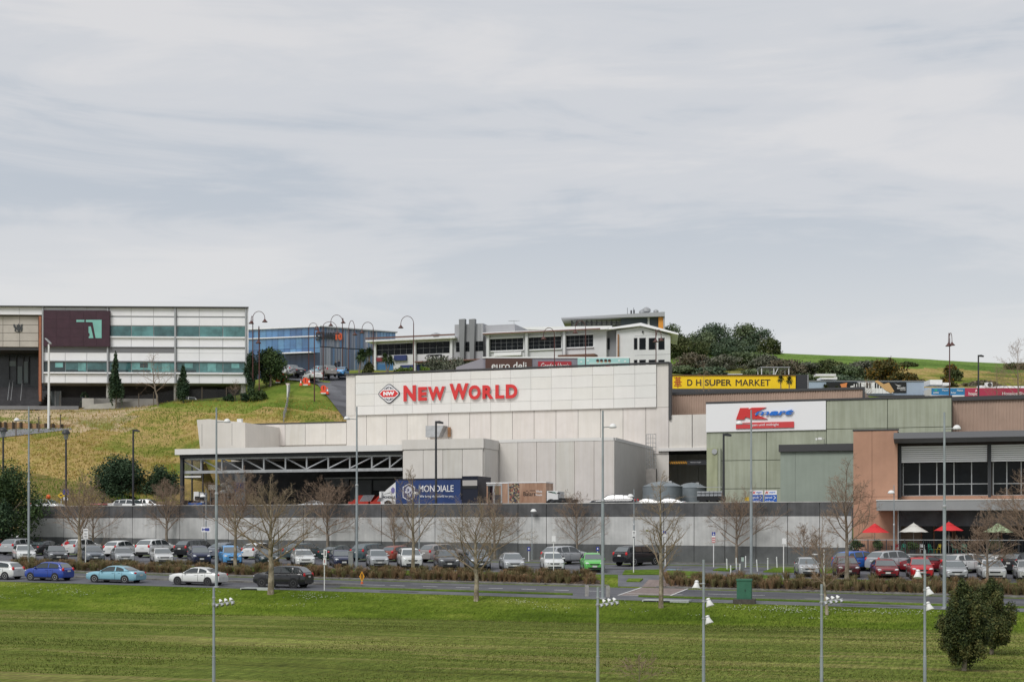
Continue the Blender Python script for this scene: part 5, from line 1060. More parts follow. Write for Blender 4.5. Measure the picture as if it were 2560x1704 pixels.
# side outlines: x from nose (0) to tail (1) and height fractions
KINDS = {
 'hatch': dict(L=3.85, W=1.70, H=1.51, hood=[(0, .44), (.015, .54), (.07, .60), (.18, .655), (.245, .650)], roof=[(.245, .650), (.405, .95), (.50, 1.0), (.66, .995), (.86, .93), (.965, .665)], deck=[(.965, .655), (.995, .60), (1, .45)], pil=[.62], wb=(.175, .80), wr=.30),
 'sedan': dict(L=4.55, W=1.76, H=1.44, hood=[(0, .42), (.01, .52), (.05, .575), (.16, .635), (.27, .640)], roof=[(.27, .640), (.42, .95), (.50, 1.0), (.62, .99), (.72, .92), (.86, .70)], deck=[(.86, .695), (.96, .675), (.99, .62), (1, .45)], pil=[.595], wb=(.19, .79), wr=.31),
 'suv': dict(L=4.55, W=1.86, H=1.70, hood=[(0, .46), (.012, .58), (.06, .63), (.17, .675), (.24, .655)], roof=[(.24, .655), (.385, .955), (.48, 1.0), (.68, .995), (.86, .95), (.97, .68)], deck=[(.97, .67), (.995, .62), (1, .45)], pil=[.55, .76], wb=(.185, .79), wr=.36),
 'wagon': dict(L=4.65, W=1.80, H=1.52, hood=[(0, .42), (.01, .53), (.05, .585), (.16, .64), (.26, .645)], roof=[(.26, .645), (.40, .95), (.50, 1.0), (.70, .99), (.87, .94), (.965, .67)], deck=[(.965, .66), (.99, .61), (1, .45)], pil=[.55, .75], wb=(.185, .785), wr=.32),
 'coupe': dict(L=4.35, W=1.74, H=1.30, hood=[(0, .46), (.01, .55), (.06, .61), (.18, .67), (.30, .70)], roof=[(.30, .70), (.45, .96), (.53, 1.0), (.62, .985), (.74, .90), (.90, .72)], deck=[(.90, .72), (.97, .72), (.995, .64), (1, .46)], pil=[.66], wb=(.19, .79), wr=.31),
 'mpv': dict(L=4.45, W=1.75, H=1.62, hood=[(0, .42), (.01, .52), (.04, .58), (.11, .63), (.16, .63)], roof=[(.16, .63), (.36, .95), (.47, 1.0), (.70, 1.0), (.90, .95), (.975, .66)], deck=[(.975, .65), (.995, .60), (1, .45)], pil=[.52, .75], wb=(.175, .80), wr=.31)}
def ip(pts, x): return float(np.interp(x, [p[0] for p in pts], [p[1] for p in pts]))
def car_meshes(kind):
    key = ('car', kind)
    if key in _share: return _share[key]
    d = KINDS[kind]; L, W, H = d['L'], d['W'], d['H']; hw = W / 2; out = {}
    top = d['hood'] + d['roof'][1:-1] + d['deck']
    belt0, belt1 = d['roof'][0], d['roof'][-1]; cl = .135 * H if kind != 'suv' else .15 * H
    def X(f): return (.5 - f) * L                       # nose at +x
    def shoulder(f):
        if f <= belt0[0]: return ip(d['hood'], f)
        if f >= belt1[0]: return ip(d['deck'], f)
        return belt0[1] + (belt1[1] - belt0[1]) * (f - belt0[0]) / (belt1[0] - belt0[0]) + .012 * math.sin(math.pi * (f - belt0[0]) / (belt1[0] - belt0[0]))
    def halfw(f): return hw * (1 - .17 * max(0, (.12 - f) / .12) ** 2.2 - .12 * max(0, (f - .90) / .10) ** 2.2)
    fs = [0, .008, .025, .06, .11, .17, .23, .30, .40, .50, .60, .70, .78, .85, .91, .955, .985, .995, 1.0]; rows = []
    for f in fs:
        w = halfw(f); zt = shoulder(f) * H; zb = cl + (.05 * H if f < .03 or f > .97 else 0); zm = min(.46 * H, zt - .04)
        half = [(w * .55, zb), (w * .93, zb + .02), (w * .985, zb + .10), (w, (zb + zm) / 2), (w * .995, zm), (w * .965, zt - .07 * H), (w * .90, zt - .018 * H), (w * .70, zt + .008), (w * .3, zt + .018)]
        sec = half + [(0, zt + .02)] + [(-y, z) for y, z in reversed(half)]; rows.append([(X(f), y, z) for y, z in sec])
    b = MB().grid(rows)
    b.f = [q[::-1] for q in b.f]
    b.face(rows[0][::-1]); b.face(rows[-1])
    n = len(rows[0]); b.face([rows[i][0] for i in range(len(rows))] + [rows[i][-1] for i in reversed(range(len(rows)))])
    # cabin shell
    wb_, wr_ = hw * .955, hw * .755; rows = []
    rf = d['roof']
    for k, (f, z) in enumerate(rf):
        base = shoulder(f) * H - .01; t = max(0.0, (z * H - base) / (H - base)); zt = z * H
        if k in (0, len(rf) - 1): zt = base + .01
        t = max(0, min(1, (zt - base) / (H * .31))); wt = wb_ * halfw(f) / hw + (wr_ - wb_) * t
        wbb = wb_ * halfw(f) / hw
        rows.append([(X(f), y, z2) for y, z2 in [(wbb, base), (wbb + (wt - wbb) * .5, base + (zt - base) * .5), (wt + .02, zt - .10 * t), (wt - .02, zt - .045 * t), (wt - .09, zt - .012 * t), (wt * .45, zt), (0, zt + .006), (-wt * .45, zt), (-wt + .09, zt - .012 * t), (-wt + .02, zt - .045 * t), (-wt - .02, zt - .10 * t), (-wbb - (wt - wbb) * .5, base + (zt - base) * .5), (-wbb, base)]])
    g = MB().grid(rows); g.f = [q[::-1] for q in g.f]
    b.add(g); out['body'] = b.mesh('body', 42)
    # glass: windscreen, rear window, side windows
    def roofz(f): return ip(rf, f) * H
    def side_y(f, z): base = shoulder(f) * H; t = max(0, min(1, (z - base) / (H * .31))); w = wb_ * halfw(f) / hw; return w + (wr_ - w) * t
    def slab(f0, f1, ya, yb, e=.016):
        p = [(f0, ya), (f0, -ya), (f1, -yb), (f1, yb)]; z0, z1 = roofz(f0), roofz(f1); nx, nz = (z1 - z0), -(X(f1) - X(f0)); l = math.hypot(nx, nz); nx, nz = nx / l * (1 if nz > 0 else -1), abs(nz) / l
        pts = [(X(f) + nx * e, y, roofz(f) + nz * e) for f, y in p]; return MB().face(pts if True else pts[::-1])
    fw0, fw1 = rf[0][0] + .012, rf[0][0] + (rf[1][0] - rf[0][0]) * .93
    a = slab(fw0, fw1, hw * .88, hw * .72); out['windscreen'] = a.mesh('windscreen')
    fr0, fr1 = rf[-1][0] - (rf[-1][0] - rf[-2][0]) * .10, rf[-2][0] + (rf[-1][0] - rf[-2][0]) * .12
    a = slab(fr0, fr1, hw * .80, hw * .68); a.f = [q[::-1] for q in a.f]; out['rear_window'] = a.mesh('rear_window')
    edges = [rf[0][0] + .05] + d['pil'] + [rf[-1][0] - (.075 if kind not in ('sedan', 'coupe') else .085)]
    for sgn in (1, -1):
        for k in range(len(edges) - 1):
            f0, f1 = edges[k] + (.012 if k else 0), edges[k + 1] - .012; low = []; up = []
            for i in range(7):
                f = f0 + (f1 - f0) * i / 6; zb = shoulder(f) * H + .012 * H; zt = roofz(f) - .052 * H
                zt = max(zb + .005, min(zt, H * .945)); low.append((X(f), sgn * (side_y(f, zb) + .012), zb)); up.append((X(f), sgn * (side_y(f, zt) + .016), zt))
            a = MB().grid([low, up] if sgn < 0 else [up, low]); a.f = [q[::-1] for q in a.f]; out.setdefault('side_window', []).append(a.mesh('side_window', 60))
    # wheels
    wrad = d['wr']; out['wheel'] = MB().lathe([(wrad * .55, -.09), (wrad * .95, -.10), (wrad, -.06), (wrad, .06), (wrad * .95, .10), (wrad * .62, .105), (wrad * .60, .06)], 18, axis='y').mesh('wheel', 40)
    rm = MB(); nsp = 5 if kind in ('suv', 'sedan') else 8
    for i in range(nsp):
        a0 = 2 * math.pi * i / nsp; c, s2 = math.cos(a0), math.sin(a0); R2 = wrad * .61; hwid = wrad * (.11 if nsp == 5 else .085)
        for yy in (1,): rm.prism([(c * .03 - s2 * hwid, s2 * .03 + c * hwid), (c * .03 + s2 * hwid, s2 * .03 - c * hwid), (c * R2 + s2 * hwid * .9, s2 * R2 - c * hwid * .9), (c * R2 - s2 * hwid * .9, s2 * R2 + c * hwid * .9)], .075, .10)
    rm.lathe([(wrad * .57, .08), (wrad * .66, .08), (wrad * .66, .108), (wrad * .57, .108)], 18, axis='y', cap=False); rm.lathe([(.05, .07), (.05, .112), (0, .112)], 8, axis='y'); out['rim'] = rm.mesh('rim')
    ar = MB().lathe([(0.0, 0), (wrad * 1.19, 0), (wrad * 1.19, .012), (0, .012)], 20, axis='y'); out['arch'] = ar.mesh('wheel_arch')
    # lamps, grille, plates, mirrors, seams
    hz_ = .50 * H if kind != 'coupe' else .53 * H
    out['headlight'] = MB().ell((0, 0, 0), (.17, .17, .065 * H / 1.45), 12, 6).mesh('headlight', 60)
    tall = kind in ('hatch', 'suv', 'wagon', 'mpv')
    out['taillight'] = MB().ell((0, 0, 0), (.10, .13, .17 if tall else .085), 10, 6).mesh('taillight', 60)
    def grille():
        g = MB(); xf = L / 2 + .012; g.prism([(-.34, .40 * H), (.34, .40 * H), (.42, .47 * H), (-.42, .47 * H)], xf - .05, xf, axis='x'); g.prism([(-.52, .20 * H), (.52, .20 * H), (.58, .285 * H), (-.58, .285 * H)], xf - .05, xf + .006, axis='x'); return g
    out['grille'] = grille().mesh('grille'); out['plate'] = MB().box(-.02, .0, -.19, .19, -.065, .065).mesh('number_plate')
    out['mirror'] = MB().ell((0, 0, 0), (.07, .11, .075), 8, 5).mesh('mirror', 60)
    sm = MB(); doors = [edges[0] - .035] + d['pil'][:1] + [min(d['wb'][1] - .055, edges[-1] - .02)]
    for sgn in (1, -1):
        for f in doors: w = halfw(f); sm.grid([[(X(f) + .012, sgn * (w + .004), cl + .12), (X(f) + .012, sgn * (w + .004), .46 * H), (X(f) + .012, sgn * (w * .968 + .004), shoulder(f) * H - .07 * H)], [(X(f) - .012, sgn * (w + .004), cl + .12), (X(f) - .012, sgn * (w + .004), .46 * H), (X(f) - .012, sgn * (w * .968 + .004), shoulder(f) * H - .07 * H)]])
        f = .5; sm.box(X(.80), X(.22), sgn * (hw + .0035), sgn * (hw * .985), cl - .01, cl + .09)
    out['seam'] = sm.mesh('door_seams')
    out['handle'] = MB().box(-.09, .09, -.015, .015, -.015, .015).mesh('door_handle')
    out['bumper'] = MB().box(-L / 2 - .015, -L / 2 + .25, -hw * .78, hw * .78, cl - .02, .30 * H).mesh('lower_bumper')
    out['meta'] = (d, X, halfw, shoulder, hz_, cl, doors)
    _share[key] = out; return out
lab_seen = []
def car(kind, colour, loc, yaw, label, group=None, rim=None, name='parked_car', dark_trim=False, rack=False, detail=True, scale=1.0, tilt=0.0):
    o = car_meshes(kind); d, X, halfw, shoulder, hz_, cl, doors = o['meta']; L, W, H = d['L'], d['W'], d['H']; hw = W / 2
    t = thing(name, label, {'suv': 'suv', 'mpv': 'van'}.get(kind, 'car'), loc, yaw, group); t.rotation_euler = (0, tilt, yaw)
    q = random.Random(len(lab_seen)); lab_seen.append(label); t.scale = (scale * q.uniform(.97, 1.03), scale * q.uniform(.97, 1.03), scale * q.uniform(.95, 1.05))
    pm = paint(colour, PAINT[colour]); link('body', o['body'], pm, t)
    link('windscreen', o['windscreen'], M_SCREEN, t); link('rear_window', o['rear_window'], M_SCREEN, t)
    for m in o['side_window']: link('side_window', m, M_CARGLASS, t)
    for f in d['wb']:
        for sg in (1, -1):
            y = halfw(f) - .10; w = link('wheel', o['wheel'], M_TYRE, t, (X(f), sg * y, d['wr']), (0, 0, 0 if sg > 0 else math.pi))
            link('rim', o['rim'], rim or M_RIM, w); link('wheel_arch', o['arch'], M_SEAM, t, (X(f), sg * (halfw(f) - .007) - (.012 if sg < 0 else 0) * 0, d['wr'] * 1.02), (0, 0, 0 if sg > 0 else math.pi))
    for sg in (1, -1):
        link('headlight', o['headlight'], M_HEAD, t, (X(.028), sg * hw * .70, hz_), (0, R(8), sg * R(-28)))
        link('taillight', o['taillight'], M_TAIL, t, (X(.980), sg * hw * .80, (.60 if kind in ('hatch', 'suv', 'wagon', 'mpv') else .585) * H), (0, 0, 0))
        link('mirror', o['mirror'], pm, t, (X(d['roof'][0][0] + .06), sg * (hw + .06), shoulder(.3) * H + .04))
        if detail:
            for f in (doors[1] - .045, doors[2] - .06): link('door_handle', o['handle'], pm, t, (X(f), sg * (halfw(f) * .985 + .01), .575 * H))
    link('grille', o['grille'], M_BLACK, t); link('number_plate', o['plate'], M_PLATE, t, (L / 2 + .028, 0, .33 * H)); link('number_plate', o['plate'], M_PLATE, t, (-L / 2 - .01, 0, (.52 if kind in ('hatch', 'suv', 'wagon', 'mpv') else .46) * H))
    if detail: link('door_seams', o['seam'], M_SEAM, t)
    if dark_trim: link('lower_bumper', o['bumper'], M_BLACK, t)
    if rack:
        for sg in (1, -1): MB().tube([(X(.50), sg * hw * .62, H + .02), (X(.52), sg * hw * .62, H + .07), (X(.80), sg * hw * .62, H + .07), (X(.82), sg * hw * .62, H)], .02, 5).obj('roof_rail', M_BLACK, t)
        for f in (.56, .72): MB().tube([(X(f), -hw * .62, H + .09), (X(f), hw * .62, H + .09)], .02, 5).obj('roof_rack_bar', M_BLACK, t)
    return t
def face_cam(p, off): return math.atan2(-p.y, -p.x) + R(off)
ROADG = 'cars driving on the near road'; FRONTG = 'cars parked in the front row facing the field'; BACKG = 'cars parked in the back row by the wall'
def on_road():
    for kind, c, px, lab, rim in (('hatch', 'white', -2, 'white hatchback cut off by the left picture edge on the road', None), ('hatch', 'blue', 123, 'bright blue hatchback driving along the road', None), ('sedan', 'sky', 290, 'light blue sedan driving along the road', None), ('sedan', 'white', 496, 'white sedan driving along the road behind the light blue one', M_RIMDK), ('suv', 'black', 708, 'black crossover with five spoke wheels driving past a bare tree', M_RIMDK)):
        p = G(px, 97.35); p.z += .012; car(kind, c, p, math.pi + R(1.0), lab, ROADG, rim, 'car', scale=.97, tilt=-R(.7))
on_road()
def front_row():
    T = [('sedan', 'white', 60, 'white sedan at the left end of the front row'), ('sedan', 'grey', 139, 'dark grey sedan beside the white sedan at the left end'), ('sedan', 'slate', 232, 'blue grey sedan parked right behind the white road sign post'), ('sedan', 'silver', 306, 'silver blue sedan parked behind sedge clumps and light blue car'), ('sedan', 'pearl', 404, 'pearl white sedan parked before the white crossover'), ('mpv', 'navy', 497, 'dark navy people carrier beside the pearl sedan'), ('mpv', 'azure', 575, 'blue hatchback hidden behind the twigs of a bare tree'), ('sedan', 'dkgreen', 667, 'dark green sedan behind the thick trunk above the black crossover'),
         ('sedan', 'white', 757, 'white sedan between two tree trunks left of the dark blue sedan'), ('sedan', 'navy', 853, 'dark blue sedan behind the grey concrete pillar'), ('hatch', 'silver', 943, 'silver blue hatchback left of the white off-roader'), ('suv', 'white', 1024, 'white off-roader partly behind a slim tree trunk'), ('wagon', 'grey', 1116, 'dark grey station wagon behind bare twigs'), ('suv', 'slate', 1193, 'slate grey off-roader behind the forked bare tree'),
         ('sedan', 'silver', 1279, 'silver sedan standing alone in the middle of the front row'), ('hatch', 'white', 1380, 'white hatchback parked directly behind the blank white sign'), ('hatch', 'green', 1480, 'lime green small hatchback next to the tall grey pole'),
         ('hatch', 'silver', 2017, 'old silver hatchback right of the white bollards'), ('hatch', 'maroon', 2115, 'maroon small hatchback behind a tree trunk'), ('sedan', 'wine', 2211, 'dark red sedan parked between the maroon and the bright red hatchback'), ('hatch', 'red', 2299, 'bright red hatchback behind a floodlight pole'), ('sedan', 'silver', 2383, 'silver sedan right of the bright red hatchback'), ('sedan', 'white', 2478, 'white sedan behind twigs near the right edge'), ('hatch', 'pearl', 2566, 'white hatchback cut off by the right picture edge')]
    for kind, c, px, lab in T:
        p = G(px, 115.2); p.z += .02; car(kind, c, p, face_cam(p, 7.0), lab, FRONTG, tilt=R(2.0), scale=1.0)
front_row()
def back_row():
    T = [('hatch', 'red', -14, 'red car barely showing at the left picture edge', 38), ('suv', 'silver', 52, 'silver off-roader with roof rack bars by the big dark shrub', 38), ('sedan', 'black', 117, 'black sedan with its red tail lamp towards the camera', 40), ('suv', 'pearl', 205, 'white off-roader behind the mottled tree trunk', 38), ('hatch', 'white', 304, 'white hatchback with slim red tail lamp in the back row', 38), ('suv', 'white', 390, 'white crossover with dark lower bumper in the back row', 36), ('suv', 'black', 492, 'large black off-roader in the back row by the arrow sign', 46), ('sedan', 'slate', 565, 'blue grey sedan hidden behind bare twigs in the back row', 40), ('hatch', 'white', 650, 'white hatchback behind the thick trunk in the back row', 38),
         ('wagon', 'teal', 762, 'dark teal station wagon left of the long dark green sedan', 42), ('sedan', 'dkgreen', 852, 'long dark green sedan behind the dark blue sedan', 48), ('suv', 'teal', 932, 'dark teal off-roader behind the silver hatchback', 42), ('hatch', 'orange', 999, 'burnt orange hatchback tucked behind the white off-roader', 40), ('suv', 'bronze', 1105, 'large bronze grey people mover in the back row', 46),
         ('suv', 'silver', 1412, 'silver crossover by the concrete wall behind the white hatchback', 46), ('suv', 'black', 1592, 'black station wagon with tall red tail lamps by the wall', 42),
         ('suv', 'royal', 2146, 'bright blue off-roader behind the maroon hatchback', 46), ('suv', 'silver', 2232, 'silver crossover behind the dark red sedan', 46), ('coupe', 'wine', 2318, 'dark red coupe behind the bright red hatchback', 52), ('wagon', 'pearl', 2422, 'pale silver station wagon below the terrace wall', 46), ('hatch', 'pearl', 2508, 'white hatchback behind the twigs under the green umbrella', 46), ('suv', 'black', 2570, 'black off-roader at the right picture edge', 40)]
    for kind, c, px, lab, off in T:
        p = G(px, 123.2 if px < 2000 else 121.8); p.z += .02
        car(kind, c, p, face_cam(p, 180 - off), lab, BACKG, rack='rack' in lab, dark_trim='lower bumper' in lab, tilt=-R(1.0))
back_row()
def yard_cars():
    T = [('wagon', 'white', 329, 143, 0, 'white station wagon roof showing over the wall left of the dock'), ('hatch', 'silver', 372, 145, 10, 'silver hatchback roof over the wall beside the white wagon'), ('hatch', 'white', 120, 141, 0, 'white car roof showing over the wall under the orange beacon'), ('wagon', 'black', 1535, 139.5, 180, 'dark station wagon in the yard behind the tall grey pole'), ('coupe', 'white', 1614, 141.8, 180, 'white car roof behind the parapet before the tanks'), ('coupe', 'silver', 1668, 142.2, 180, 'silver car roof behind the parapet at the foot of the tanks'), ('coupe', 'silver', 785, 139, 180, 'silver car roof behind the parapet under the dock roller doors')]
    for kind, c, px, v, a, lab in T: p = G(px, v); p.z = YZ; car(kind, c, p, R(a), lab, 'cars in the raised service yard', detail=False, scale=.9 if kind == 'coupe' else 1.0)
yard_cars()
def hill_cars():
    T = [('hatch', 'white', 465, 1014, 'white hatchback half hidden behind the grass below the courthouse', TH + math.pi + R(4), 1.0), ('sedan', 'black', 741, 947, 'black sedan with red tail lamps queuing on the hill road', None, 1.0), ('suv', 'silver', 724, 944, 'silver car ahead of the black sedan on the hill road', None, 1.0), ('sedan', 'white', 781, 957.5, 'white car queuing on the hill road behind an orange sign', None, 1.0), ('suv', 'bronze', 817, 950, 'bronze grey off-roader on the hill road', None, 1.0), ('hatch', 'azure', 854, 949, 'bright blue small car coming down the hill road', 1, 1.0), ('hatch', 'sky', 796, 944, 'pale blue car in the queue beyond the white one', None, 1.0)]
    for kind, c, px, py, lab, a, sc_ in T:
        p = HG(px, py) if px != 465 else HZ(465, 211); p.z += .40 if px != 465 else .05
        off = 180 - 22
        yaw = a if (a is not None and a != 1) else (face_cam(p, -14) if a == 1 else face_cam(p, 180 + 20))
        car(kind, c, p, yaw, lab, 'cars on the hill', detail=False, name='car')
hill_cars()

# ------------------------------------------------------------------ trucks, skips and dock clutter in the yard
def wheel_set(t, xs, hw, r_=.5):
    me = shared(('truck_wheel', r_), lambda: MB().lathe([(r_ * .5, -.13), (r_ * .96, -.14), (r_, -.1), (r_, .1), (r_ * .96, .14), (r_ * .5, .13)], 18, axis='y'), 40)
    for x in xs:
        for sg in (1, -1): w = link('wheel', me, M_TYRE, t, (x, sg * (hw - .15), r_)); MB().lathe([(r_ * .55, .0), (r_ * .5, .05), (.1, .02), (0, .02)], 14, (0, -.13 if sg < 0 else .08, 0), axis='y').obj('rim', M_RIM, w)
def freight_truck():
    v = 134.6; p0 = ONV(989, 1260, v); p1 = ONV(1154, 1195, v); zt = p1.z - YZ
    t = thing('freight_truck', 'white cab freight truck with dark blue lion curtain side', 'truck', (p0.x, v + 1.25, YZ)); W = 1.25
    x1 = p1.x - p0.x; x2 = ONV(1194, 1195, v).x - p0.x; blue = mat('curtain blue', (.018, .045, .155), .5, var=.08, scale=1); nb = mat('deep navy curtain', (.006, .009, .024), .5)
    MB().box(0, x1, -W, W, .5, zt).obj('cargo_box', blue, t); MB().box(0, x1, -W - .02, W + .02, zt - .12, zt + .03).obj('roof_rail', nb, t); MB().box(0, x1, -W + .2, W - .2, .3, .49).obj('chassis', M_DARK, t)
    MB().box(x1 - .12, x1 + .02, -W - .03, W + .03, 1.0, zt - .13).obj('corner_post', nb, t)
    bk = MB().box(x1 + .03, x2, -W + .05, W + 1.6, .5, zt + .05); bk.obj('trailer_body', nb, t); MB().box(x1 + .02, x2 + .02, -W + .02, W + 1.6, zt + .05, zt + .22).obj('tail_canopy', nb, t); boxpart('tail_gate', mat('pale tail gate', (.42, .40, .38), .6), t, x1 + .1, x2 - .05, -W + .0, -W + .045, zt - .75, zt - .2)
    boxpart('tail_frame', M_BLACK, t, x1 + .1, x2 - .05, -W + .0, -W + .045, zt - 1.05, zt - .78)
    def D(px, py): q = ONV(px, py, v); return q.x - p0.x, q.z - YZ
    zoom = 2356 / 380.0
    def LZ(x, y): return D(860 + x / zoom, 1180 + y / zoom)
    y = -W - .012
    hexo = [LZ(*q) for q in ((1005, 172), (1098, 226), (1098, 388), (1005, 442), (912, 388), (912, 226))]; c = (sum(q[0] for q in hexo) / 6, sum(q[1] for q in hexo) / 6); e = bpy.data.objects.new('emblem', None); col.objects.link(e); e.parent = t
    for k, m, dy in ((1.0, M_SIGNW, 0), (.90, mat('emblem grey violet', (.07, .075, .16), .5), .006)): MB().prism([(c[0] + (q[0] - c[0]) * k, c[1] + (q[1] - c[1]) * k) for q in hexo][::-1], y - .01 - dy, y + .011 - dy).obj('hexagon', m, e)
    lion = [(980, 225), (1010, 212), (1040, 226), (1062, 255), (1056, 280), (1066, 300), (1056, 330), (1036, 342), (1040, 360), (1012, 398), (985, 386), (972, 352), (985, 338), (968, 322), (946, 318), (945, 296), (962, 284), (955, 262), (968, 248)]
    MB().prism([LZ(*q) for q in lion][::-1], y - .026, y - .017).obj('lion_head', mat('emblem pale', (.55, .55, .62), .5), e)
    for q in ([(985, 258), (1003, 250), (1015, 276), (1000, 300), (988, 285)], [(1020, 300), (1048, 290), (1044, 322), (1022, 335)], [(990, 318), (1010, 316), (1016, 352), (996, 356)]): MB().prism([LZ(*k) for k in q][::-1], y - .031, y - .027).obj('lion_shading', mat('emblem grey violet', (.07, .075, .16)), e)
    a, b = LZ(1160, 304), LZ(1700, 196); write('MONDIALE', a[0], b[0], a[1], b[1], y - .01, .016, .012).obj('lettering', M_SIGNW, t)
    a, b = LZ(1172, 396), LZ(1704, 352); write('We bring the world to you.', a[0], b[0], a[1] - .02, b[1] + .02, y - .01, .006, .012).obj('lettering', M_SIGNW, t)
    # cab in front of the box, nose to the left
    cab = mat('truck cab white', (.70, .70, .70), .35, coat=.5); cw = p0.x - ONV(954, 1260, v).x; h = zt
    zc = D(989, 1212)[1]; zs = D(960, 1231)[1]
    MB().prism([(-cw, .5), (0, .5), (0, zt - .3), (-cw * .62, zs + .35), (-cw * .86, zs), (-cw, 1.9)], -W + .02, W - .02).obj('cab', cab, t)
    MB().prism([(-cw * .80, 1.62), (-cw * .38, 1.78), (-cw * .36, zs - .02), (-cw * .82, zs - .12)], -W - .005, -W + .02).obj('side_window', M_CARGLASS, t); MB().prism([(-cw - .02, 1.9), (-cw * .86 - .03, zs - .05), (-cw * .86, zs - .05), (-cw, 1.9)], -W + .15, W - .15).obj('windscreen', M_CARGLASS, t)
    boxpart('bumper', cab, t, -cw - .1, -cw + .3, -W, W, .35, .9); boxpart('mirror', cab, t, -cw - .1, -cw + .12, -W - .35, -W - .05, zs - .5, zs + .12)
    hx = [(-.30 + .22 * math.cos(R(60 * k + 30)), 2.0 + .34 * math.sin(R(60 * k + 30))) for k in range(6)]; MB().prism(hx, -W - .012, -W + .021).obj('door_emblem', mat('emblem violet', (.16, .14, .34), .5), t)
    write('MONDIALE', -cw * .9, -.06, 1.18, 1.42, -W - .01, .02, .012).obj('lettering', M_NAVY, t)
    wheel_set(t, (-cw * .55, x1 * .55, x1 * .72, x1 * .88), W)
freight_truck()
def food_truck():
    v = 134.2; p0 = ONV(1272, 1263, v); p1 = ONV(1365, 1206, v); zt = p1.z - YZ; t = thing('food_truck', 'copper brown refrigerated food truck with white cab facing right', 'truck', (p0.x, v + 1.25, YZ)); W = 1.25; x1 = p1.x - p0.x
    cop = mat('copper print', (.30, .165, .105), .35, c2=(.46, .30, .215), scale=1.1, stretch=(1.6, 1, .25), var=.05); rear = 2.55 + x1 * .0
    MB().box(0, x1, -W, W, .5, zt).obj('cargo_box', cop, t); MB().box(-.03, x1 + .03, -W - .03, W + .03, zt, zt + .09).obj('roof_rail', M_SIGNW, t); MB().box(0, x1, -W + .3, W - .3, .3, .49).obj('chassis', M_DARK, t)
    def D(px, py): q = ONV(px, py, v); return q.x - p0.x, q.z - YZ
    zoom = 2356 / 260.0
    def LZ(x, y): return D(1200 + x / zoom, 1190 + y / zoom)
    y = -W - .01
    a, b = LZ(985, 445), LZ(1258, 345); write('Balars', a[0], b[0], a[1], b[1], y, .006, .014).obj('lettering', M_BLACK, t)
    for q0, q1 in (((1040, 335), (1085, 320)), ((1128, 330), (1250, 315))): a, b = LZ(*q0), LZ(*q1); boxpart('letter_bar', M_BLACK, t, a[0], b[0], y - .007, y + .009, a[1], b[1])
    for w, y0, y1 in (('Whole', 368, 312), ('Foods', 442, 392)): a, b = LZ(1268, y0), LZ(1408, y1); write(w, a[0], b[0], a[1], b[1], y, .004, .014).obj('lettering', M_SIGNW, t)
    # food picture on the flank: coloured shards
    rr = random.Random(4); pal = [(.03, .04, .08), (.05, .05, .06), (.30, .22, .12), (.26, .07, .05), (.40, .34, .24), (.05, .08, .04), (.18, .09, .07)]
    a, b = LZ(665, 640), LZ(890, 165); nx, nz = 8, 15
    mb = MB(); 
    for i in range(nx):
        for j in range(nz):
            xa = a[0] + (b[0] - a[0]) * (i + rr.uniform(-.15, .15)) / nx; xb = a[0] + (b[0] - a[0]) * (i + 1 + rr.uniform(-.1, .15)) / nx; za = a[1] + (b[1] - a[1]) * (j + rr.uniform(-.1, .1)) / nz; zb_ = a[1] + (b[1] - a[1]) * (j + 1 + rr.uniform(-.1, .15)) / nz
            k = rr.uniform(-.25, .25); yy = y - .001 * (i * nz + j) * .2; mb.face([(xa, yy, za), (xb, yy, za + k * .4), (xb + k * .3, yy, zb_), (xa + k * .3, yy, zb_ - k * .2)], rr.randrange(7))
    mb.obj('food_print', [mat('food print %d' % i, c, .5) for i, c in enumerate(pal)], t)
    # rear doors, seen as a separate trailer end to the left
    xr = ONV(1216, 1260, v).x - p0.x
    tr = thing('freight_trailer', 'brown printed trailer end with upright white lettering left of the copper truck', 'trailer', (p0.x, v + 1.25, YZ))
    MB().box(xr, -.06, -W + .05, W + .8, .5, zt - .02).obj('body', cop, tr); MB().box(xr - .03, -.05, -W + .02, W + .8, zt - .02, zt + .09).obj('roof_rail', M_SIGNW, tr)
    for q0, q1, m in (((150, 215), (500, 170), M_STEEL), ((180, 640), (225, 215), M_BLACK), ((290, 640), (330, 215), M_STEEL), ((470, 640), (500, 215), M_STEEL), ((335, 640), (465, 420), mat('print dark', (.05, .045, .05), .5)), ((345, 410), (430, 225), mat('print olive', (.16, .12, .07), .5)), ((630, 640), (660, 165), M_STEEL)):
        a, b = LZ(*q0), LZ(*q1); boxpart('door_panel', m, tr, a[0], b[0], -W + .01, -W + .045, min(a[1], b[1]), max(a[1], b[1]))
    a, b = LZ(225, 640), LZ(290, 215); g = write('Balars', 0, abs(b[1] - a[1]) * 1.0, 0, b[0] - a[0], 0, .03, .014); g.v = [(a[0] + (b[0] - a[0]) - 0 + (-(b[0] - a[0]) + p[2]), -W + .0, b[1] - p[0]) for p in g.v]; g.obj('lettering', M_SIGNW, tr)
    MB().box(a[0], b[0], -W + .012, -W + .044, a[1], b[1]).obj('door_panel', mat('print aubergine', (.06, .03, .045), .5), tr)
    # cab to the right with open tray
    cab = mat('truck cab white', (.70, .70, .70)); xe = ONV(1394, 1260, v).x - p0.x; zc = D(1380, 1226)[1]
    MB().prism([(x1 + .05, .5), (xe, .5), (xe, 1.75), (xe - .35, zc), (x1 + .05, zc)], -W + .1, W - .1).obj('cab', cab, t); MB().prism([(x1 + .2, 1.75), (xe - .12, 1.5), (xe - .28, zc - .12), (x1 + .2, zc - .12)], -W + .07, -W + .1).obj('side_window', mat('green tint glass', (.10, .20, .16), .08, ior=1.7), t)
    boxpart('mirror', M_BLACK, t, xe - .02, xe + .22, -W - .15, -W + .05, 1.5, zc - .2)
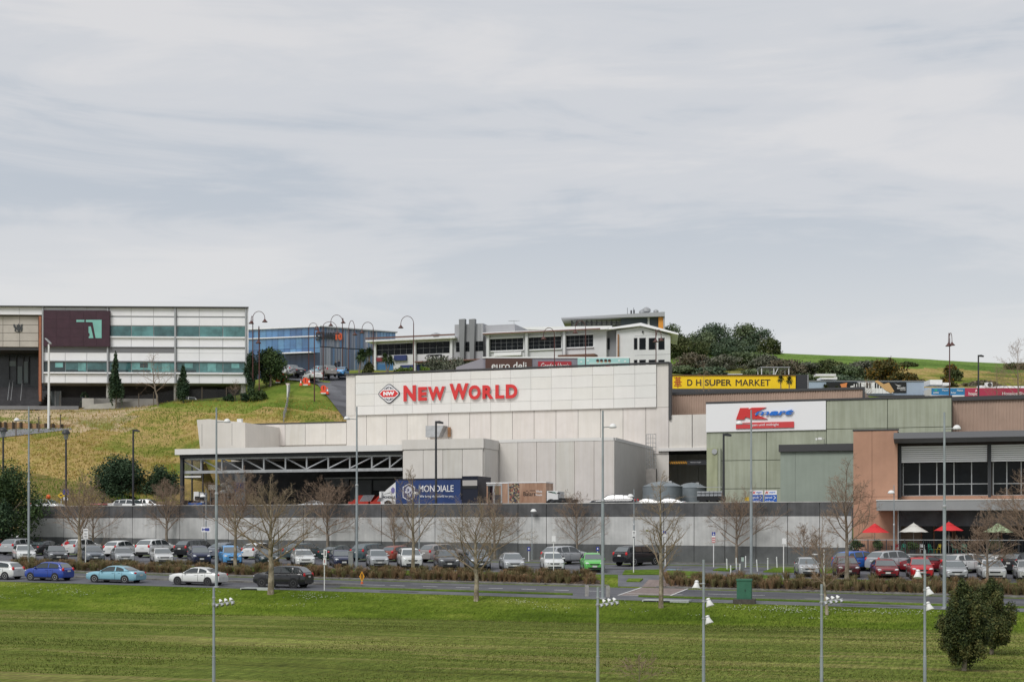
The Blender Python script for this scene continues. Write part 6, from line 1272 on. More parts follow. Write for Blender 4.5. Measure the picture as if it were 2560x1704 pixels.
    wheel_set(t, (x1 * .2, x1 * .35, xe - .7), W); wheel_set(tr, (xr + .8,), W)
    x2 = ONV(1438, 1250, v - .8).x; f = thing('flatbed_trailer', 'low dark flatbed deck in front of the copper truck cab', 'trailer', (ONV(1382, 1250, v - .8).x, v - .8, YZ)); w = x2 - f.location.x
    z0, z1 = D(1400, 1255)[1], D(1400, 1248.5)[1]; boxpart('deck', M_DARK, f, 0, w, -.6, 1.2, z0, z1); boxpart('tray_rail', M_BLACK, f, w * .35, w * .95, -.62, -.5, z1, z1 + .14)
    wheel_set(f, (w * .3, w * .75), .9, .45)
food_truck()
def dock_things():
    # two red skips with slatted lids
    for k, (a, b, lab) in enumerate(((870, 925, 'red skip bin with slatted grey lid nearer the grey pole'), (921, 958, 'red skip bin with slatted lid beside the truck cab'))):
        v = 144.0; p = ONV(a, 1264, v); q = ONV(b, 1240, v); w = q.x - p.x; t = thing('skip_bin', lab, 'skip bin', (p.x, v, YZ), 0, 'red skips'); zm = ONV(a, 1253, v).z - YZ; zt = ONV(a, 1237, v).z - YZ; rd = mat('skip red', (.42, .035, .02), .6, var=.12, scale=2)
        MB().prism([(0, .1), (w, .1), (w, zm), (0, zm)], 0, 2.0).obj('bin', rd, t); MB().prism([(.05, zm), (w - .25, zm), (w - .05, zt), (.9, zt)], .9, 2.0).obj('hood', rd, t)
        for i in range(7): x = w * (.38 + .075 * i); MB().prism([(x, zm + .03), (x + w * .055, zm + .03), (x + w * .055 + .5, zt + .02), (x + .5, zt + .02)], .80, .89).obj('lid_slat', M_GREY, t)
        boxpart('label_plate', mat('label yellow', (.75, .45, .03), .6), t, w * .08, w * .24, -.012, 0, zm - .55, zm - .3); MB().lathe([(.2, 0), (.2, .012), (0, .012)], 12, (w * .5, -.013, zm - .5), axis='y').obj('round_label', M_SIGNW, t)
    # water tanks
    for px0, px1, pyt, v, lab in ((1605, 1703, 1217, 147.0, 'grey steel water tank in front with shallow cone roof'), (1690, 1765, 1220, 151.0, 'second grey water tank behind and right of the first')):
        p0, p1 = ONV(px0, 1220, v), ONV(px1, 1220, v); r_ = (p1.x - p0.x) / 2; zt = ONV(px0, pyt, v).z - YZ; t = thing('water_tank', lab, 'tank', (p0.x + r_, v + .5, YZ), 0, 'steel water tanks'); tk = mat('tank steel blue grey', (.25, .285, .305), .45, metal=.4, var=.08, scale=1.5, streak=.1, stain=(.15, .17, .18))
        MB().lathe([(r_, 0), (r_, zt), (r_ * 1.015, zt), (r_ * 1.015, zt + .06)], 40).obj('shell', tk, t, 30); MB().lathe([(r_ * 1.015, zt + .06), (r_ * .55, zt + .48), (r_ * .1, zt + .62), (0, zt + .62)], 40).obj('cone_roof', tk, t, 30)
        for z in (.3, .6): MB().lathe([(r_ + .015, zt * z), (r_ + .015, zt * z + .05)], 40).obj('hoop', M_STEEL, t, 30)
        boxpart('hatch', M_STEEL, t, r_ * .35, r_ * .55, -r_ * .4, -r_ * .2, zt + .3, zt + .62)
    # flat deck truck with stacked frames at the right
    v = 138.5; p = ONV(1742, 1256, v); q = ONV(1805, 1226, v); w = q.x - p.x; t = thing('crate_truck', 'truck deck with stacked grey plastic bread crates by the sage wall', 'truck', (p.x, v, YZ)); zt = q.z - YZ; boxpart('deck', M_BLACK, t, 0, w, 0, 2.2, .85, 1.25)
    for j in range(3):
        for i in range(6): boxpart('crate', mat('crate grey', (.36, .38, .40), .6), t, .02 + i * w / 6, (i + .92) * w / 6, .05 + .02 * j, 1.6, 1.27 + j * (zt - 1.27) / 3, 1.27 + (j + .84) * (zt - 1.27) / 3)
    for z in (1.6, 2.1): boxpart('side_rail', M_STEEL, t, 0, w, -.04, 0, z, z + .06)
    wheel_set(t, (w * .3, w * .7), 1.0, .45)
    # dock clutter: cab of a parked forklift, wrapped bales, crates and pallets
    def put(name, lab, cat_, a, b, c, d, v, m, dep=1.0, parts=None, grp='goods on the loading dock'):
        p0, p1 = ONV(a, d, v), ONV(c, b, v); t = thing(name, lab, cat_, (p0.x, v, YZ), 0, grp); return t, p1.x - p0.x, p0.z - YZ, p1.z - YZ
    t, w, z0, z1 = put('goods_cage', 'white appliance and boxes in a wire cage at the dock corner', 'cage', 484, 1228, 520, 1256, 146, None); boxpart('white_box', M_WHITE, t, 0, w * .36, 0, .9, 0, z1); boxpart('carton', M_WHITE, t, w * .4, w * .66, .1, .9, 0, z1 * .95); boxpart('dark_box', M_BLACK, t, w * .1, w * .7, -.05, -.002, z0 + .3, z0 + .75)
    for i in range(6): boxpart('cage_wire', M_STEEL, t, w * (.7 + .06 * i), w * (.7 + .06 * i) + .02, 0, .02, 0, z1)
    t, w, z0, z1 = put('pallet_stack', 'stack of bright blue pallets at the dock corner', 'pallets', 470, 1255, 504, 1266, 143, None); bp = mat('pallet blue', (.02, .14, .50), .65, var=.1, scale=3)
    for j in range(8): boxpart('pallet', bp, t, 0, w, 0, 1.1, j * z1 / 8, j * z1 / 8 + .10); boxpart('pallet', bp, t, w * .45, w * .55, 0, 1.1, j * z1 / 8 + .101, (j + 1) * z1 / 8 - .002)
    t, w, z0, z1 = put('waste_compactor', 'grey waste compactor with blue sheet and wrapped white bales under the dock', 'compactor', 548, 1184, 613, 1262, 149, None); boxpart('frame', M_STEEL, t, w * .6, w, 0, 1.4, 0, z1); boxpart('blue_sheet', mat('tarpaulin blue', (.02, .11, .42), .6, var=.15, scale=2), t, w * .58, w * .94, -.06, -.002, z1 * .52, z1 * .78)
    rr = random.Random(2)
    for i in range(9): c = (w * rr.uniform(.0, .58), .5, z1 * (.48 + .42 * (i / 9.0) * (.5 + .5 * rr.random()))); MB().ell((c[0] + w * .04 * i * .4, .4 + rr.random() * .3, c[2]), (.55, .45, .32), 9, 5).obj('wrapped_bale', mat('plastic wrap', (.62, .62, .60), .4, var=.12, scale=5, bump=.5, bscale=8), t, 50)
    boxpart('base_bin', M_VOID, t, 0, w * .6, 0, 1.2, 0, z1 * .5)
    t, w, z0, z1 = put('wrapped_pallet', 'white wrapped pallet load beside the grey pole in the dock', 'pallet load', 521, 1211, 541, 1224, 150, None); boxpart('load', mat('plastic wrap', (.62, .62, .60)), t, 0, w, 0, 1.0, z0, z1); boxpart('base', M_VOID, t, .1, w - .1, .1, .9, 0, z0)
    for k, (a, b) in enumerate(((526, 560), (562, 598))):
        t, w, z0, z1 = put('roll_cage', ('tall wire roll cage beside the white wrapped load' if k == 0 else 'tall wire roll cage below the wrapped bales'), 'cage', a, 1229, b, 1262, 145.5, None)
        for x in (0, w / 2, w): 
            for yy in (0, .8): MB().tube([(x, yy, 0), (x, yy, z1)], .03, 5).obj('upright', M_STEEL, t)
        for z in (.3, z1 * .5, z1 * .75, z1): MB().tube([(0, 0, z), (w, 0, z)], .025, 4).obj('rail', M_STEEL, t); 
        boxpart('bag', mat('brown carton', (.24, .14, .09), .8), t, w * .1, w * .8, .1, .7, 0, z1 * .6)
    t, w, z0, z1 = put('timber_stack', 'stack of pale timber pallets behind the wall by the dark trees', 'timber', 390, 1251, 438, 1264, 141, None)
    for j in range(6): boxpart('pallet', mat('pale timber', (.36, .25, .16), .8, var=.2, scale=3), t, 0, w, 0, 1.1, j * z1 / 6, j * z1 / 6 + .12)
    t, w, z0, z1 = put('small_truck', 'red tray truck with white cab roof showing over the wall', 'truck', 226, 1257, 284, 1272, 139.5, None); boxpart('tray', M_RED, t, 0, w * .72, 0, 1.7, .8, z1 * .86); boxpart('tray_cover', mat('pink cover', (.55, .25, .27), .7), t, .02, w * .5, .02, 1.6, z1 * .861, z1); MB().prism([(w * .74, .4), (w, .4), (w, 1.0), (w * .93, z1), (w * .74, z1)], 0, 1.7).obj('cab', M_WHITE, t); wheel_set(t, (w * .2, w * .8), .9, .38)
dock_things()
# ------------------------------------------------------------------ trees and plants
M_BARK = mat('grey brown bark', (.20, .165, .13), .9, var=.3, scale=4, bump=.4, bscale=15)
M_PLANE = mat('mottled plane bark', (.17, .14, .095), .9, c2=(.36, .31, .23), scale=2.6, var=.15, lo=.45, hi=.60, stretch=(1, 1, .6), bump=.3, bscale=10)
M_TWIG = mat('brown twigs', (.245, .175, .125), .9, var=.2, scale=2)
M_TWIG2 = mat('pale olive twigs', (.235, .18, .12), .9, var=.2, scale=2)
def grow(mb_t, mb_b, rr, h, spread, first, levels, trunk_r, leader=.75, lean=(0, 0), dens=1.0, gnarl=.15, up=.35):
    """bare tree: a tapering leader with limbs that fork into ever finer twigs"""
    def limb(p, d, L, r, lev):
        n = 5 if lev < 2 else 3; pts = [p]; q = p.copy(); dd = d.copy()
        for i in range(n):
            dd = (dd + Vector((rr.gauss(0, gnarl), rr.gauss(0, gnarl), rr.gauss(0, gnarl * .6) + up * .10 * (1 if lev < 3 else .3)))).normalized(); q = q + dd * (L / n); pts.append(q.copy())
        (mb_b).tube(pts, [r * (1 - .62 * i / n) for i in range(n + 1)], 5 if lev < 2 else 3, cap=False)
        if lev >= levels: return
        k = int((7, 6, 4, 3)[lev - 1] * dens + rr.random())
        for j in range(k):
            t = .16 + .84 * (j + rr.random() * .8) / k; i = min(n - 1, int(t * n)); b = pts[i].lerp(pts[i + 1], t * n - i); ld = (pts[i + 1] - pts[i]).normalized()
            ax = Vector((rr.gauss(0, 1), rr.gauss(0, 1), rr.gauss(0, .8))); ax = (ax - ld * ax.dot(ld)); ax.normalize(); an = R(rr.uniform(28, 58))
            limb(b, (ld * math.cos(an) + ax * math.sin(an) + Vector((0, 0, up * .25))).normalized(), L * (1.0 - .6 * t) * rr.uniform(.42, .72), max(.0068, r * (1 - .6 * t) * .5), lev + 1)
    n = 9; pts = []
    for i in range(n + 1): t = i / n; pts.append(Vector((lean[0] * t + (.10 * math.sin(t * 5 + rr.random()) * gnarl * h * .3), lean[1] * t + rr.gauss(0, .02 * h * gnarl * 2), h * leader * t)))
    mb_t.tube([Vector((pts[0].x, pts[0].y, -.15))] + pts, [trunk_r * 1.35] + [trunk_r * (1 - .80 * (i / n)) for i in range(n + 1)], 9, cap=False)
    nl = int(16 * dens); 
    for j in range(nl):
        t = first + (1 - first) * (j + rr.random() * .6) / nl; i = min(n - 1, int(t * n)); b = pts[i].lerp(pts[i + 1], t * n - i); a = j * 2.4 + rr.random() * .8; el = R(rr.uniform(8, 38) + 30 * t)
        L = spread * (1.05 - .55 * (t - first) / (1 - first + .01)) * rr.uniform(.75, 1.1); limb(b, Vector((math.cos(a) * math.cos(el), math.sin(a) * math.cos(el), math.sin(el))), L, trunk_r * (1 - .75 * t) * .42, 1)
    limb(pts[-1], Vector((0, 0, 1)), h * (1 - leader) * 1.0, trunk_r * .2, 1)
def bare_tree(px, py, pt, halfw_px, lab, v=None, first=.3, seed=0, trunk_px=10, plane=False, lean_px=0, dens=1.0, levels=4, hill=False, twig=None, gnarl=.11, group='bare winter trees', base=None):
    p = base or (HG(px, py) if hill else (GP(px, py) if v is None else G(px, v))); Z = -p.x * S_ + p.y * C_; k = Z / F
    top = (HY - pt) * k + CZ; h = (top - p.z) * 1.0; rr = random.Random(seed * 13 + 5); a, b = MB(), MB(); gnarl *= rr.uniform(.8, 1.6); up = rr.uniform(.1, .6); ldr = rr.uniform(.66, .82)
    grow(a, b, rr, h, halfw_px * k * 1.55, first, levels, trunk_px * k / 2, lean=(lean_px * k * C_, lean_px * k * S_), dens=dens, gnarl=gnarl, up=up, leader=ldr)
    t = thing('bare_tree', lab, 'tree', p, 0, group); a.obj('trunk', M_PLANE if plane else M_BARK, t, 60); b.obj('branches', twig or M_TWIG, t); return t
def bare_trees():
    bare_tree(677, 1484, 1190, 105, 'tall bare plane tree with thick mottled trunk before the black crossover', seed=1, trunk_px=17, plane=True, first=.36, dens=1.15, twig=M_TWIG2)
    bare_tree(1190, 1501, 1258, 108, 'forked bare tree with wide low crown on the bank', seed=2, trunk_px=14, plane=True, first=.36, dens=1.1, gnarl=.22, twig=M_TWIG2)
    bare_tree(1652, 1519, 1180, 66, 'slim upright bare tree beside the paved crossing', seed=3, trunk_px=13, plane=True, first=.32, dens=1.0, twig=M_TWIG2)
    bare_tree(2067, 1536, 1285, 56, 'small leaning bare tree behind a floodlight pole', seed=4, trunk_px=9, plane=True, first=.4, lean_px=-14, dens=.95)
    bare_tree(2116, 1451, 1135, 72, 'tall bare tree behind the maroon hatchback', seed=5, trunk_px=12, first=.36, dens=1.1)
    bare_tree(198, 1412, 1180, 78, 'mottled bare tree between the cars at the left', seed=6, trunk_px=12, plane=True, first=.42, v=110.5, dens=1.1)
    bare_tree(232, 1385, 1215, 70, 'many stemmed bare tree against the wall at the left', seed=7, trunk_px=7, first=.12, v=130.2, dens=1.0)
    bare_tree(416, 1390, 1196, 70, 'round crowned bare tree against the wall behind the black off-roader', seed=8, trunk_px=9, first=.38, v=130.2, dens=1.2)
    bare_tree(588, 1415, 1168, 85, 'bushy bare tree beside the tall grey pole', seed=9, trunk_px=10, plane=True, first=.4, v=110.2, dens=1.25)
    bare_tree(818, 1390, 1208, 80, 'bare tree with wide fork against the wall behind the dark green sedan', seed=10, trunk_px=9, first=.36, v=130.2, dens=1.2)
    bare_tree(1033, 1424, 1172, 62, 'slim bare tree in front of the white off-roader', seed=11, trunk_px=10, plane=True, first=.3, v=110.4, dens=1.05, twig=M_TWIG2)
    bare_tree(985, 1385, 1235, 52, 'low bare tree against the wall left of the people mover', seed=12, trunk_px=6, first=.2, v=130.2, dens=1.0)
    bare_tree(1236, 1390, 1205, 60, 'bare tree against the wall behind the forked tree', seed=13, trunk_px=8, first=.35, v=130.2, dens=1.0)
    bare_tree(1442, 1398, 1232, 62, 'small round bare tree against the wall behind the silver crossover', seed=14, trunk_px=7, first=.3, v=130.2, dens=1.05)
    bare_tree(1841, 1408, 1248, 82, 'neat round bare tree against the wall behind the bollards', seed=15, trunk_px=9, first=.34, v=130.0, dens=1.15)
    bare_tree(2468, 1456, 1262, 62, 'bushy bare tree in front of the pale green umbrella', seed=16, trunk_px=8, first=.3, v=110.4, dens=1.2)
    bare_tree(2585, 1456, 1180, 105, 'large bare tree reaching in from the right picture edge', seed=17, trunk_px=13, first=.28, v=112.0, dens=1.25)
    bare_tree(2010, 1452, 1310, 50, 'low bare tree behind the old silver hatchback', seed=18, trunk_px=6, first=.25, v=127.0, dens=1.0)
    bare_tree(394, 1014, 872, 52, 'bare tree in front of the courthouse windows', seed=19, trunk_px=5.5, first=.3, hill=True, lean_px=-14, dens=.75, levels=3, gnarl=.25)
    bare_tree(588, 1002, 948, 20, 'small bare shrub tree under the courthouse corner', seed=20, trunk_px=3, first=.1, hill=True, dens=.9, levels=3)
    bare_tree(2545, 1003, 838, 62, 'bare tree beside the hospice shop at the right edge', seed=21, trunk_px=4, first=.2, base=HZ(2545, 206), dens=1.0)
    bare_tree(2492, 1003, 915, 40, 'low bare tree before the red hospice board', seed=22, trunk_px=3, first=.15, base=HZ(2492, 204), dens=.9, levels=3)
    bare_tree(1760, 985, 902, 34, 'thin bare tree in front of the yellow sign', seed=23, trunk_px=3, first=.2, base=HZ(1760, 192), dens=.8, levels=3)
    bare_tree(2165, 998, 942, 26, 'thin bare tree in front of the piano mural', seed=24, trunk_px=2.5, first=.2, base=HZ(2165, 205), dens=.8, levels=3)
    bare_tree(1598, 1720, 1645, 50, 'small bare shrub on the field at the bottom picture edge', seed=25, trunk_px=3, first=.1, dens=.8, levels=3, base=GP(1598, 1712))
bare_trees()
LEAF = {k: [mat('%s leaf %d' % (k, i), c, .7, spec=.3) for i, c in enumerate(v)] for k, v in {
    'dark': [(.022, .046, .022), (.034, .064, .030), (.054, .090, .042)], 'mid': [(.030, .058, .022), (.055, .092, .030), (.085, .122, .042)], 'olive': [(.045, .064, .022), (.072, .090, .030), (.110, .115, .042)], 'totara': [(.028, .044, .015), (.064, .080, .024), (.12, .115, .036)], 'hilldark': [(.050, .082, .050), (.080, .115, .068), (.12, .155, .092)], 'hillmid': [(.065, .095, .046), (.105, .14, .066), (.145, .18, .092)],
    'grey': [(.085, .10, .066), (.12, .13, .09), (.16, .155, .12)], 'brown': [(.11, .095, .066), (.155, .13, .09), (.105, .118, .066)], 'gorse': [(.050, .055, .016), (.085, .075, .020), (.20, .11, .012)], 'lime': [(.06, .11, .016), (.10, .16, .02), (.15, .19, .03)], 'flax': [(.05, .085, .02), (.10, .13, .03), (.18, .17, .06)]}.items()}
def leafmesh(blobs, n, size, kind, seed=0, shell=.45, aspect=.55, droop=0.0):
    """many small leaf faces spread through clump volumes; darker and lighter leaves mixed at random"""
    g = np.random.default_rng(seed + 11); B = np.array(blobs, float); vol = (B[:, 3] * B[:, 4] * B[:, 5]) ** .75; pick = g.choice(len(B), n, p=vol / vol.sum()); b = B[pick]
    d = g.normal(size=(n, 3)); d /= np.linalg.norm(d, axis=1)[:, None]; rad = g.random(n) ** shell; P = b[:, :3] + d * rad[:, None] * b[:, 3:6] * (1 + .12 * g.normal(size=n))[:, None]
    N = d * .6 + g.normal(size=(n, 3)) * .7 + np.array([0, 0, .35]); N /= np.linalg.norm(N, axis=1)[:, None]; A = np.cross(N, g.normal(size=(n, 3))); A /= np.linalg.norm(A, axis=1)[:, None]; A[:, 2] -= droop; Bv = np.cross(N, A); s = size * g.uniform(.6, 1.35, n)[:, None]
    V = np.stack([P - A * s, P + Bv * s * aspect, P + A * s, P - Bv * s * aspect], 1).reshape(-1, 3)
    mb = bpy.data.meshes.new('crown'); mb.vertices.add(4 * n); mb.vertices.foreach_set('co', V.astype(np.float32).ravel()); mb.loops.add(4 * n); mb.loops.foreach_set('vertex_index', np.arange(4 * n, dtype=np.int32)); mb.polygons.add(n); mb.polygons.foreach_set('loop_start', np.arange(0, 4 * n, 4, dtype=np.int32)); mb.polygons.foreach_set('loop_total', np.full(n, 4, dtype=np.int32))
    tone = (g.random(len(B)) * 1.4)[pick] + g.random(n) * 1.6; mb.polygons.foreach_set('material_index', np.clip(tone, 0, 2.99).astype(np.int32)); mb.update(); mb.validate()
    for m in LEAF[kind]: mb.materials.append(m)
    return mb
def clumps(rr, w, d, h, z0, n, shape='round', cs=.34):
    out = []
    for i in range(n):
        t = (i + rr.random()) / n; a = rr.random() * 6.283
        if shape == 'cone': k = (1 - t) ** .85 * .92 + .06; c = cs * .9 * (.35 + .65 * k)
        elif shape == 'totara': k = float(np.interp(t, [0, .12, .35, .6, .85, 1], [.5, .85, 1.0, .90, .58, .2])); c = cs * (.55 + .45 * k)
        elif shape == 'oval': k = math.sin(math.pi * (.08 + .84 * t)) ** .6; c = cs
        else: k = math.sqrt(max(.02, 1 - (1.25 * t - .42) ** 2)) ; c = cs
        q = math.sqrt(rr.random()) * max(0, k * rr.uniform(.8, 1.15) - c * .5); out.append((math.cos(a) * q * w, math.sin(a) * q * d, z0 + h * (c * .35 + t * (1 - c * .7)), w * c * rr.uniform(.75, 1.25), d * c * rr.uniform(.75, 1.25), h * c * .55 * rr.uniform(.75, 1.2)))
    return out
def leafy(name, lab, cat_, px, py, pt, hw_px, kind, n=3500, leaf=.16, shape='round', nc=26, trunk=.18, z0f=.0, hill=False, base=None, seed=0, group=None, sq=1.0, cs=.34, trunk_px=0, barkm=None):
    p = base or (HG(px, py) if hill else GP(px, py)); Z = -p.x * S_ + p.y * C_; k = Z / F; h = (HY - pt) * k + CZ - p.z; w = hw_px * k; rr = random.Random(seed + 3); z0 = h * z0f
    t = thing(name, lab, cat_, p, 0, group); tr = trunk_px * k / 2 if trunk_px else max(.05, w * .07)
    m = MB().tube([(0, 0, -.2), (0.02 * h, 0, h * .3), (-.01 * h, .01 * h, h * .72)], [tr * 1.2, tr, tr * .4], 8)
    for i in range(6): a = rr.random() * 6.28; z = z0 + (h - z0) * rr.uniform(.1, .5); m.tube([(0, 0, z), (math.cos(a) * w * .55, math.sin(a) * w * .55, z + (h - z0) * .22)], [tr * .5, tr * .15], 5)
    m.obj('trunk', barkm or M_BARK, t, 50)
    me = leafmesh(clumps(rr, w, w * sq, h - z0, z0, nc, shape, cs), n, leaf, kind, seed); link('crown', me, LEAF[kind], t); return t
def leafy_all():
    L = leafy
    L('totara_tree', 'dark bushy young conifer on the field at the lower right', 'tree', 2409, 1676, 1450, 71, 'totara', 36000, .05, 'totara', 90, z0f=.07, seed=1, group='young conifers on the field', cs=.24, trunk_px=11, barkm=mat('pale trunk', (.22, .19, .15), .9, var=.2, scale=4))
    L('totara_tree', 'smaller dark conifer standing behind the first one on the field', 'tree', 2478, 1634, 1444, 62, 'totara', 30000, .05, 'totara', 80, z0f=.07, seed=2, group='young conifers on the field', cs=.24, trunk_px=9)
    L('shrub', 'big dark evergreen shrub at the left edge before the wall', 'shrub', 10, 1395, 1160, 92, 'mid', 15000, .14, 'round', 50, seed=3, base=G(12, 126.5), cs=.36)
    L('shrub', 'dark low shrub at the foot of the big left edge shrub', 'shrub', 0, 1395, 1255, 45, 'dark', 3500, .15, 'round', 22, seed=4, base=G(8, 124.5), cs=.4)
    yb = lambda px, v: Vector((ONV(px, HY, v).x, v, YZ))
    L('evergreen_tree', 'large dark green round tree behind the parapet at the bank foot', 'tree', 308, 1260, 1140, 70, 'dark', 14000, .15, 'round', 50, z0f=.05, seed=5, base=yb(305, 147), cs=.36)
    L('evergreen_tree', 'smaller dark green tree right of the large one at the dock', 'tree', 402, 1260, 1168, 46, 'dark', 8000, .15, 'round', 36, z0f=.05, seed=6, base=yb(403, 149), cs=.36)
    L('cypress_tree', 'tall slim conical evergreen in front of the courthouse', 'tree', 289, 1022, 879, 21, 'dark', 5200, .16, 'cone', 40, z0f=.16, hill=True, seed=7, group='conical evergreens', cs=.42)
    L('cypress_tree', 'shorter conical evergreen in front of the courthouse', 'tree', 458, 1006, 911, 22, 'dark', 4600, .16, 'cone', 36, z0f=.10, hill=True, seed=8, group='conical evergreens', cs=.42)
    L('evergreen_tree', 'round dark olive tree between courthouse and glass office', 'tree', 676, 966, 871, 40, 'mid', 5200, .19, 'round', 34, z0f=.08, hill=True, seed=9)
    L('shrub', 'dark shrub at the courthouse right corner', 'shrub', 628, 985, 880, 20, 'dark', 2600, .18, 'oval', 18, hill=True, seed=10)
    for i, (px, py, pt, hw, kind) in enumerate(((612, 1003, 982, 12, 'dark'), (632, 1003, 968, 14, 'mid'), (655, 1000, 975, 16, 'mid'), (572, 1004, 985, 12, 'dark'), (214, 1021, 980, 14, 'dark'), (408, 1006, 966, 9, 'lime'), (700, 957, 935, 14, 'mid'))): L('shrub', ['low dark shrub by the courthouse column', 'leafy shrub below the round olive tree', 'wide shrub on the slope beside the fence', 'dark low shrub near the courthouse end', 'low dark tree before the courthouse lobby', 'small bright shrub under the courthouse', 'green shrub beside the hill road cones'][i], 'shrub', px, py, pt, hw, kind, 900, .15, 'round', 10, hill=True, seed=20 + i, cs=.5)
    # planting before the retail centre
    for i, (px, pt, hw, kind, Z, lab) in enumerate(((1085, 893, 40, 'grey', 226, 'grey green shrub under the retail centre sign'), (1130, 888, 38, 'grey', 227, 'brownish shrub left of the deli building'), (1010, 918, 30, 'lime', 222, 'low lime hedge bush above the supermarket roof'), (1062, 917, 24, 'lime', 222, 'second low lime bush left of the grey shrub'), (920, 905, 16, 'olive', 224, 'olive shrub under the cabbage trees'))): L('shrub', lab, 'shrub', px, 940, pt, hw, kind, 1600, .2, 'round', 12, base=HZ(px, Z), seed=40 + i, cs=.45)
    # bush on the hill to the right
    T = [(1680, 812, 40, 'mid', 296, 'mid green bush at the pavilion end'), (1705, 842, 52, 'olive', 285, 'olive bush right of the white gable'), (1790, 806, 48, 'dark', 300, 'tall dark tree with pointed top on the hill'), (1752, 830, 48, 'mid', 292, 'dark bushy tree left of the pointed hill tree'), (1838, 848, 52, 'dark', 288, 'broad dark tree in the middle of the hill bush'), (1862, 809, 40, 'mid', 305, 'tall grey green tree on the hill skyline'), (1900, 818, 34, 'dark', 302, 'dark tree beside the tallest skyline tree'), (1925, 845, 26, 'olive', 298, 'last olive tree before the open pasture'), (1735, 885, 52, 'brown', 272, 'brown scrub patch behind the yellow sign'), (1800, 890, 55, 'grey', 270, 'grey green scrub above the yellow sign'), (1870, 880, 52, 'mid', 276, 'green scrub above the roof frame'), (1700, 915, 40, 'mid', 262, 'low green scrub beside the white gable'), (1770, 918, 45, 'dark', 260, 'low dark scrub over the yellow sign'), (1915, 890, 45, 'grey', 268, 'grey scrub right of the roof frame'), (1965, 895, 50, 'brown', 264, 'brownish scrub behind the charcoal panel'), (2020, 900, 48, 'grey', 264, 'grey scrub behind the pale blue shop'), (2075, 893, 42, 'olive', 262, 'olive scrub above the piano mural'), (2110, 905, 40, 'mid', 258, 'green scrub above the piano keys'), (2150, 896, 40, 'grey', 262, 'grey twiggy scrub left of the gorse'), (2205, 892, 52, 'gorse', 256, 'large flowering gorse bush on the hillside'), (2255, 925, 38, 'gorse', 252, 'lower gorse bush right of the large one'), (2270, 898, 20, 'olive', 285, 'small lone bush on the pasture slope'), (2368, 935, 24, 'gorse', 244, 'gorse clump behind the double lamp post'), (2390, 918, 16, 'olive', 262, 'small bush right of the double lamp post'), (2376, 905, 14, 'gorse', 268, 'small gorse on the slope behind the double lamp'), (2455, 945, 40, 'brown', 248, 'brown grassy scrub above the red board'), (2540, 900, 30, 'olive', 285, 'olive scrub on the skyline at the right edge'), (1890, 925, 55, 'mid', 255, 'low green scrub behind the roof frame'), (2010, 930, 55, 'mid', 250, 'low green scrub directly behind the pale blue shop'), (2090, 932, 55, 'dark', 248, 'low dark scrub above the mural roof')]
    for i, (px, pt, hw, kind, Z, lab) in enumerate(T):
        kind = {'dark': 'hilldark', 'mid': 'hillmid'}.get(kind, kind); L('hill_bush', lab, 'bush', px, 950, pt + (7 if px > 1930 else 0), hw * 1.2, kind, 4600 if hw > 35 else 2000, .22, 'round', 36, base=HZ(px, Z) - Vector((0, 0, .5)), seed=60 + i, cs=.36, group='bushes on the hillside')
leafy_all()
def spiky(name, lab, cat_, p, h, head_r, trunk_h, kind='mid', n=140, seed=0, heads=1, group=None, wdt=.06, up=.15):
    rr = random.Random(seed); t = thing(name, lab, cat_, p, 0, group); tr = MB(); lf = MB()
    for hd in range(heads):
        off = Vector((rr.uniform(-.5, .5), rr.uniform(-.3, .3), rr.uniform(-.5, .2))) * (1.0 if heads > 1 else 0) * head_r; top = Vector((off.x, off.y, trunk_h + off.z))
        if trunk_h > .3: tr.tube([(0, 0, -.2), (off.x * .3, off.y * .3, trunk_h * .5), top], [head_r * .16, head_r * .11, head_r * .09], 7)
        for i in range(n):
            a = rr.random() * 6.283; el = math.asin(rr.uniform(up - 1 if trunk_h > .3 else up, 1)); L = head_r * rr.uniform(.8, 1.15); d = Vector((math.cos(a) * math.cos(el), math.sin(a) * math.cos(el), math.sin(el))); s = Vector((-math.sin(a), math.cos(a), 0)) * wdt * head_r
            m = top + d * L * .55 + Vector((0, 0, .04 * L)); e = top + d * L - Vector((0, 0, .18 * L)); k = rr.randrange(3); lf.face([top - s * .6, top + s * .6, m + s, m - s], k); lf.face([m - s, m + s, e], k)
    if trunk_h > .3: tr.obj('trunk', M_BARK, t, 50)
    lf.obj('leaves' if trunk_h < .3 else 'crown', LEAF[kind], t); return t
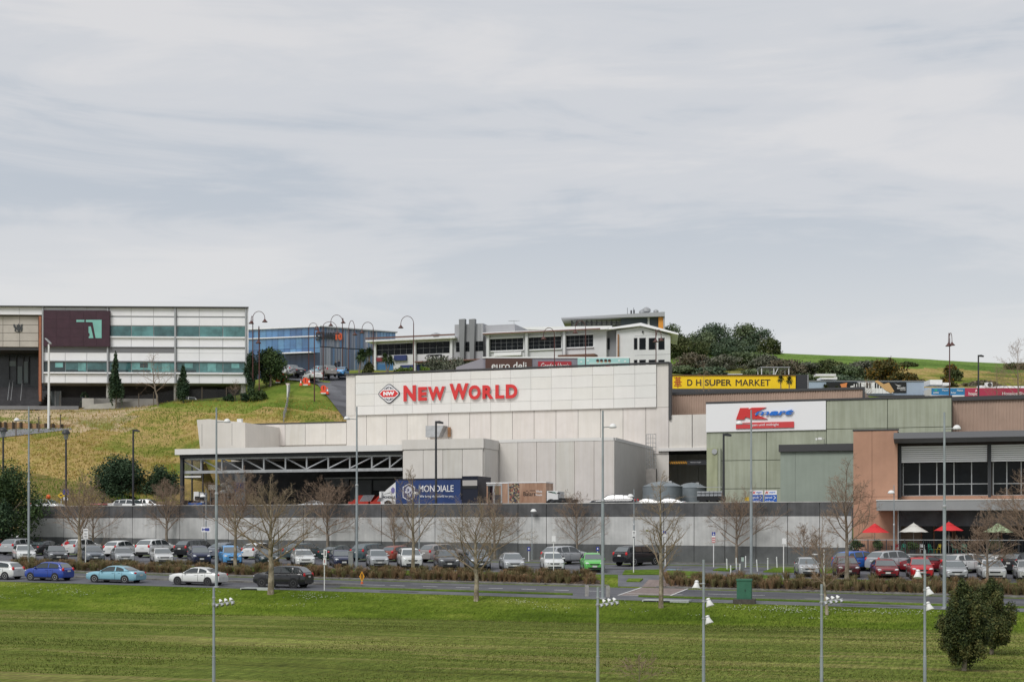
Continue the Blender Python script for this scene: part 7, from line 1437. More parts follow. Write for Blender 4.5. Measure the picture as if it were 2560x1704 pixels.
def spiky_all():
    for i, (px, py, pt, r_, Z, heads, lab) in enumerate(((897, 928, 866, 21, 223, 2, 'tall cabbage tree left of the retail centre'), (925, 930, 868, 15, 226, 2, 'slim cabbage tree behind the tall one'), (968, 930, 878, 17, 222, 2, 'cabbage tree in front of the blue shop door'), (1952, 985, 936, 13, 193, 1, 'cabbage tree before the right end of the yellow sign'), (1973, 985, 938, 14, 193, 1, 'cabbage tree beside the charcoal panel'))):
        p = HZ(px, Z); k = Z / F; zt = (HY - pt) * k + CZ; hr = r_ * k; spiky('cabbage_tree', lab, 'tree', p, 0, hr, zt - hr * .8 - p.z, 'mid' if i < 3 else 'olive', 170, i, heads, 'cabbage trees')
    for i, (px, Z, pt, lab) in enumerate(((2064, 197, 956, 'spiky palm in front of the music sign'), (2092, 197, 961, 'second spiky palm by the guitar mural'), (1917, 192, 972, 'small spiky plant under the yellow sign'))): p = AT(px, pt + 14, Z); q = HZ(px, Z); spiky('spiky_palm', lab, 'plant', q, 0, .85, p.z - q.z, 'olive', 130, 30 + i, 1, 'spiky palms')
    for i, (px, s_, lab) in enumerate(((107, 1.25, 'flax clump left of the red jacketed person'), (290, 1.0, 'flax clump behind the white hatchback'), (340, 1.05, 'flax clump left of the white crossover'), (360, .9, 'flax clump behind the white crossover'), (520, 1.0, 'flax clump right of the black off-roader'), (735, 1.0, 'flax clump behind the dark teal wagon'), (1012, .9, 'flax clump left of the people mover'), (1140, .8, 'flax clump behind the people mover'))): p = G(px, 129.9); p.z += .05; spiky('flax_plant', lab, 'plant', p, 0, 1.25 * s_, .1, 'flax', 90, 50 + i, 1, 'flax clumps along the wall', .05, .3)
    for i, (px, v, r_, lab) in enumerate(((2140, 128.4, .8, 'potted shrub at the left end of the terrace'), (2195, 128.6, .75, 'shrub beside the first red umbrella'), (2282, 128.6, .6, 'small shrub under the white umbrella'), (2488, 128.5, .8, 'shrub under the pale green umbrella'))): 
        p = G(px, v); p.z = TZ; t = thing('terrace_shrub', lab, 'shrub', p, 0, 'terrace shrubs'); MB().lathe([(.22, 0), (.3, .4), (.26, .4), (.2, .3)], 12).obj('pot', M_DARK, t, 40); rr = random.Random(i); link('crown', leafmesh(clumps(rr, r_ * .8, r_ * .8, r_ * 1.3, .35, 10, 'round', .5), 900, .07, 'mid', i), LEAF['mid'], t)
spiky_all()
def sedge():
    M = [mat('sedge blade %d' % i, c, .8, spec=.2) for i, c in enumerate([(.19, .145, .075), (.26, .175, .095), (.15, .14, .065), (.30, .19, .11), (.20, .19, .085)])]
    def strip(px0, px1, seed, name):
        rr = random.Random(seed); mb = MB(); px = px0
        while px < px1:
            for row in range(3):
                if row == 2 and rr.random() < .35: continue
                v = 106.9 + row * 1.0 + rr.uniform(-.35, .35); p = G(px + rr.uniform(-7, 7), v); big = mnoise.noise((px * .021, row * 3.1, seed)); H = .70 + .38 * big + rr.uniform(-.08, .12)
                if big < -.34 and row != 1: continue
                nb = 120; tint = rr.randrange(5)
                for i in range(nb):
                    a = rr.random() * 6.283; sp = rr.uniform(.15, 1.0); L = H * rr.uniform(.6, 1.25); c, s = math.cos(a), math.sin(a); o = Vector((p.x + c * .12, p.y + s * .12, p.z)); m = o + Vector((c * sp * L * .38, s * sp * L * .38, L * .72)); e = o + Vector((c * sp * L * .95, s * sp * L * .95, L * (.95 - .35 * sp))); w = Vector((-s, c, 0)) * .011; k = tint if rr.random() < .6 else rr.randrange(5)
                    mb.face([o - w, o + w, m + w, m - w], k); mb.face([m - w, m + w, e], k)
            px += 11 + rr.uniform(-4, 5)
        o = mb.obj(name, M); o['kind'] = 'stuff'; o['label'] = 'brown sedge clumps growing together along the kerb' + (' left of the crossing' if seed == 1 else ' right of the crossing'); o['category'] = 'sedge'
    strip(30, 1492, 1, 'sedge_grass'); strip(1672, 2560, 2, 'sedge_grass')
sedge()
def hill_tufts():
    g = random.Random(12); mb = MB(); n = 0
    Z = 160.0
    while n < 12000:
        px = g.uniform(-20, 880); py = g.uniform(1000, 1262)
        if px > 490 and py > 1055: continue
        if px > 440 and py > 1115: continue
        d = ray(px, py); 
        n += 1; mb.v.append((px, py, 0))
    # meet the hill for all of them at once
    P = np.array(mb.v)[:, :2]; dx = (P[:, 0] - 1280) / F; D = np.stack([dx * C_ - S_, dx * S_ + C_, (HY - P[:, 1]) / F], 1); lo = np.full(len(P), 150.0); hit = np.zeros(len(P), bool); Zs = np.full(len(P), 345.0); J = rng.random(len(P))
    for z in np.arange(156, 240, 1.0):
        Q = D * (z + J[:, None]); h = Q[:, 2] + CZ - hz_arr(Q[:, :2]); new = (h <= 0) & ~hit; Zs[new] = z - rng.random() * 0 + J[new]; hit |= new
    mb = MB()
    for i in np.where(hit)[0]:
        q = D[i] * Zs[i]; x, y = q[0], q[1]; z = hz(x, y) + .1; px, py = P[i]
        green = mnoise.noise((x * .09, y * .09, 4)) + (.35 if px > 660 and py < 1022 else 0) + (.3 if py > 1200 else 0); k = (0 if g.random() < .5 else 1) if green > .12 else (2 if g.random() < .55 else (3 if g.random() < .6 else 4))
        for j in range(2):
            a = g.random() * 6.28; L = g.uniform(.07, .20) * (.6 if px > 660 and py < 1022 else 1); w = .045; c, s = math.cos(a), math.sin(a); mb.face([(x - s * w, y + c * w, z - .1), (x + s * w, y - c * w, z - .1), (x + c * L * .6, y + s * L * .6, z + L)], k)
    o = mb.obj('hill_grass', [mat('hill blade %d' % i, c, .85, spec=.15) for i, c in enumerate([(.12, .19, .02), (.17, .22, .03), (.34, .26, .06), (.27, .235, .045), (.40, .27, .085)])]); o['kind'] = 'stuff'; o['label'] = 'long rough grass on the brown hillside'; o['category'] = 'grass'
hill_tufts()
def daisies():
    g = random.Random(5); mb = MB()
    cl = [(g.uniform(0, 2560), g.random()) for _ in range(22)] + [(1950, .3), (2000, .35), (1860, .3), (2100, .3), (2180, .35), (140, .4), (200, .5), (760, .3), (800, .35), (1300, .3), (2230, .3), (1980, .4)] * 3
    for px, t in cl:
        for i in range(g.randrange(4, 16)):
            v = 94.6 - 4.5 * min(1, abs(t + g.gauss(0, .12))); p = G(px + g.gauss(0, 28), v); r_ = g.uniform(.03, .06)
            for k in range(1): mb.lathe([(r_, .05), (0, .06)], 6, (p.x, p.y, p.z + .02))
    o = mb.obj('daisies', mat('daisy petals', (.74, .74, .68), .7)); o['kind'] = 'stuff'; o['label'] = 'tiny white daisies scattered over the grass bank'; o['category'] = 'flowers'
    # short blades: lush on the bank, cropped and streaky on the mown field
    def blades(name, n, v0, v1, lo, hi, wd, cols, lab):
        px = rng.uniform(-10, 2570, n); v = v0 + (v1 - v0) * rng.random(n); dx = (px - 1280) / F; t = v / (dx * S_ + C_); x = t * (dx * C_ - S_); z = np.interp(v, PROF_V, PROF_Z) + np.interp(v, PROF_V, PROF_B) * (x + .327 * v)
        Lb = rng.uniform(lo, hi, n); a = rng.uniform(0, 6.283, n); P = np.stack([x, v, z - .01], 1); w = np.stack([-np.sin(a), np.cos(a), 0 * a], 1) * wd; d = np.stack([np.cos(a) * .6, np.sin(a) * .6, 1 + 0 * a], 1) * Lb[:, None]
        V = np.stack([P - w, P + w, P + d], 1).reshape(-1, 3); me = bpy.data.meshes.new(name); me.vertices.add(3 * n); me.vertices.foreach_set('co', V.astype(np.float32).ravel()); me.loops.add(3 * n); me.loops.foreach_set('vertex_index', np.arange(3 * n, dtype=np.int32)); me.polygons.add(n); me.polygons.foreach_set('loop_start', np.arange(0, 3 * n, 3, dtype=np.int32)); me.polygons.foreach_set('loop_total', np.full(n, 3, dtype=np.int32))
        band = np.array([mnoise.noise((xx * .05, vv * .55, 2)) for xx, vv in zip(x, v)]); me.polygons.foreach_set('material_index', np.clip((band * 1.6 + .5 + rng.normal(0, .22, n)) * len(cols), 0, len(cols) - 1).astype(np.int32)); me.update(); me.validate()
        o = link(name, me, [mat('%s %d' % (name, i), c, .85, spec=.1) for i, c in enumerate(cols)]); o['kind'] = 'stuff'; o['label'] = lab; o['category'] = 'grass'
    blades('bank_grass', 16000, 86.5, 94.8, .05, .14, .018, [(.055, .10, .008), (.085, .14, .012), (.115, .17, .018)], 'lush uncut grass on the bank below the road')
    blades('field_grass', 90000, 50, 87.5, .03, .075, .022, [(.060, .078, .015), (.095, .118, .02), (.125, .150, .028), (.17, .15, .055), (.20, .222, .06)], 'short mown grass of the playing field')
daisies()
def leaf_litter():
    g = random.Random(8); mb = MB()
    for i in range(1500):
        px = g.uniform(700, 2400); 
        if 1520 < px < 1650: continue
        v = g.choice((106.3, 106.6, 107)) + g.gauss(0, .2); p = G(px, v); a = g.random() * 6.28; r_ = g.uniform(.04, .09); mb.face([(p.x + r_ * math.cos(a + k * 1.57), p.y + r_ * math.sin(a + k * 1.57), p.z + .15 + .03 * g.random()) for k in range(4)])
    o = mb.obj('leaf_litter', mat('dead leaves', (.30, .19, .12), .85, var=.4, scale=9)); o['kind'] = 'stuff'; o['label'] = 'dead brown leaves under the sedge clumps'; o['category'] = 'leaves'
leaf_litter()
# ------------------------------------------------------------------ lamps, poles, signs, terrace, people
def kof(p): return (-p.x * S_ + p.y * C_) / F
def zat(p, py): return (HY - py) * kof(p) + CZ - p.z
def tall_pole(px, v, top, side, lx, ly, lab, base_py=None, thick=.115, short=False):
    p = G(px, v); k = kof(p); h = zat(p, top); t = thing('light_pole', lab, 'light pole', p, TH, 'grey car park light poles'); zc = h * .52
    MB().tube([(0, 0, 0), (0, 0, zc)], [thick, thick * .95], 12).obj('lower_pole', M_GREY, t, 50); MB().tube([(0, 0, zc), (0, 0, h)], [thick * .72, thick * .55], 12).obj('upper_pole', M_GREY, t, 50)
    MB().lathe([(thick * 1.25, zc - .05), (thick * 1.25, zc + .05), (thick * .7, zc + .12)], 12).obj('collar', M_STEEL, t, 40); MB().lathe([(thick * 1.9, 0), (thick * 1.9, .06), (thick * 1.1, .1)], 12).obj('base_plate', M_STEEL, t, 40)
    zl = zat(p, ly); dx = (lx - px) * k
    MB().tube([(0, 0, zl - .05), (dx * .5, 0, zl - .02), (dx, 0, zl)], .035, 6).obj('arm', M_STEEL, t, 50)
    s = 1 if dx > 0 else -1; r_ = .26 if not short else .30; MB().lathe([(r_, 0), (r_ * .97, .06), (r_ * .75, .17), (r_ * .4, .24), (0, .26)], 14, (dx, 0, zl - .04)).obj('lamp_dome', M_WHITE, t, 60); MB().lathe([(r_ * .98, -.03), (r_ * .98, .0), (0, 0.001)], 14, (dx, 0, zl - .05)).obj('lamp_glass', M_STEEL, t, 40)
tall_pole(72, 110.3, 1016, -1, 42, 1050, 'tall grey light pole left of the white front row sedan')
tall_pole(541, 95.4, 1018, 1, 568, 1053, 'tall grey light pole behind the white sedan on the road')
tall_pole(892, 110.4, 1016, -1, 867, 1046, 'tall grey light pole beside the orange diamond sign')
tall_pole(1507, 95.3, 1026, 1, 1532, 1066, 'tall grey light pole beside the lime green hatchback')
tall_pole(1878, 110.3, 1024, -1, 1848, 1058, 'tall grey light pole crossing the red and blue store sign')
tall_pole(2361, 95.6, 1030, 1, 2392, 1070, 'tall grey light pole right of the bright red hatchback')
tall_pole(515, 126.5, 1222, -1, 507, 1240, 'short grey lamp pole by the wall near the arrow sign', thick=.07, short=True)
tall_pole(1048, 126.5, 1212, -1, 1040, 1234, 'short grey lamp pole by the wall before the blue truck', thick=.07, short=True)
tall_pole(1585, 126.5, 1222, -1, 1576, 1240, 'short grey lamp pole by the wall beside the tank', thick=.07, short=True)
tall_pole(2235, 126.6, 1212, -1, 2228, 1231, 'short grey lamp pole before the terrace', thick=.07, short=True)
tall_pole(1330, 130.6, 1270, 1, 1334, 1277, 'thin lamp pole standing close to the concrete wall', thick=.04, short=True)

def floodlight(px, top, lab, kind, Z=52.0, cluster=None):
    p = ray(px, HY) * Z; p = Vector((p.x, p.y, 0)); k = kof(p); h = zat(p, top); t = thing('floodlight_pole', lab, 'floodlight', p, TH, 'field floodlight poles'); zc = zat(p, 1640)
    MB().tube([(0, 0, 0), (0, 0, zc)], .062, 12).obj('lower_pole', M_GREY, t, 50); MB().tube([(0, 0, zc), (0, 0, h)], [.052, .045], 12).obj('upper_pole', M_GREY, t, 50); MB().lathe([(.066, zc - .02), (.07, zc), (.066, zc + .02)], 12).obj('collar', M_STEEL, t, 40)
    if kind == 'cluster':
        z = zat(p, 1511 if px < 2000 else 1505); MB().lathe([(.058, z - .04), (.07, z), (.058, z + .06)], 12).obj('clamp', M_STEEL, t, 40); zz = h - .38; MB().lathe([(.055, zz - .03), (.064, zz), (.055, zz + .03)], 12).obj('clamp', M_STEEL, t, 40)
        MB().tube([(-.08 if px > 1000 else 0, 0, z), (.15, -.02, z + .03), (.76, -.05, z + .14)], .018, 6).obj('arm', M_STEEL, t, 50); MB().tube([(0.05, .1, z + .02), (.74, .12, z + .12)], .014, 6).obj('arm', M_STEEL, t, 50)
        rr = random.Random(int(px))
        for i in range(7):
            x = .12 + .095 * i; y = (-.08, .10)[i % 2]; c = Vector((x, y, z + .04 + .014 * i + (.10 if i % 2 else -.04))); dn = Vector((.55, -.4, -.75)).normalized(); b = MB().lathe([(.03, -.05), (.045, -.02), (.075, .07), (.07, .075), (0, .05)], 10); b.obj('lamp', M_WHITE if i % 2 else M_STEEL, t, 50, loc=c, rot=dn.to_track_quat('Z', 'Y').to_euler())
    else:
        for lx, ly, yaw in cluster:
            z = zat(p, ly); dx = (lx - px) * k; MB().lathe([(.056, z - .03), (.066, z), (.056, z + .03)], 12).obj('clamp', M_STEEL, t, 40); MB().tube([(0, 0, z), (dx * .6, -.02, z)], .022, 6).obj('arm', M_STEEL, t, 50)
            dn = Vector((.25 if dx > 0 else -.1, -.25, -.93)).normalized(); b = MB().lathe([(.055, -.14), (.075, -.11), (.08, -.02), (.16, .16), (.155, .17), (.07, .02), (0, .0)], 14); b.obj('lamp', M_WHITE, t, 50, loc=(dx, -.03, z - .02), rot=dn.to_track_quat('Z', 'Y').to_euler()); MB().lathe([(.078, -.09), (.082, -.07), (.078, -.05)], 14).obj('lamp_band', M_STEEL, t, 40, loc=(dx, -.03, z - .02), rot=dn.to_track_quat('Z', 'Y').to_euler())
floodlight(534.5, 1467, 'grey field floodlight pole with lamp cluster before the white sedan', 'cluster')
floodlight(1494.5, 1467, 'grey field floodlight pole with lamp cluster below the tall grey pole', 'cluster')
floodlight(2054, 1459, 'grey field floodlight pole with lamp cluster near the leaning tree', 'cluster')
floodlight(1759, 1398, 'grey field pole with three white bell shaped lamps', 'bell', cluster=[(1741, 1458, 0), (1772, 1502, 0), (1770, 1545, 0)])
floodlight(2312, 1374, 'grey field pole with bell lamps before the bright red hatchback', 'bell', cluster=[(2294, 1431, 0), (2321, 1474, 0), (2321, 1511, 0)])

M_RUST = mat('red brown lamp paint', (.085, .030, .026), .55)
def swan(px, base, ytop, arcs, lab, Z=None, hill_py=None, group='swan neck street lamps'):
    """arcs: (pixel offset of lamp from pole, apex row, lamp row)"""
    p = HG(px, hill_py) if hill_py else HZ(px, Z); k = kof(p); t = thing('street_lamp', lab, 'street lamp', p, TH, group); h = zat(p, ytop)
    MB().tube([(0, 0, -.1), (0, 0, h * .35), (0, 0, h)], [.10, .085, .065], 8).obj('pole', M_RUST, t, 50)
    for dx, ap, ly in arcs:
        d = dx * k; za, zl = zat(p, ap), zat(p, ly); pts = []
        for i in range(13): a = math.pi * i / 12; pts.append((d / 2 * (1 - math.cos(a)), 0, (h if i <= 6 else zl + .45) + (za - (h if i <= 6 else zl + .45)) * math.sin(a)))
        MB().tube(pts, .045, 6).obj('arm', M_RUST, t, 50); MB().lathe([(.05, .62), (.07, .4), (.16, .34), (.18, .25), (.42, .02), (.42, -.02), (.1, 0), (0, -.05)], 12, (d, 0, zl - .15)).obj('lamp_shade', M_RUST, t, 50)
SW = [(632, 795, [(30, 778, 802), (-4, 790, 806)], 'double street lamp beside the courthouse corner', None, 985), (648, 822, [(-2, 815, 855)], 'street lamp seen edge on in front of the round olive tree', None, 997), (772, 820, [(21, 807, 822)], 'thin street lamp before the dark shop glass', 246, None), (786, 838, [(10, 815, 830)], 'street lamp on the grass beside the fence', None, 1003), (808, 815, [(35, 804, 832)], 'street lamp curving right before the orange letters', 219, None), (856, 803, [(-29, 787, 812), (2, 795, 805)], 'street lamp curving left above the orange letters', 238, None), (872, 820, [(15, 801, 835)], 'street lamp curving right beside the vertical fins', 226, None), (933, 820, [(-28, 805, 830)], 'street lamp curving left behind the cabbage trees', 232, None), (1034, 808, [(-32, 790, 817)], 'tall street lamp curving left before the retail centre', 216, None), (1386, 838, [(-27, 819, 845)], 'street lamp curving left before the red art store board', 206, None), (1464, 820, [(-26, 801, 830)], 'street lamp curving left before the mint board', 206, None), (1640, 850, [(-1, 822, 852), (13, 824, 849)], 'double street lamp at the gable end with pale shades', 206, None), (2374, 845, [(-3, 832, 862), (6, 832, 860)], 'double street lamp before the pasture hill', 196, None)]
for px, yt, arcs, lab, Z, hp in SW: swan(px, 0, yt, arcs, lab, Z, hp)
def dark_lamp(px, top, lab, base, arm=1, lantern=False, group='black lamp posts'):
    k = kof(base); t = thing('lamp_post', lab, 'lamp post', base, TH, group); h = zat(base, top); MB().tube([(0, 0, -.1), (0, 0, h)], [.13 if not lantern else .12, .10], 10).obj('pole', M_DARK, t, 50)
    if lantern: MB().lathe([(.14, h), (.22, h + .12), (.30, h + .6), (.33, h + .62)], 10).obj('lantern_cage', mat('lantern glass', (.30, .33, .36), .2, alpha=.6), t, 50); MB().lathe([(.46, h + .62), (.46, h + .72), (.36, h + .95), (.12, h + 1.08), (0, h + 1.1)], 14).obj('lantern_hood', M_DARK, t, 50)
    else: MB().prism([(0, h - .02), (arm * .35, h + .02), (arm * .75, h - .12), (arm * .72, h - .28), (arm * .1, h - .22), (0, h - .25)][::(1 if arm > 0 else -1)], -.18, .18).obj('lamp_head', M_DARK, t)
yp = lambda px, v: Vector((ONV(px, HY, v).x, v, YZ))
dark_lamp(8, 1092, 'black lantern lamp post at the left picture edge', yp(8, 133), lantern=True); dark_lamp(165, 1098, 'black lantern lamp post before the brown hillside', yp(165, 134), lantern=True); dark_lamp(333, 1073, 'black lamp post rising from the dark round tree', yp(333, 142)); dark_lamp(1090, 1052, 'black lamp post before the cream plant block and blue truck', yp(1090, 132.6)); dark_lamp(1809, 1083, 'black lamp post before the sage wall', yp(1809, 136)); dark_lamp(2446, 887, 'thin dark lamp post beside the air conditioner', HZ(2446, 200), arm=1)
def white_mast():
    p = HG(122, 1072); t = thing('light_mast', 'white light mast in front of the plum courthouse screen', 'light pole', p, TH); h = zat(p, 860); MB().tube([(0, 0, -.1), (0, 0, h * .5), (0, 0, h)], [.20, .15, .12], 12).obj('mast', M_WHITE, t, 50); MB().prism([(-.5, h + .75), (-.35, h + .8), (.35, h + .15), (.25, h - .05)], -.25, .25).obj('lamp_head', M_STEEL, t)
white_mast()

def post_sign(px, v, base_off, pl, lab, plates, white_post=True, group='signs on white posts', name='road_sign', kerb=0.02, lean=0.0):
    p = G(px, v); p.z += kerb; t = thing(name, lab, 'sign', p, TH, group); k = kof(p); h = zat(p, pl); MB().tube([(0, 0, -.1), (lean, 0, h)], .04, 8).obj('post', M_WHITE if white_post else M_GREY, t, 50)
    for x0, y0, x1, y1, m, texts in plates:
        a, b, c, d = (x0 - px) * k + lean, (x1 - px) * k + lean, zat(p, y1), zat(p, y0); q = boxpart('plate', m, t, a, b, -.07, -.045, c, d)
        for tx, fx0, fz0, fx1, fz1, tm in texts:
            if tx == '#': boxpart('bar', tm, q, (b - a) * fx0, (b - a) * fx1, -.005, -.001, (d - c) * fz0, (d - c) * fz1)
            elif tx == 'wheelchair':
                w, hh = b - a, d - c; e = MB().lathe([(w * .20, 0), (w * .20, .004), (w * .13, .004), (w * .13, 0)], 14, (w * .46, -.006, hh * .32), axis='y'); e.ell((w * .40, -.004, hh * .82), (w * .08, .004, w * .08), 8, 5); e.box(w * .36, w * .45, -.006, -.001, hh * .40, hh * .72).box(w * .42, w * .66, -.0065, -.0015, hh * .42, hh * .50).box(w * .60, w * .69, -.007, -.002, hh * .18, hh * .46); e.obj('wheelchair_mark', tm, q)
            else: write(tx, (b - a) * fx0, (b - a) * fx1, (d - c) * fz0, (d - c) * fz1, -.003, .01, .004).obj('lettering', tm, q)
    return t
BK = M_BLACK; BLU = mat('sign deep blue', (.03, .05, .30), .5); PNK = mat('faded red plate', (.55, .22, .22), .6)
post_sign(214, 109.9, 0, 1322, 'white sign reading only area on a white post at the left', [(209, 1321, 221, 1345, M_SIGNW, [('#', .12, .78, .88, .86, BK), ('ONLY', .16, .40, .84, .58, BK), ('AREA', .16, .12, .84, .30, BK)])])
post_sign(515, 126.0, 0, 1316, 'small white arrow sign on the short pole against the wall', [(504, 1316.5, 526, 1329, M_SIGNW, [('#', .1, .38, .9, .62, BLU), ('#', .08, .25, .2, .75, BLU), ('#', .4, .2, .9, .36, BLU), ('#', .4, .64, .9, .8, BLU)])], white_post=False)
post_sign(811, 95.6, 0, 1372, 'white sign with two plates on a white post at the road edge', [(809, 1373, 817, 1392, M_SIGNW, [('#', .4, .15, .7, .85, BK)]), (808, 1394, 816, 1411, M_SIGNW, [('#', .3, .3, .6, .75, PNK)])])
post_sign(1384, 112.3, 0, 1338, 'blank white rectangular sign on a white post before the white hatchback', [(1379, 1339, 1389, 1353, M_SIGNW, [])])
post_sign(1959, 110.2, 0, 1344, 'blank white sign on a white post left of the old silver hatchback', [(1955, 1345, 1965, 1359, M_SIGNW, [])])
post_sign(1584, 113.6, 0, 1325, 'white parking sign on a leaning white post before the black wagon', [(1580, 1326, 1590, 1337, M_SIGNW, [('#', .2, .3, .8, .42, BK), ('#', .2, .6, .8, .72, BK)]), (1580, 1338, 1588, 1344, M_SIGNW, [('#', .15, .2, .9, .6, BK)])])
post_sign(1663, 120.6, 0, 1325, 'blue wheelchair parking sign beside the slim tree', [(1657.5, 1326, 1665.5, 1333, BLU, [('wheelchair', 0, 0, 0, 0, M_SIGNW)]), (1657.5, 1333.3, 1665.5, 1340, M_SIGNW, [])])
post_sign(1784, 122.6, 0, 1328, 'blue wheelchair parking sign with a red plate below', [(1779.5, 1329, 1788, 1338, BLU, [('wheelchair', 0, 0, 0, 0, M_SIGNW)]), (1779.5, 1338.4, 1788, 1342, M_SIGNW, []), (1779.5, 1342.3, 1788, 1356, PNK, [('#', .1, .2, .9, .32, M_SIGNW), ('#', .1, .6, .9, .72, M_SIGNW)])])
post_sign(1618, 130.4, 0, 1322, 'thin sign post with small olive plate against the wall', [(1614, 1323, 1621, 1328, mat('olive plate', (.25, .24, .12), .7), [])])
for px, lab in ((1322, 'small blue parking sign right of the silver sedan'), (1494, 'small blue parking sign behind the lime green hatchback')): post_sign(px, 127.5, 0, 1368 if px < 1400 else 1369, lab, [(px - 3.5, 1366, px + 3.5, 1376, BLU, [('#', .3, .35, .7, .75, M_SIGNW)])])
post_sign(2060, 110.4, 0, 1372, 'white post with thin arm plate left of the maroon hatchback', [(2030, 1383, 2044, 1386, M_SIGNW, [])])
def diamond_sign():
    p = G(905, 100.75); p.z += .14; k = kof(p); t = thing('diamond_sign', 'orange diamond merge sign on the traffic island', 'sign', p, TH); zc = zat(p, 1440); r_ = 13.5 * k; w = 6.6 * k
    MB().prism([(0, zc - r_), (w, zc), (0, zc + r_), (-w, zc)], -.06, -.03).obj('plate', mat('sign orange', (.80, .36, .02), .5), t); MB().prism([(-.05, zc - .22), (.05, zc - .22), (.09, zc + .05), (0, zc + .28), (-.09, zc + .05)], -.068, -.061).obj('arrow', BK, t); MB().prism([(-.02, zc - .22), (.02, zc - .22), (.02, zc + .1), (-.02, zc + .1)], -.072, -.0685).obj('arrow_gap', mat('sign orange', (.78, .30, .015)), t)
    MB().tube([(0, 0, 0), (0, 0, zc - r_ * .7)], .045, 8).obj('post', M_WHITE, t); MB().lathe([(.11, 0), (.08, .16), (.05, .18)], 10).obj('orange_base', mat('cone orange', (.62, .12, .04), .6), t, 40)
diamond_sign()
def crossing_furniture():
    for px, lab in ((1467, 'square concrete bollard left of the tall grey pole'), (1520, 'square concrete bollard right of the tall grey pole')): 
        p = G(px, 97.2 if px < 1500 else 97.0); t = thing('concrete_bollard', lab, 'bollard', p, TH, 'square concrete bollards'); MB().box(-.13, .13, -.13, .13, -.1, .74).obj('post', mat('bollard concrete', (.32, .31, .295), .9, var=.15, scale=4), t); MB().prism([(-.13, .741), (.13, .741), (.10, .79), (-.10, .79)], -.13, .13).obj('cap', mat('bollard concrete', (.21, .205, .195)), t)
    wb = mat('white bollard paint', (.62, .64, .62), .7, var=.1, scale=4)
    for i, (px, y0, y1, lean, lab) in enumerate(((1818, 1395.5, 1425, .04, 'white bollard farthest left by the wheelchair sign'), (1827, 1412, 1440, .01, 'short white bollard before the leftmost one'), (1841, 1393, 1422.5, .01, 'white bollard in line with the round bare tree trunk'), (1849.5, 1408, 1437.5, -.02, 'white bollard left of the ticket machine'), (1864, 1389, 1418, .0, 'white bollard just right of the ticket machine'), (1894, 1397.5, 1427.5, .08, 'leaning white bollard right of the tall grey pole'), (1919.5, 1394.5, 1424, .0, 'white bollard with round knob top'), (1943, 1390.5, 1420, .05, 'white bollard farthest right'))):
        p = GP(px, y1); k = kof(p); h = (y1 - y0) * k; t = thing('bollard', lab, 'bollard', p, TH, 'round white bollards'); MB().tube([(0, 0, -.1), (-lean, 0, h * .9)], .055, 10).obj('post', wb, t, 50); MB().lathe([(.056, 0), (.05, h * .06), (.03, h * .1), (0, h * .1)] if i != 6 else [(.03, 0), (.075, .04), (.075, .09), (0, .13)], 10, (-lean, 0, h * .9)).obj('cap', wb, t, 50)
    p = GP(1855.5, 1437.5); t = thing('ticket_machine', 'grey ticket machine with flat dark cap among the bollards', 'ticket machine', p, TH); h = zat(p, 1389); MB().box(-.11, .13, -.12, .12, -.1, h - .03).obj('column', mat('dark grey cabinet', (.14, .15, .16), .5), t); MB().box(-.19, .19, -.18, .18, h - .03, h + .02).obj('cap', M_DARK, t); boxpart('panel', mat('mint panel', (.42, .52, .48), .5), t, -.09, .11, -.126, -.121, h - .42, h - .08)
    # concrete pillar in front of the dark blue sedan
    p = G(877, 111.6); t = thing('concrete_pillar', 'grey concrete pillar in front of the dark blue sedan', 'pillar', p, TH); h = zat(p, 1376); MB().box(-.19, .19, -.19, .19, -.1, h - .05).obj('shaft', mat('pillar concrete', (.24, .245, .245), .85, var=.12, scale=3), t); MB().box(-.23, .23, -.23, .23, h - .05, h).obj('cap', mat('pillar cap', (.34, .345, .345), .8), t)
    # green utility cabinet
    p = GP(1861, 1507); k = kof(p); t = thing('utility_cabinet', 'dark green metal utility cabinet on a concrete plinth by the footpath', 'cabinet', p, TH - R(14)); gr = mat('utility green', (.035, .135, .085), .55, var=.08, scale=2); w = 18 * k; h0, h1 = zat(p, 1496), zat(p, 1446); MB().box(-27 * k, 27 * k, -.5, .5, -.2, h0).obj('plinth', mat('dark plinth', (.075, .065, .058), .9, var=.2, scale=4), t)
    MB().box(-w, w, -.35, .35, h0, h1 - .12).obj('box', gr, t); MB().box(-w - .04, w + .04, -.39, .39, h1 - .12, h1).obj('lid', gr, t); boxpart('door', gr, t, -w + .03, .25 * w, -.362, -.351, h0 + .05, h1 - .16); boxpart('door', gr, t, .28 * w, w - .03, -.362, -.351, h0 + .05, h1 - .16); boxpart('handle', M_BLACK, t, .12 * w, .2 * w, -.385, -.362, h0 + .5, h0 + .65)
    for px, py, w, lab in ((640, 1475, 2.3, 'low concrete drain slab at the grass edge by the black crossover'), (1665, 1497, 3.2, 'pale concrete drain slab behind the slim bare tree')):
        p = G(px, 95.0); t = thing('drain_cover', lab, 'drain', p, 0); MB().box(-w / 2, w / 2, -.3, .8, -.1, .10).obj('slab', mat('pale slab', (.42, .44, .44), .8, var=.15, scale=2), t); MB().box(-w / 2 + .1, w * .1, -.34, -.301, -.3, .05).obj('opening', M_BLACK, t)
crossing_furniture()
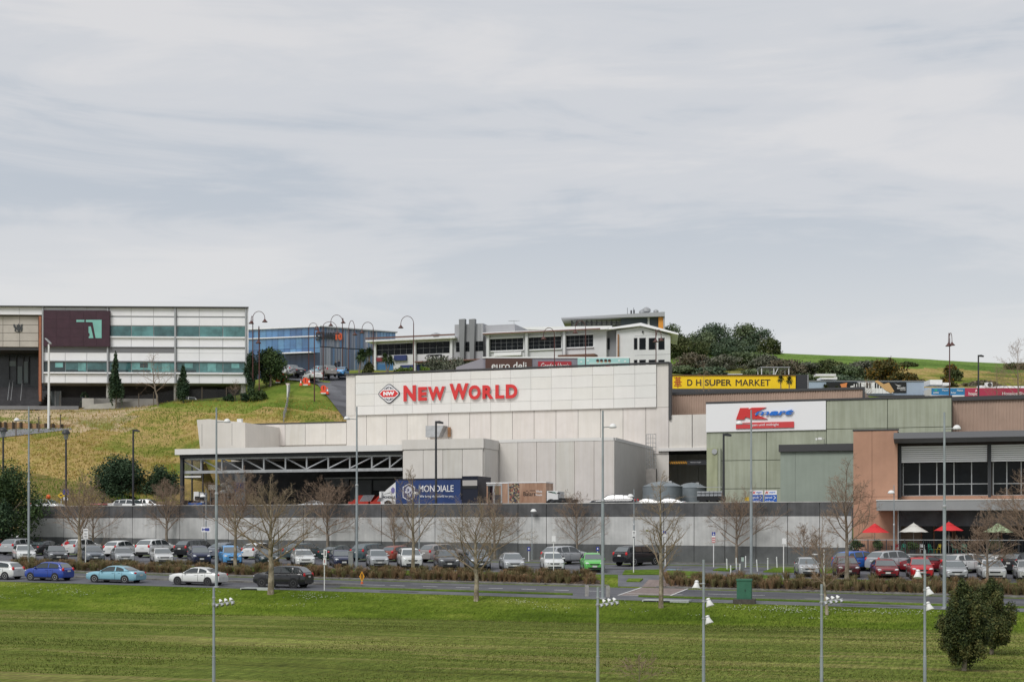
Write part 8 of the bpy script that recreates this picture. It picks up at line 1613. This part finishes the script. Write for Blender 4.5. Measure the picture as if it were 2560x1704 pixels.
def umbrellas():
    C = {'red': (.60, .035, .04), 'white': (.62, .61, .57), 'green': (.42, .56, .34)}
    for px, pt, pe, hw, c, lab, nb in ((2187, 1307, 1331, 37, 'red', 'red cafe umbrella nearest the terracotta wall', 8), (2284, 1306, 1329.5, 37, 'white', 'white cafe umbrella on the terrace', 8), (2372, 1303, 1326, 37.5, 'red', 'red cafe umbrella behind the tall grey pole', 8), (2495, 1306, 1330, 38, 'green', 'pale green cafe umbrella behind bare twigs', 6)):
        p = G(px, 129.3); p.z = TZ; k = kof(p); t = thing('cafe_umbrella', lab, 'umbrella', p, R(11), 'cafe umbrellas'); zt, ze = zat(p, pt), zat(p, pe); r_ = hw * k; zv = ze + (zt - ze) * .66
        m = mat('canvas ' + c, C[c], .8, var=.04, scale=2); n = nb; mb = MB()
        for i in range(n):
            a0, a1 = 2 * math.pi * i / n, 2 * math.pi * (i + 1) / n; q = lambda a, rr_, z: (rr_ * math.cos(a), rr_ * math.sin(a), z); am = (a0 + a1) / 2
            mb.face([q(a0, r_, ze), q(am, r_ * .955, ze + .03), q(a1, r_, ze), q(a1, r_ * .30, zv), q(a0, r_ * .30, zv)])
        mb.obj('canopy', m, t); mb = MB()
        for i in range(n): a0, a1 = 2 * math.pi * i / n, 2 * math.pi * (i + 1) / n; mb.face([(r_ * .36 * math.cos(a0), r_ * .36 * math.sin(a0), zv - .02), (r_ * .36 * math.cos(a1), r_ * .36 * math.sin(a1), zv - .02), (0, 0, zt)])
        mb.obj('vent_cap', m, t); MB().tube([(0, 0, 0), (0, 0, zt + .06)], .025, 8).obj('pole', M_STEEL, t); MB().lathe([(.25, 0), (.25, .08), (.06, .12)], 12).obj('base', M_DARK, t, 40)
        for i in range(n): a = 2 * math.pi * i / n; MB().tube([(0, 0, ze + .05), (r_ * .6 * math.cos(a), r_ * .6 * math.sin(a), ze + (zv - ze) * .52)], .012, 4).obj('rib', M_STEEL, t)
umbrellas()
def cafe_chairs():
    for i, (px, c, lab, yaw) in enumerate(((2160, (.03, .03, .03), 'black cafe chair near the terracotta wall', 20), (2247, (.30, .03, .04), 'dark red cafe chair beside the lamp pole', 40), (2256, (.02, .24, .16), 'green cafe chair beside the dark red one', -30), (2306, (.55, .56, .56), 'white metal cafe chair under the white umbrella', 10), (2330, (.02, .26, .17), 'green cafe chair with arched back', 60), (2343, (.42, .33, .03), 'mustard cafe chair tipped against a table', -50), (2388, (.02, .24, .18), 'teal cafe chair under the second red umbrella', 90), (2410, (.02, .25, .18), 'teal cafe bench seat right of the second red umbrella', 0))):
        p = G(px, 128.7); p.z = TZ; t = thing('cafe_chair', lab, 'chair', p, R(yaw), 'cafe chairs on the terrace'); m = mat('chair paint %d' % i, c, .5); boxpart('seat', m, t, -.2, .2, -.2, .2, .43, .46)
        for x in (-.18, .18):
            for y in (-.18, .18): MB().tube([(x * 1.15, y * 1.15, 0), (x, y, .44)], .016, 5).obj('leg', m, t)
        MB().tube([(-.19, .19, .44), (-.2, .25, .8), (-.12, .28, .9), (.12, .28, .9), (.2, .25, .8), (.19, .19, .44)], .018, 6).obj('back_frame', m, t); boxpart('backrest', m, t, -.13, .13, .255, .275, .6, .85)
    for px, lab in ((2215, 'dark cafe table under the first red umbrella'), (2310, 'dark cafe table behind the white chair'), (2372, 'dark cafe table under the second red umbrella')):
        p = G(px, 129.5); p.z = TZ; t = thing('cafe_table', lab, 'table', p + Vector((.5, 0, 0)), 0, 'cafe tables'); MB().lathe([(.38, .70), (.38, .73), (0, .73)], 16).obj('top', M_DARK, t, 40); MB().tube([(0, 0, 0), (0, 0, .7)], .035, 8).obj('stem', M_DARK, t); MB().lathe([(.24, 0), (.2, .03), (.04, .06)], 12).obj('foot', M_DARK, t, 40)
cafe_chairs()
def person(p, yaw, lab, coat, legs, h=1.68, bag=None, hair=(.02, .015, .012)):
    """one continuous body surface by rings, arms and legs tapering, head with hair"""
    t = thing('person', lab, 'person', p, yaw); s = h / 1.7
    me = bpy.data.meshes.new('body'); V = [(0, 0, .95), (0, 0, 1.12), (0, 0, 1.30), (0, 0, 1.42), (0, 0, 1.50), (0, .0, 1.60), (.17, 0, 1.40), (.24, -.03, 1.14), (.22, -.12, .92), (-.17, 0, 1.40), (-.24, .02, 1.14), (-.23, -.06, .90), (.09, 0, .88), (.10, -.08, .50), (.10, .02, .09), (.10, -.12, .05), (-.09, 0, .88), (-.10, .10, .50), (-.10, .22, .10), (-.10, .10, .06)]
    E = [(0, 1), (1, 2), (2, 3), (3, 4), (4, 5), (3, 6), (6, 7), (7, 8), (3, 9), (9, 10), (10, 11), (0, 12), (12, 13), (13, 14), (14, 15), (0, 16), (16, 17), (17, 18), (18, 19)]
    Rr = [.145, .13, .155, .13, .06, .09, .07, .052, .04, .07, .052, .04, .095, .07, .05, .045, .095, .07, .05, .045]
    me.from_pydata([(a * s, b * s, c * s) for a, b, c in V], E, []); o = link('body', me, mat('cloth %s' % lab[:12], coat, .85), t); o.modifiers.new('skin', 'SKIN'); sv = me.skin_vertices[0].data
    for i, r_ in enumerate(Rr): sv[i].radius = (r_ * s, r_ * s * (.75 if i < 4 else 1)); 
    sv[0].use_root = True; sb = o.modifiers.new('sub', 'SUBSURF'); sb.levels = 1; sb.render_levels = 2
    hd = MB().ell((0, 0, 0), (.075 * s, .095 * s, .115 * s), 12, 8); hd.ell((0, -.095 * s, -.01), (.014, .022, .02), 6, 4); hd.ell((.075 * s, 0, 0), (.012, .02, .03), 6, 4).ell((-.075 * s, 0, 0), (.012, .02, .03), 6, 4); hd.obj('head', mat('skin', (.42, .25, .18), .6), t, 60, loc=(0, -.01, 1.60 * s)); MB().ell((0, .015, .035), (.086 * s, .10 * s, .10 * s), 12, 8).obj('hair', mat('dark hair', hair, .8), t, 60, loc=(0, 0, 1.61 * s))
    MB().tube([(.10 * s, -.005, .06 * s), (.10 * s, -.08 * s, .50 * s), (.09 * s, 0, .92 * s)], [.062 * s, .085 * s, .105 * s], 10).tube([(-.10 * s, .22 * s, .08 * s), (-.10 * s, .10 * s, .50 * s), (-.09 * s, 0, .92 * s)], [.062 * s, .085 * s, .105 * s], 10).obj('trousers', mat('trousers %s' % lab[:12], legs, .85), t, 60)
    if bag: MB().ell((.0, .17, 1.22 * s), (.16, .09, .24), 10, 6).obj('backpack', mat('bag', bag, .8), t, 60)
p = G(168, 121.2); person(p, face_cam(p, 90), 'person in a red jacket walking between the parked cars', (.50, .02, .03), (.02, .02, .03))
p = G(195.5, 122.6); person(p, face_cam(p, 90), 'person in pale top behind the mottled trunk', (.55, .56, .58), (.03, .03, .04))
p = HG(207, 1021); p.z += .3; person(p, face_cam(p, 270), 'person in dark clothes with backpack below the courthouse', (.02, .022, .035), (.02, .02, .03), bag=(.03, .035, .06))
p = HZ(839, 240); p.z += .4; person(p, face_cam(p, 80), 'person in black walking beside the bronze off-roader', (.015, .015, .018), (.015, .015, .02))
p = HZ(847, 243); p.z += .4; person(p, face_cam(p, 80), 'person in dark clothes just behind the walker in black', (.03, .025, .03), (.015, .015, .02))
def roadworks():
    og = mat('safety orange', (.78, .085, .03), .55)
    for px, pyb, pyc, r_, lab in ((764, 969, 951, 8, 'round orange roadworks sign by the white queuing car'), (809, 989.5, 970, 7.5, 'round orange roadworks sign at the footpath corner'), (705, 956, 936, 5, 'orange roadworks sign beside the round olive tree'), (695, 962, 946, 4.5, 'small round orange sign left of the roadworks cones')):
        p = HG(px, pyb); p.z += .3; k = kof(p); t = thing('roadworks_sign', lab, 'sign', p, TH, 'orange roadworks signs'); zc = zat(p, pyc); R_ = r_ * k; MB().lathe([(R_, 0), (R_, .04), (0, .04)], 18, (0, -.04, zc), axis='y').obj('disc', og, t); boxpart('board', og, t, -R_ * 1.15, R_ * 1.15, -.04, 0, .12, zc - R_ * .95); MB().box(-.05, .05, -.055, -.041, zc - R_ * .25, zc + R_ * .65).box(-.05, .05, -.055, -.041, zc - R_ * .55, zc - R_ * .35).obj('exclamation_mark', BK, t)
        for sx in (-1, 1): MB().tube([(sx * R_, .5, 0), (sx * R_ * .6, 0, zc - R_ * .5)], .02, 4).obj('leg', M_STEEL, t)
        boxpart('sandbag', M_WHITE, t, -.35, .35, -.25, -.06, -.05, .12)
    for i, (px, py) in enumerate(((715, 955), (710, 957), (752, 970), (773, 969), (819, 991), (698, 953))):
        p = HG(px, py); p.z += .3; t = thing('traffic_cone', ['tall orange cone beside the roadworks sign at the olive tree', 'orange cone with white foot by the olive tree', 'orange cone left of the round sign by the white car', 'orange cone right of the round sign by the white car', 'orange and white cone at the footpath corner sign', 'orange cone behind the small round sign'][i], 'traffic cone', p, TH, 'traffic cones'); MB().lathe([(.20, .04), (.13, .42)], 12).obj('cone', og, t, 50); MB().lathe([(.13, .42), (.08, .70)], 12).obj('white_band', M_SIGNW, t, 50); MB().lathe([(.08, .70), (.03, 1.0), (0, 1.0)], 12).obj('tip', og, t, 50); boxpart('foot', og, t, -.24, .24, -.24, .24, 0, .04)
roadworks()
def yard_signs():
    p = yp(121, 138.0); t = thing('beacon_post', 'orange globe beacon on a black and white striped post', 'beacon', p, TH); z = zat(p, 1246)
    for i in range(8): MB().lathe([(.07, z * i / 8), (.07, z * (i + 1) / 8)], 10).obj('stripe', M_BLACK if i % 2 else M_WHITE, t, 50)
    MB().ell((0, 0, z + .22), (.26, .26, .26), 14, 9).obj('globe', mat('beacon orange', (.80, .14, .03), .4), t, 60)
    p = yp(153, 138.0); t = thing('warning_sign', 'yellow diamond warning sign on a white post behind the wall', 'sign', p, TH); zc = zat(p, 1237.5); r_ = 8.6 * kof(p); ye = mat('warning yellow', (.72, .48, .02), .5); MB().prism([(0, zc - r_), (r_, zc), (0, zc + r_), (-r_, zc)], -.05, -.02).obj('plate', ye, t); MB().prism([(-.18, zc - .05), (.18, zc - .05), (.1, zc + .08), (-.05, zc + .12)], -.058, -.051).obj('symbol', BK, t); MB().tube([(0, 0, 0), (0, 0, zc - .1)], .04, 8).obj('post', M_WHITE, t)
    p = yp(165, 136.0); t = thing('route_sign', 'blue route sign on the black lantern post by the wall', 'sign', p, TH); k = kof(p); z0, z1 = zat(p, 1236), zat(p, 1222); MB().tube([(0, 0, 0), (0, 0, z1)], .045, 8).obj('post', M_DARK, t); boxpart('plate', BLU, t, -7 * k, 7 * k, -.09, -.05, z0, z1); write('A', -.12, .14, z0 + .12, z1 - .1, -.095, .02, .01).obj('lettering', M_SIGNW, t); boxpart('lower_plate', M_SIGNW, t, -6 * k, 6 * k, -.09, -.05, zat(p, 1250), zat(p, 1242))
    v = 136.5; p = yp(1867, v); t = thing('yellow_sign', 'small yellow sign beside the blue store signs', 'sign', p, TH); MB().tube([(0, 0, 0), (0, 0, zat(p, 1244))], .03, 6).obj('post', M_GREY, t); k = kof(p); boxpart('plate', mat('warning yellow', (.72, .48, .02)), t, -5 * k, 5 * k, -.06, -.03, zat(p, 1251), zat(p, 1242))
yard_signs()
def hill_fences():
    # black mesh fence in front of the courthouse
    t = thing('mesh_fence', 'black wire mesh fence with posts along the courthouse forecourt', 'fence', HG(300, 1021)); o = Vector(t.location); pts = [HG(x, y) for x, y in ((150, 1022), (214, 1022), (280, 1021), (347, 1018), (384, 1014), (440, 1005), (505, 1003), (566, 1003), (608, 1003))]; m = mat('fence mesh', (.03, .03, .032), .8, alpha=.45)
    for a, b in zip(pts[:-1], pts[1:]): a, b = a - o, b - o; MB().face([a + Vector((0, 0, .1)), b + Vector((0, 0, .1)), b + Vector((0, 0, 1.7)), a + Vector((0, 0, 1.7))]).obj('mesh_panel', m, t)
    for a in pts: a = a - o; MB().tube([a, a + Vector((0, 0, 2.0))], .06, 6).obj('post', mat('weathered post', (.12, .095, .07), .9), t)
    # white weathered post and rail fence running down the slope
    t = thing('slope_fence', 'weathered post and wire fence running down the grass slope', 'fence', HG(715, 1050)); o = Vector(t.location); pts = [HG(x, y) for x, y in ((709, 1056), (712, 1045), (716, 1032), (718, 1018), (720, 1004), (722, 992), (724, 982))]
    for i, a in enumerate(pts): a = a - o; MB().tube([a - Vector((0, 0, .2)), a + Vector((0, 0, 1.35))], .09, 6).obj('post', mat('grey weathered post', (.24, .23, .21), .9, var=.2, scale=5), t)
    for z in (.4, .8, 1.2):
        MB().tube([a - o + Vector((0, 0, z)) for a in pts], .03, 4).obj('wire', M_STEEL, t)
    for a, b in zip(pts[:-1], pts[1:]): a, b = a - o, b - o; MB().face([a + Vector((0, 0, .1)), b + Vector((0, 0, .1)), b + Vector((0, 0, 1.2)), a + Vector((0, 0, 1.2))]).obj('mesh_panel', mat('wire netting', (.30, .30, .28), .8, alpha=.35), t)
    p = HG(719, 1003); t = thing('marker_post', 'white marker post with small triangular plate by the slope fence', 'marker', p, TH); z = zat(p, 962); MB().tube([(0, 0, 0), (0, 0, z)], .12, 8).obj('post', M_WHITE, t); MB().prism([(-.28, z + .25), (0, z - .35), (.28, z + .25)], -.06, -.02).obj('plate', mat('faded pink plate', (.60, .50, .50), .7), t)
    # timber retaining wall with dark posts beside the upper path
    t = thing('timber_retaining_wall', 'low timber retaining wall with dark posts beside the upper path', 'wall', HG(60, 1078)); o = Vector(t.location); xs = [(-30, 1082), (0, 1079), (14, 1078), (34, 1077), (54, 1076), (76, 1075), (95, 1074.5), (115, 1074), (134, 1073.5), (155, 1073), (176, 1072)]; pts = [HG(x, y - 4) for x, y in xs]; tb = mat('orange timber boards', (.34, .20, .10), .85, var=.15, scale=2)
    for i, (a, b) in enumerate(zip(pts[:-1], pts[1:])):
        h = 1.05 - .08 * i; a, b = a - o, b - o
        for j in range(3): MB().face([a + Vector((0, 0, h * j / 3 + .02)), b + Vector((0, 0, h * j / 3 + .02)), b + Vector((0, 0, h * (j + 1) / 3)), a + Vector((0, 0, h * (j + 1) / 3))]).obj('board', tb, t)
        d = (b - a).normalized(); q = a + Vector((d.y, -d.x, 0)) * .15; MB().tube([q, q + Vector((0, 0, h + .12))], .2, 6).obj('post', mat('dark timber post', (.075, .055, .04), .9), t)
    for i, (px, py, pt) in enumerate(((40, 1091, 1052), (97, 1082, 1042), (125, 1076, 1040), (151, 1072, 1037))): p = HG(px, py); t = thing('fence_post', ['thin dark post at the lower side of the upper path', 'thin dark post in the middle of the upper path fence', 'thin brown post beside the white light mast', 'thin brown post at the upper end of the path'][i], 'post', p, TH, 'thin posts along the upper path'); z = zat(p, pt); MB().tube([(0, 0, -.2), (0, 0, z)], .08, 6).obj('shaft', mat('weathered post', (.12, .095, .07)), t); MB().lathe([(.1, z), (.1, z + .05), (0, z + .1)], 8).obj('cap', M_DARK, t)
hill_fences()
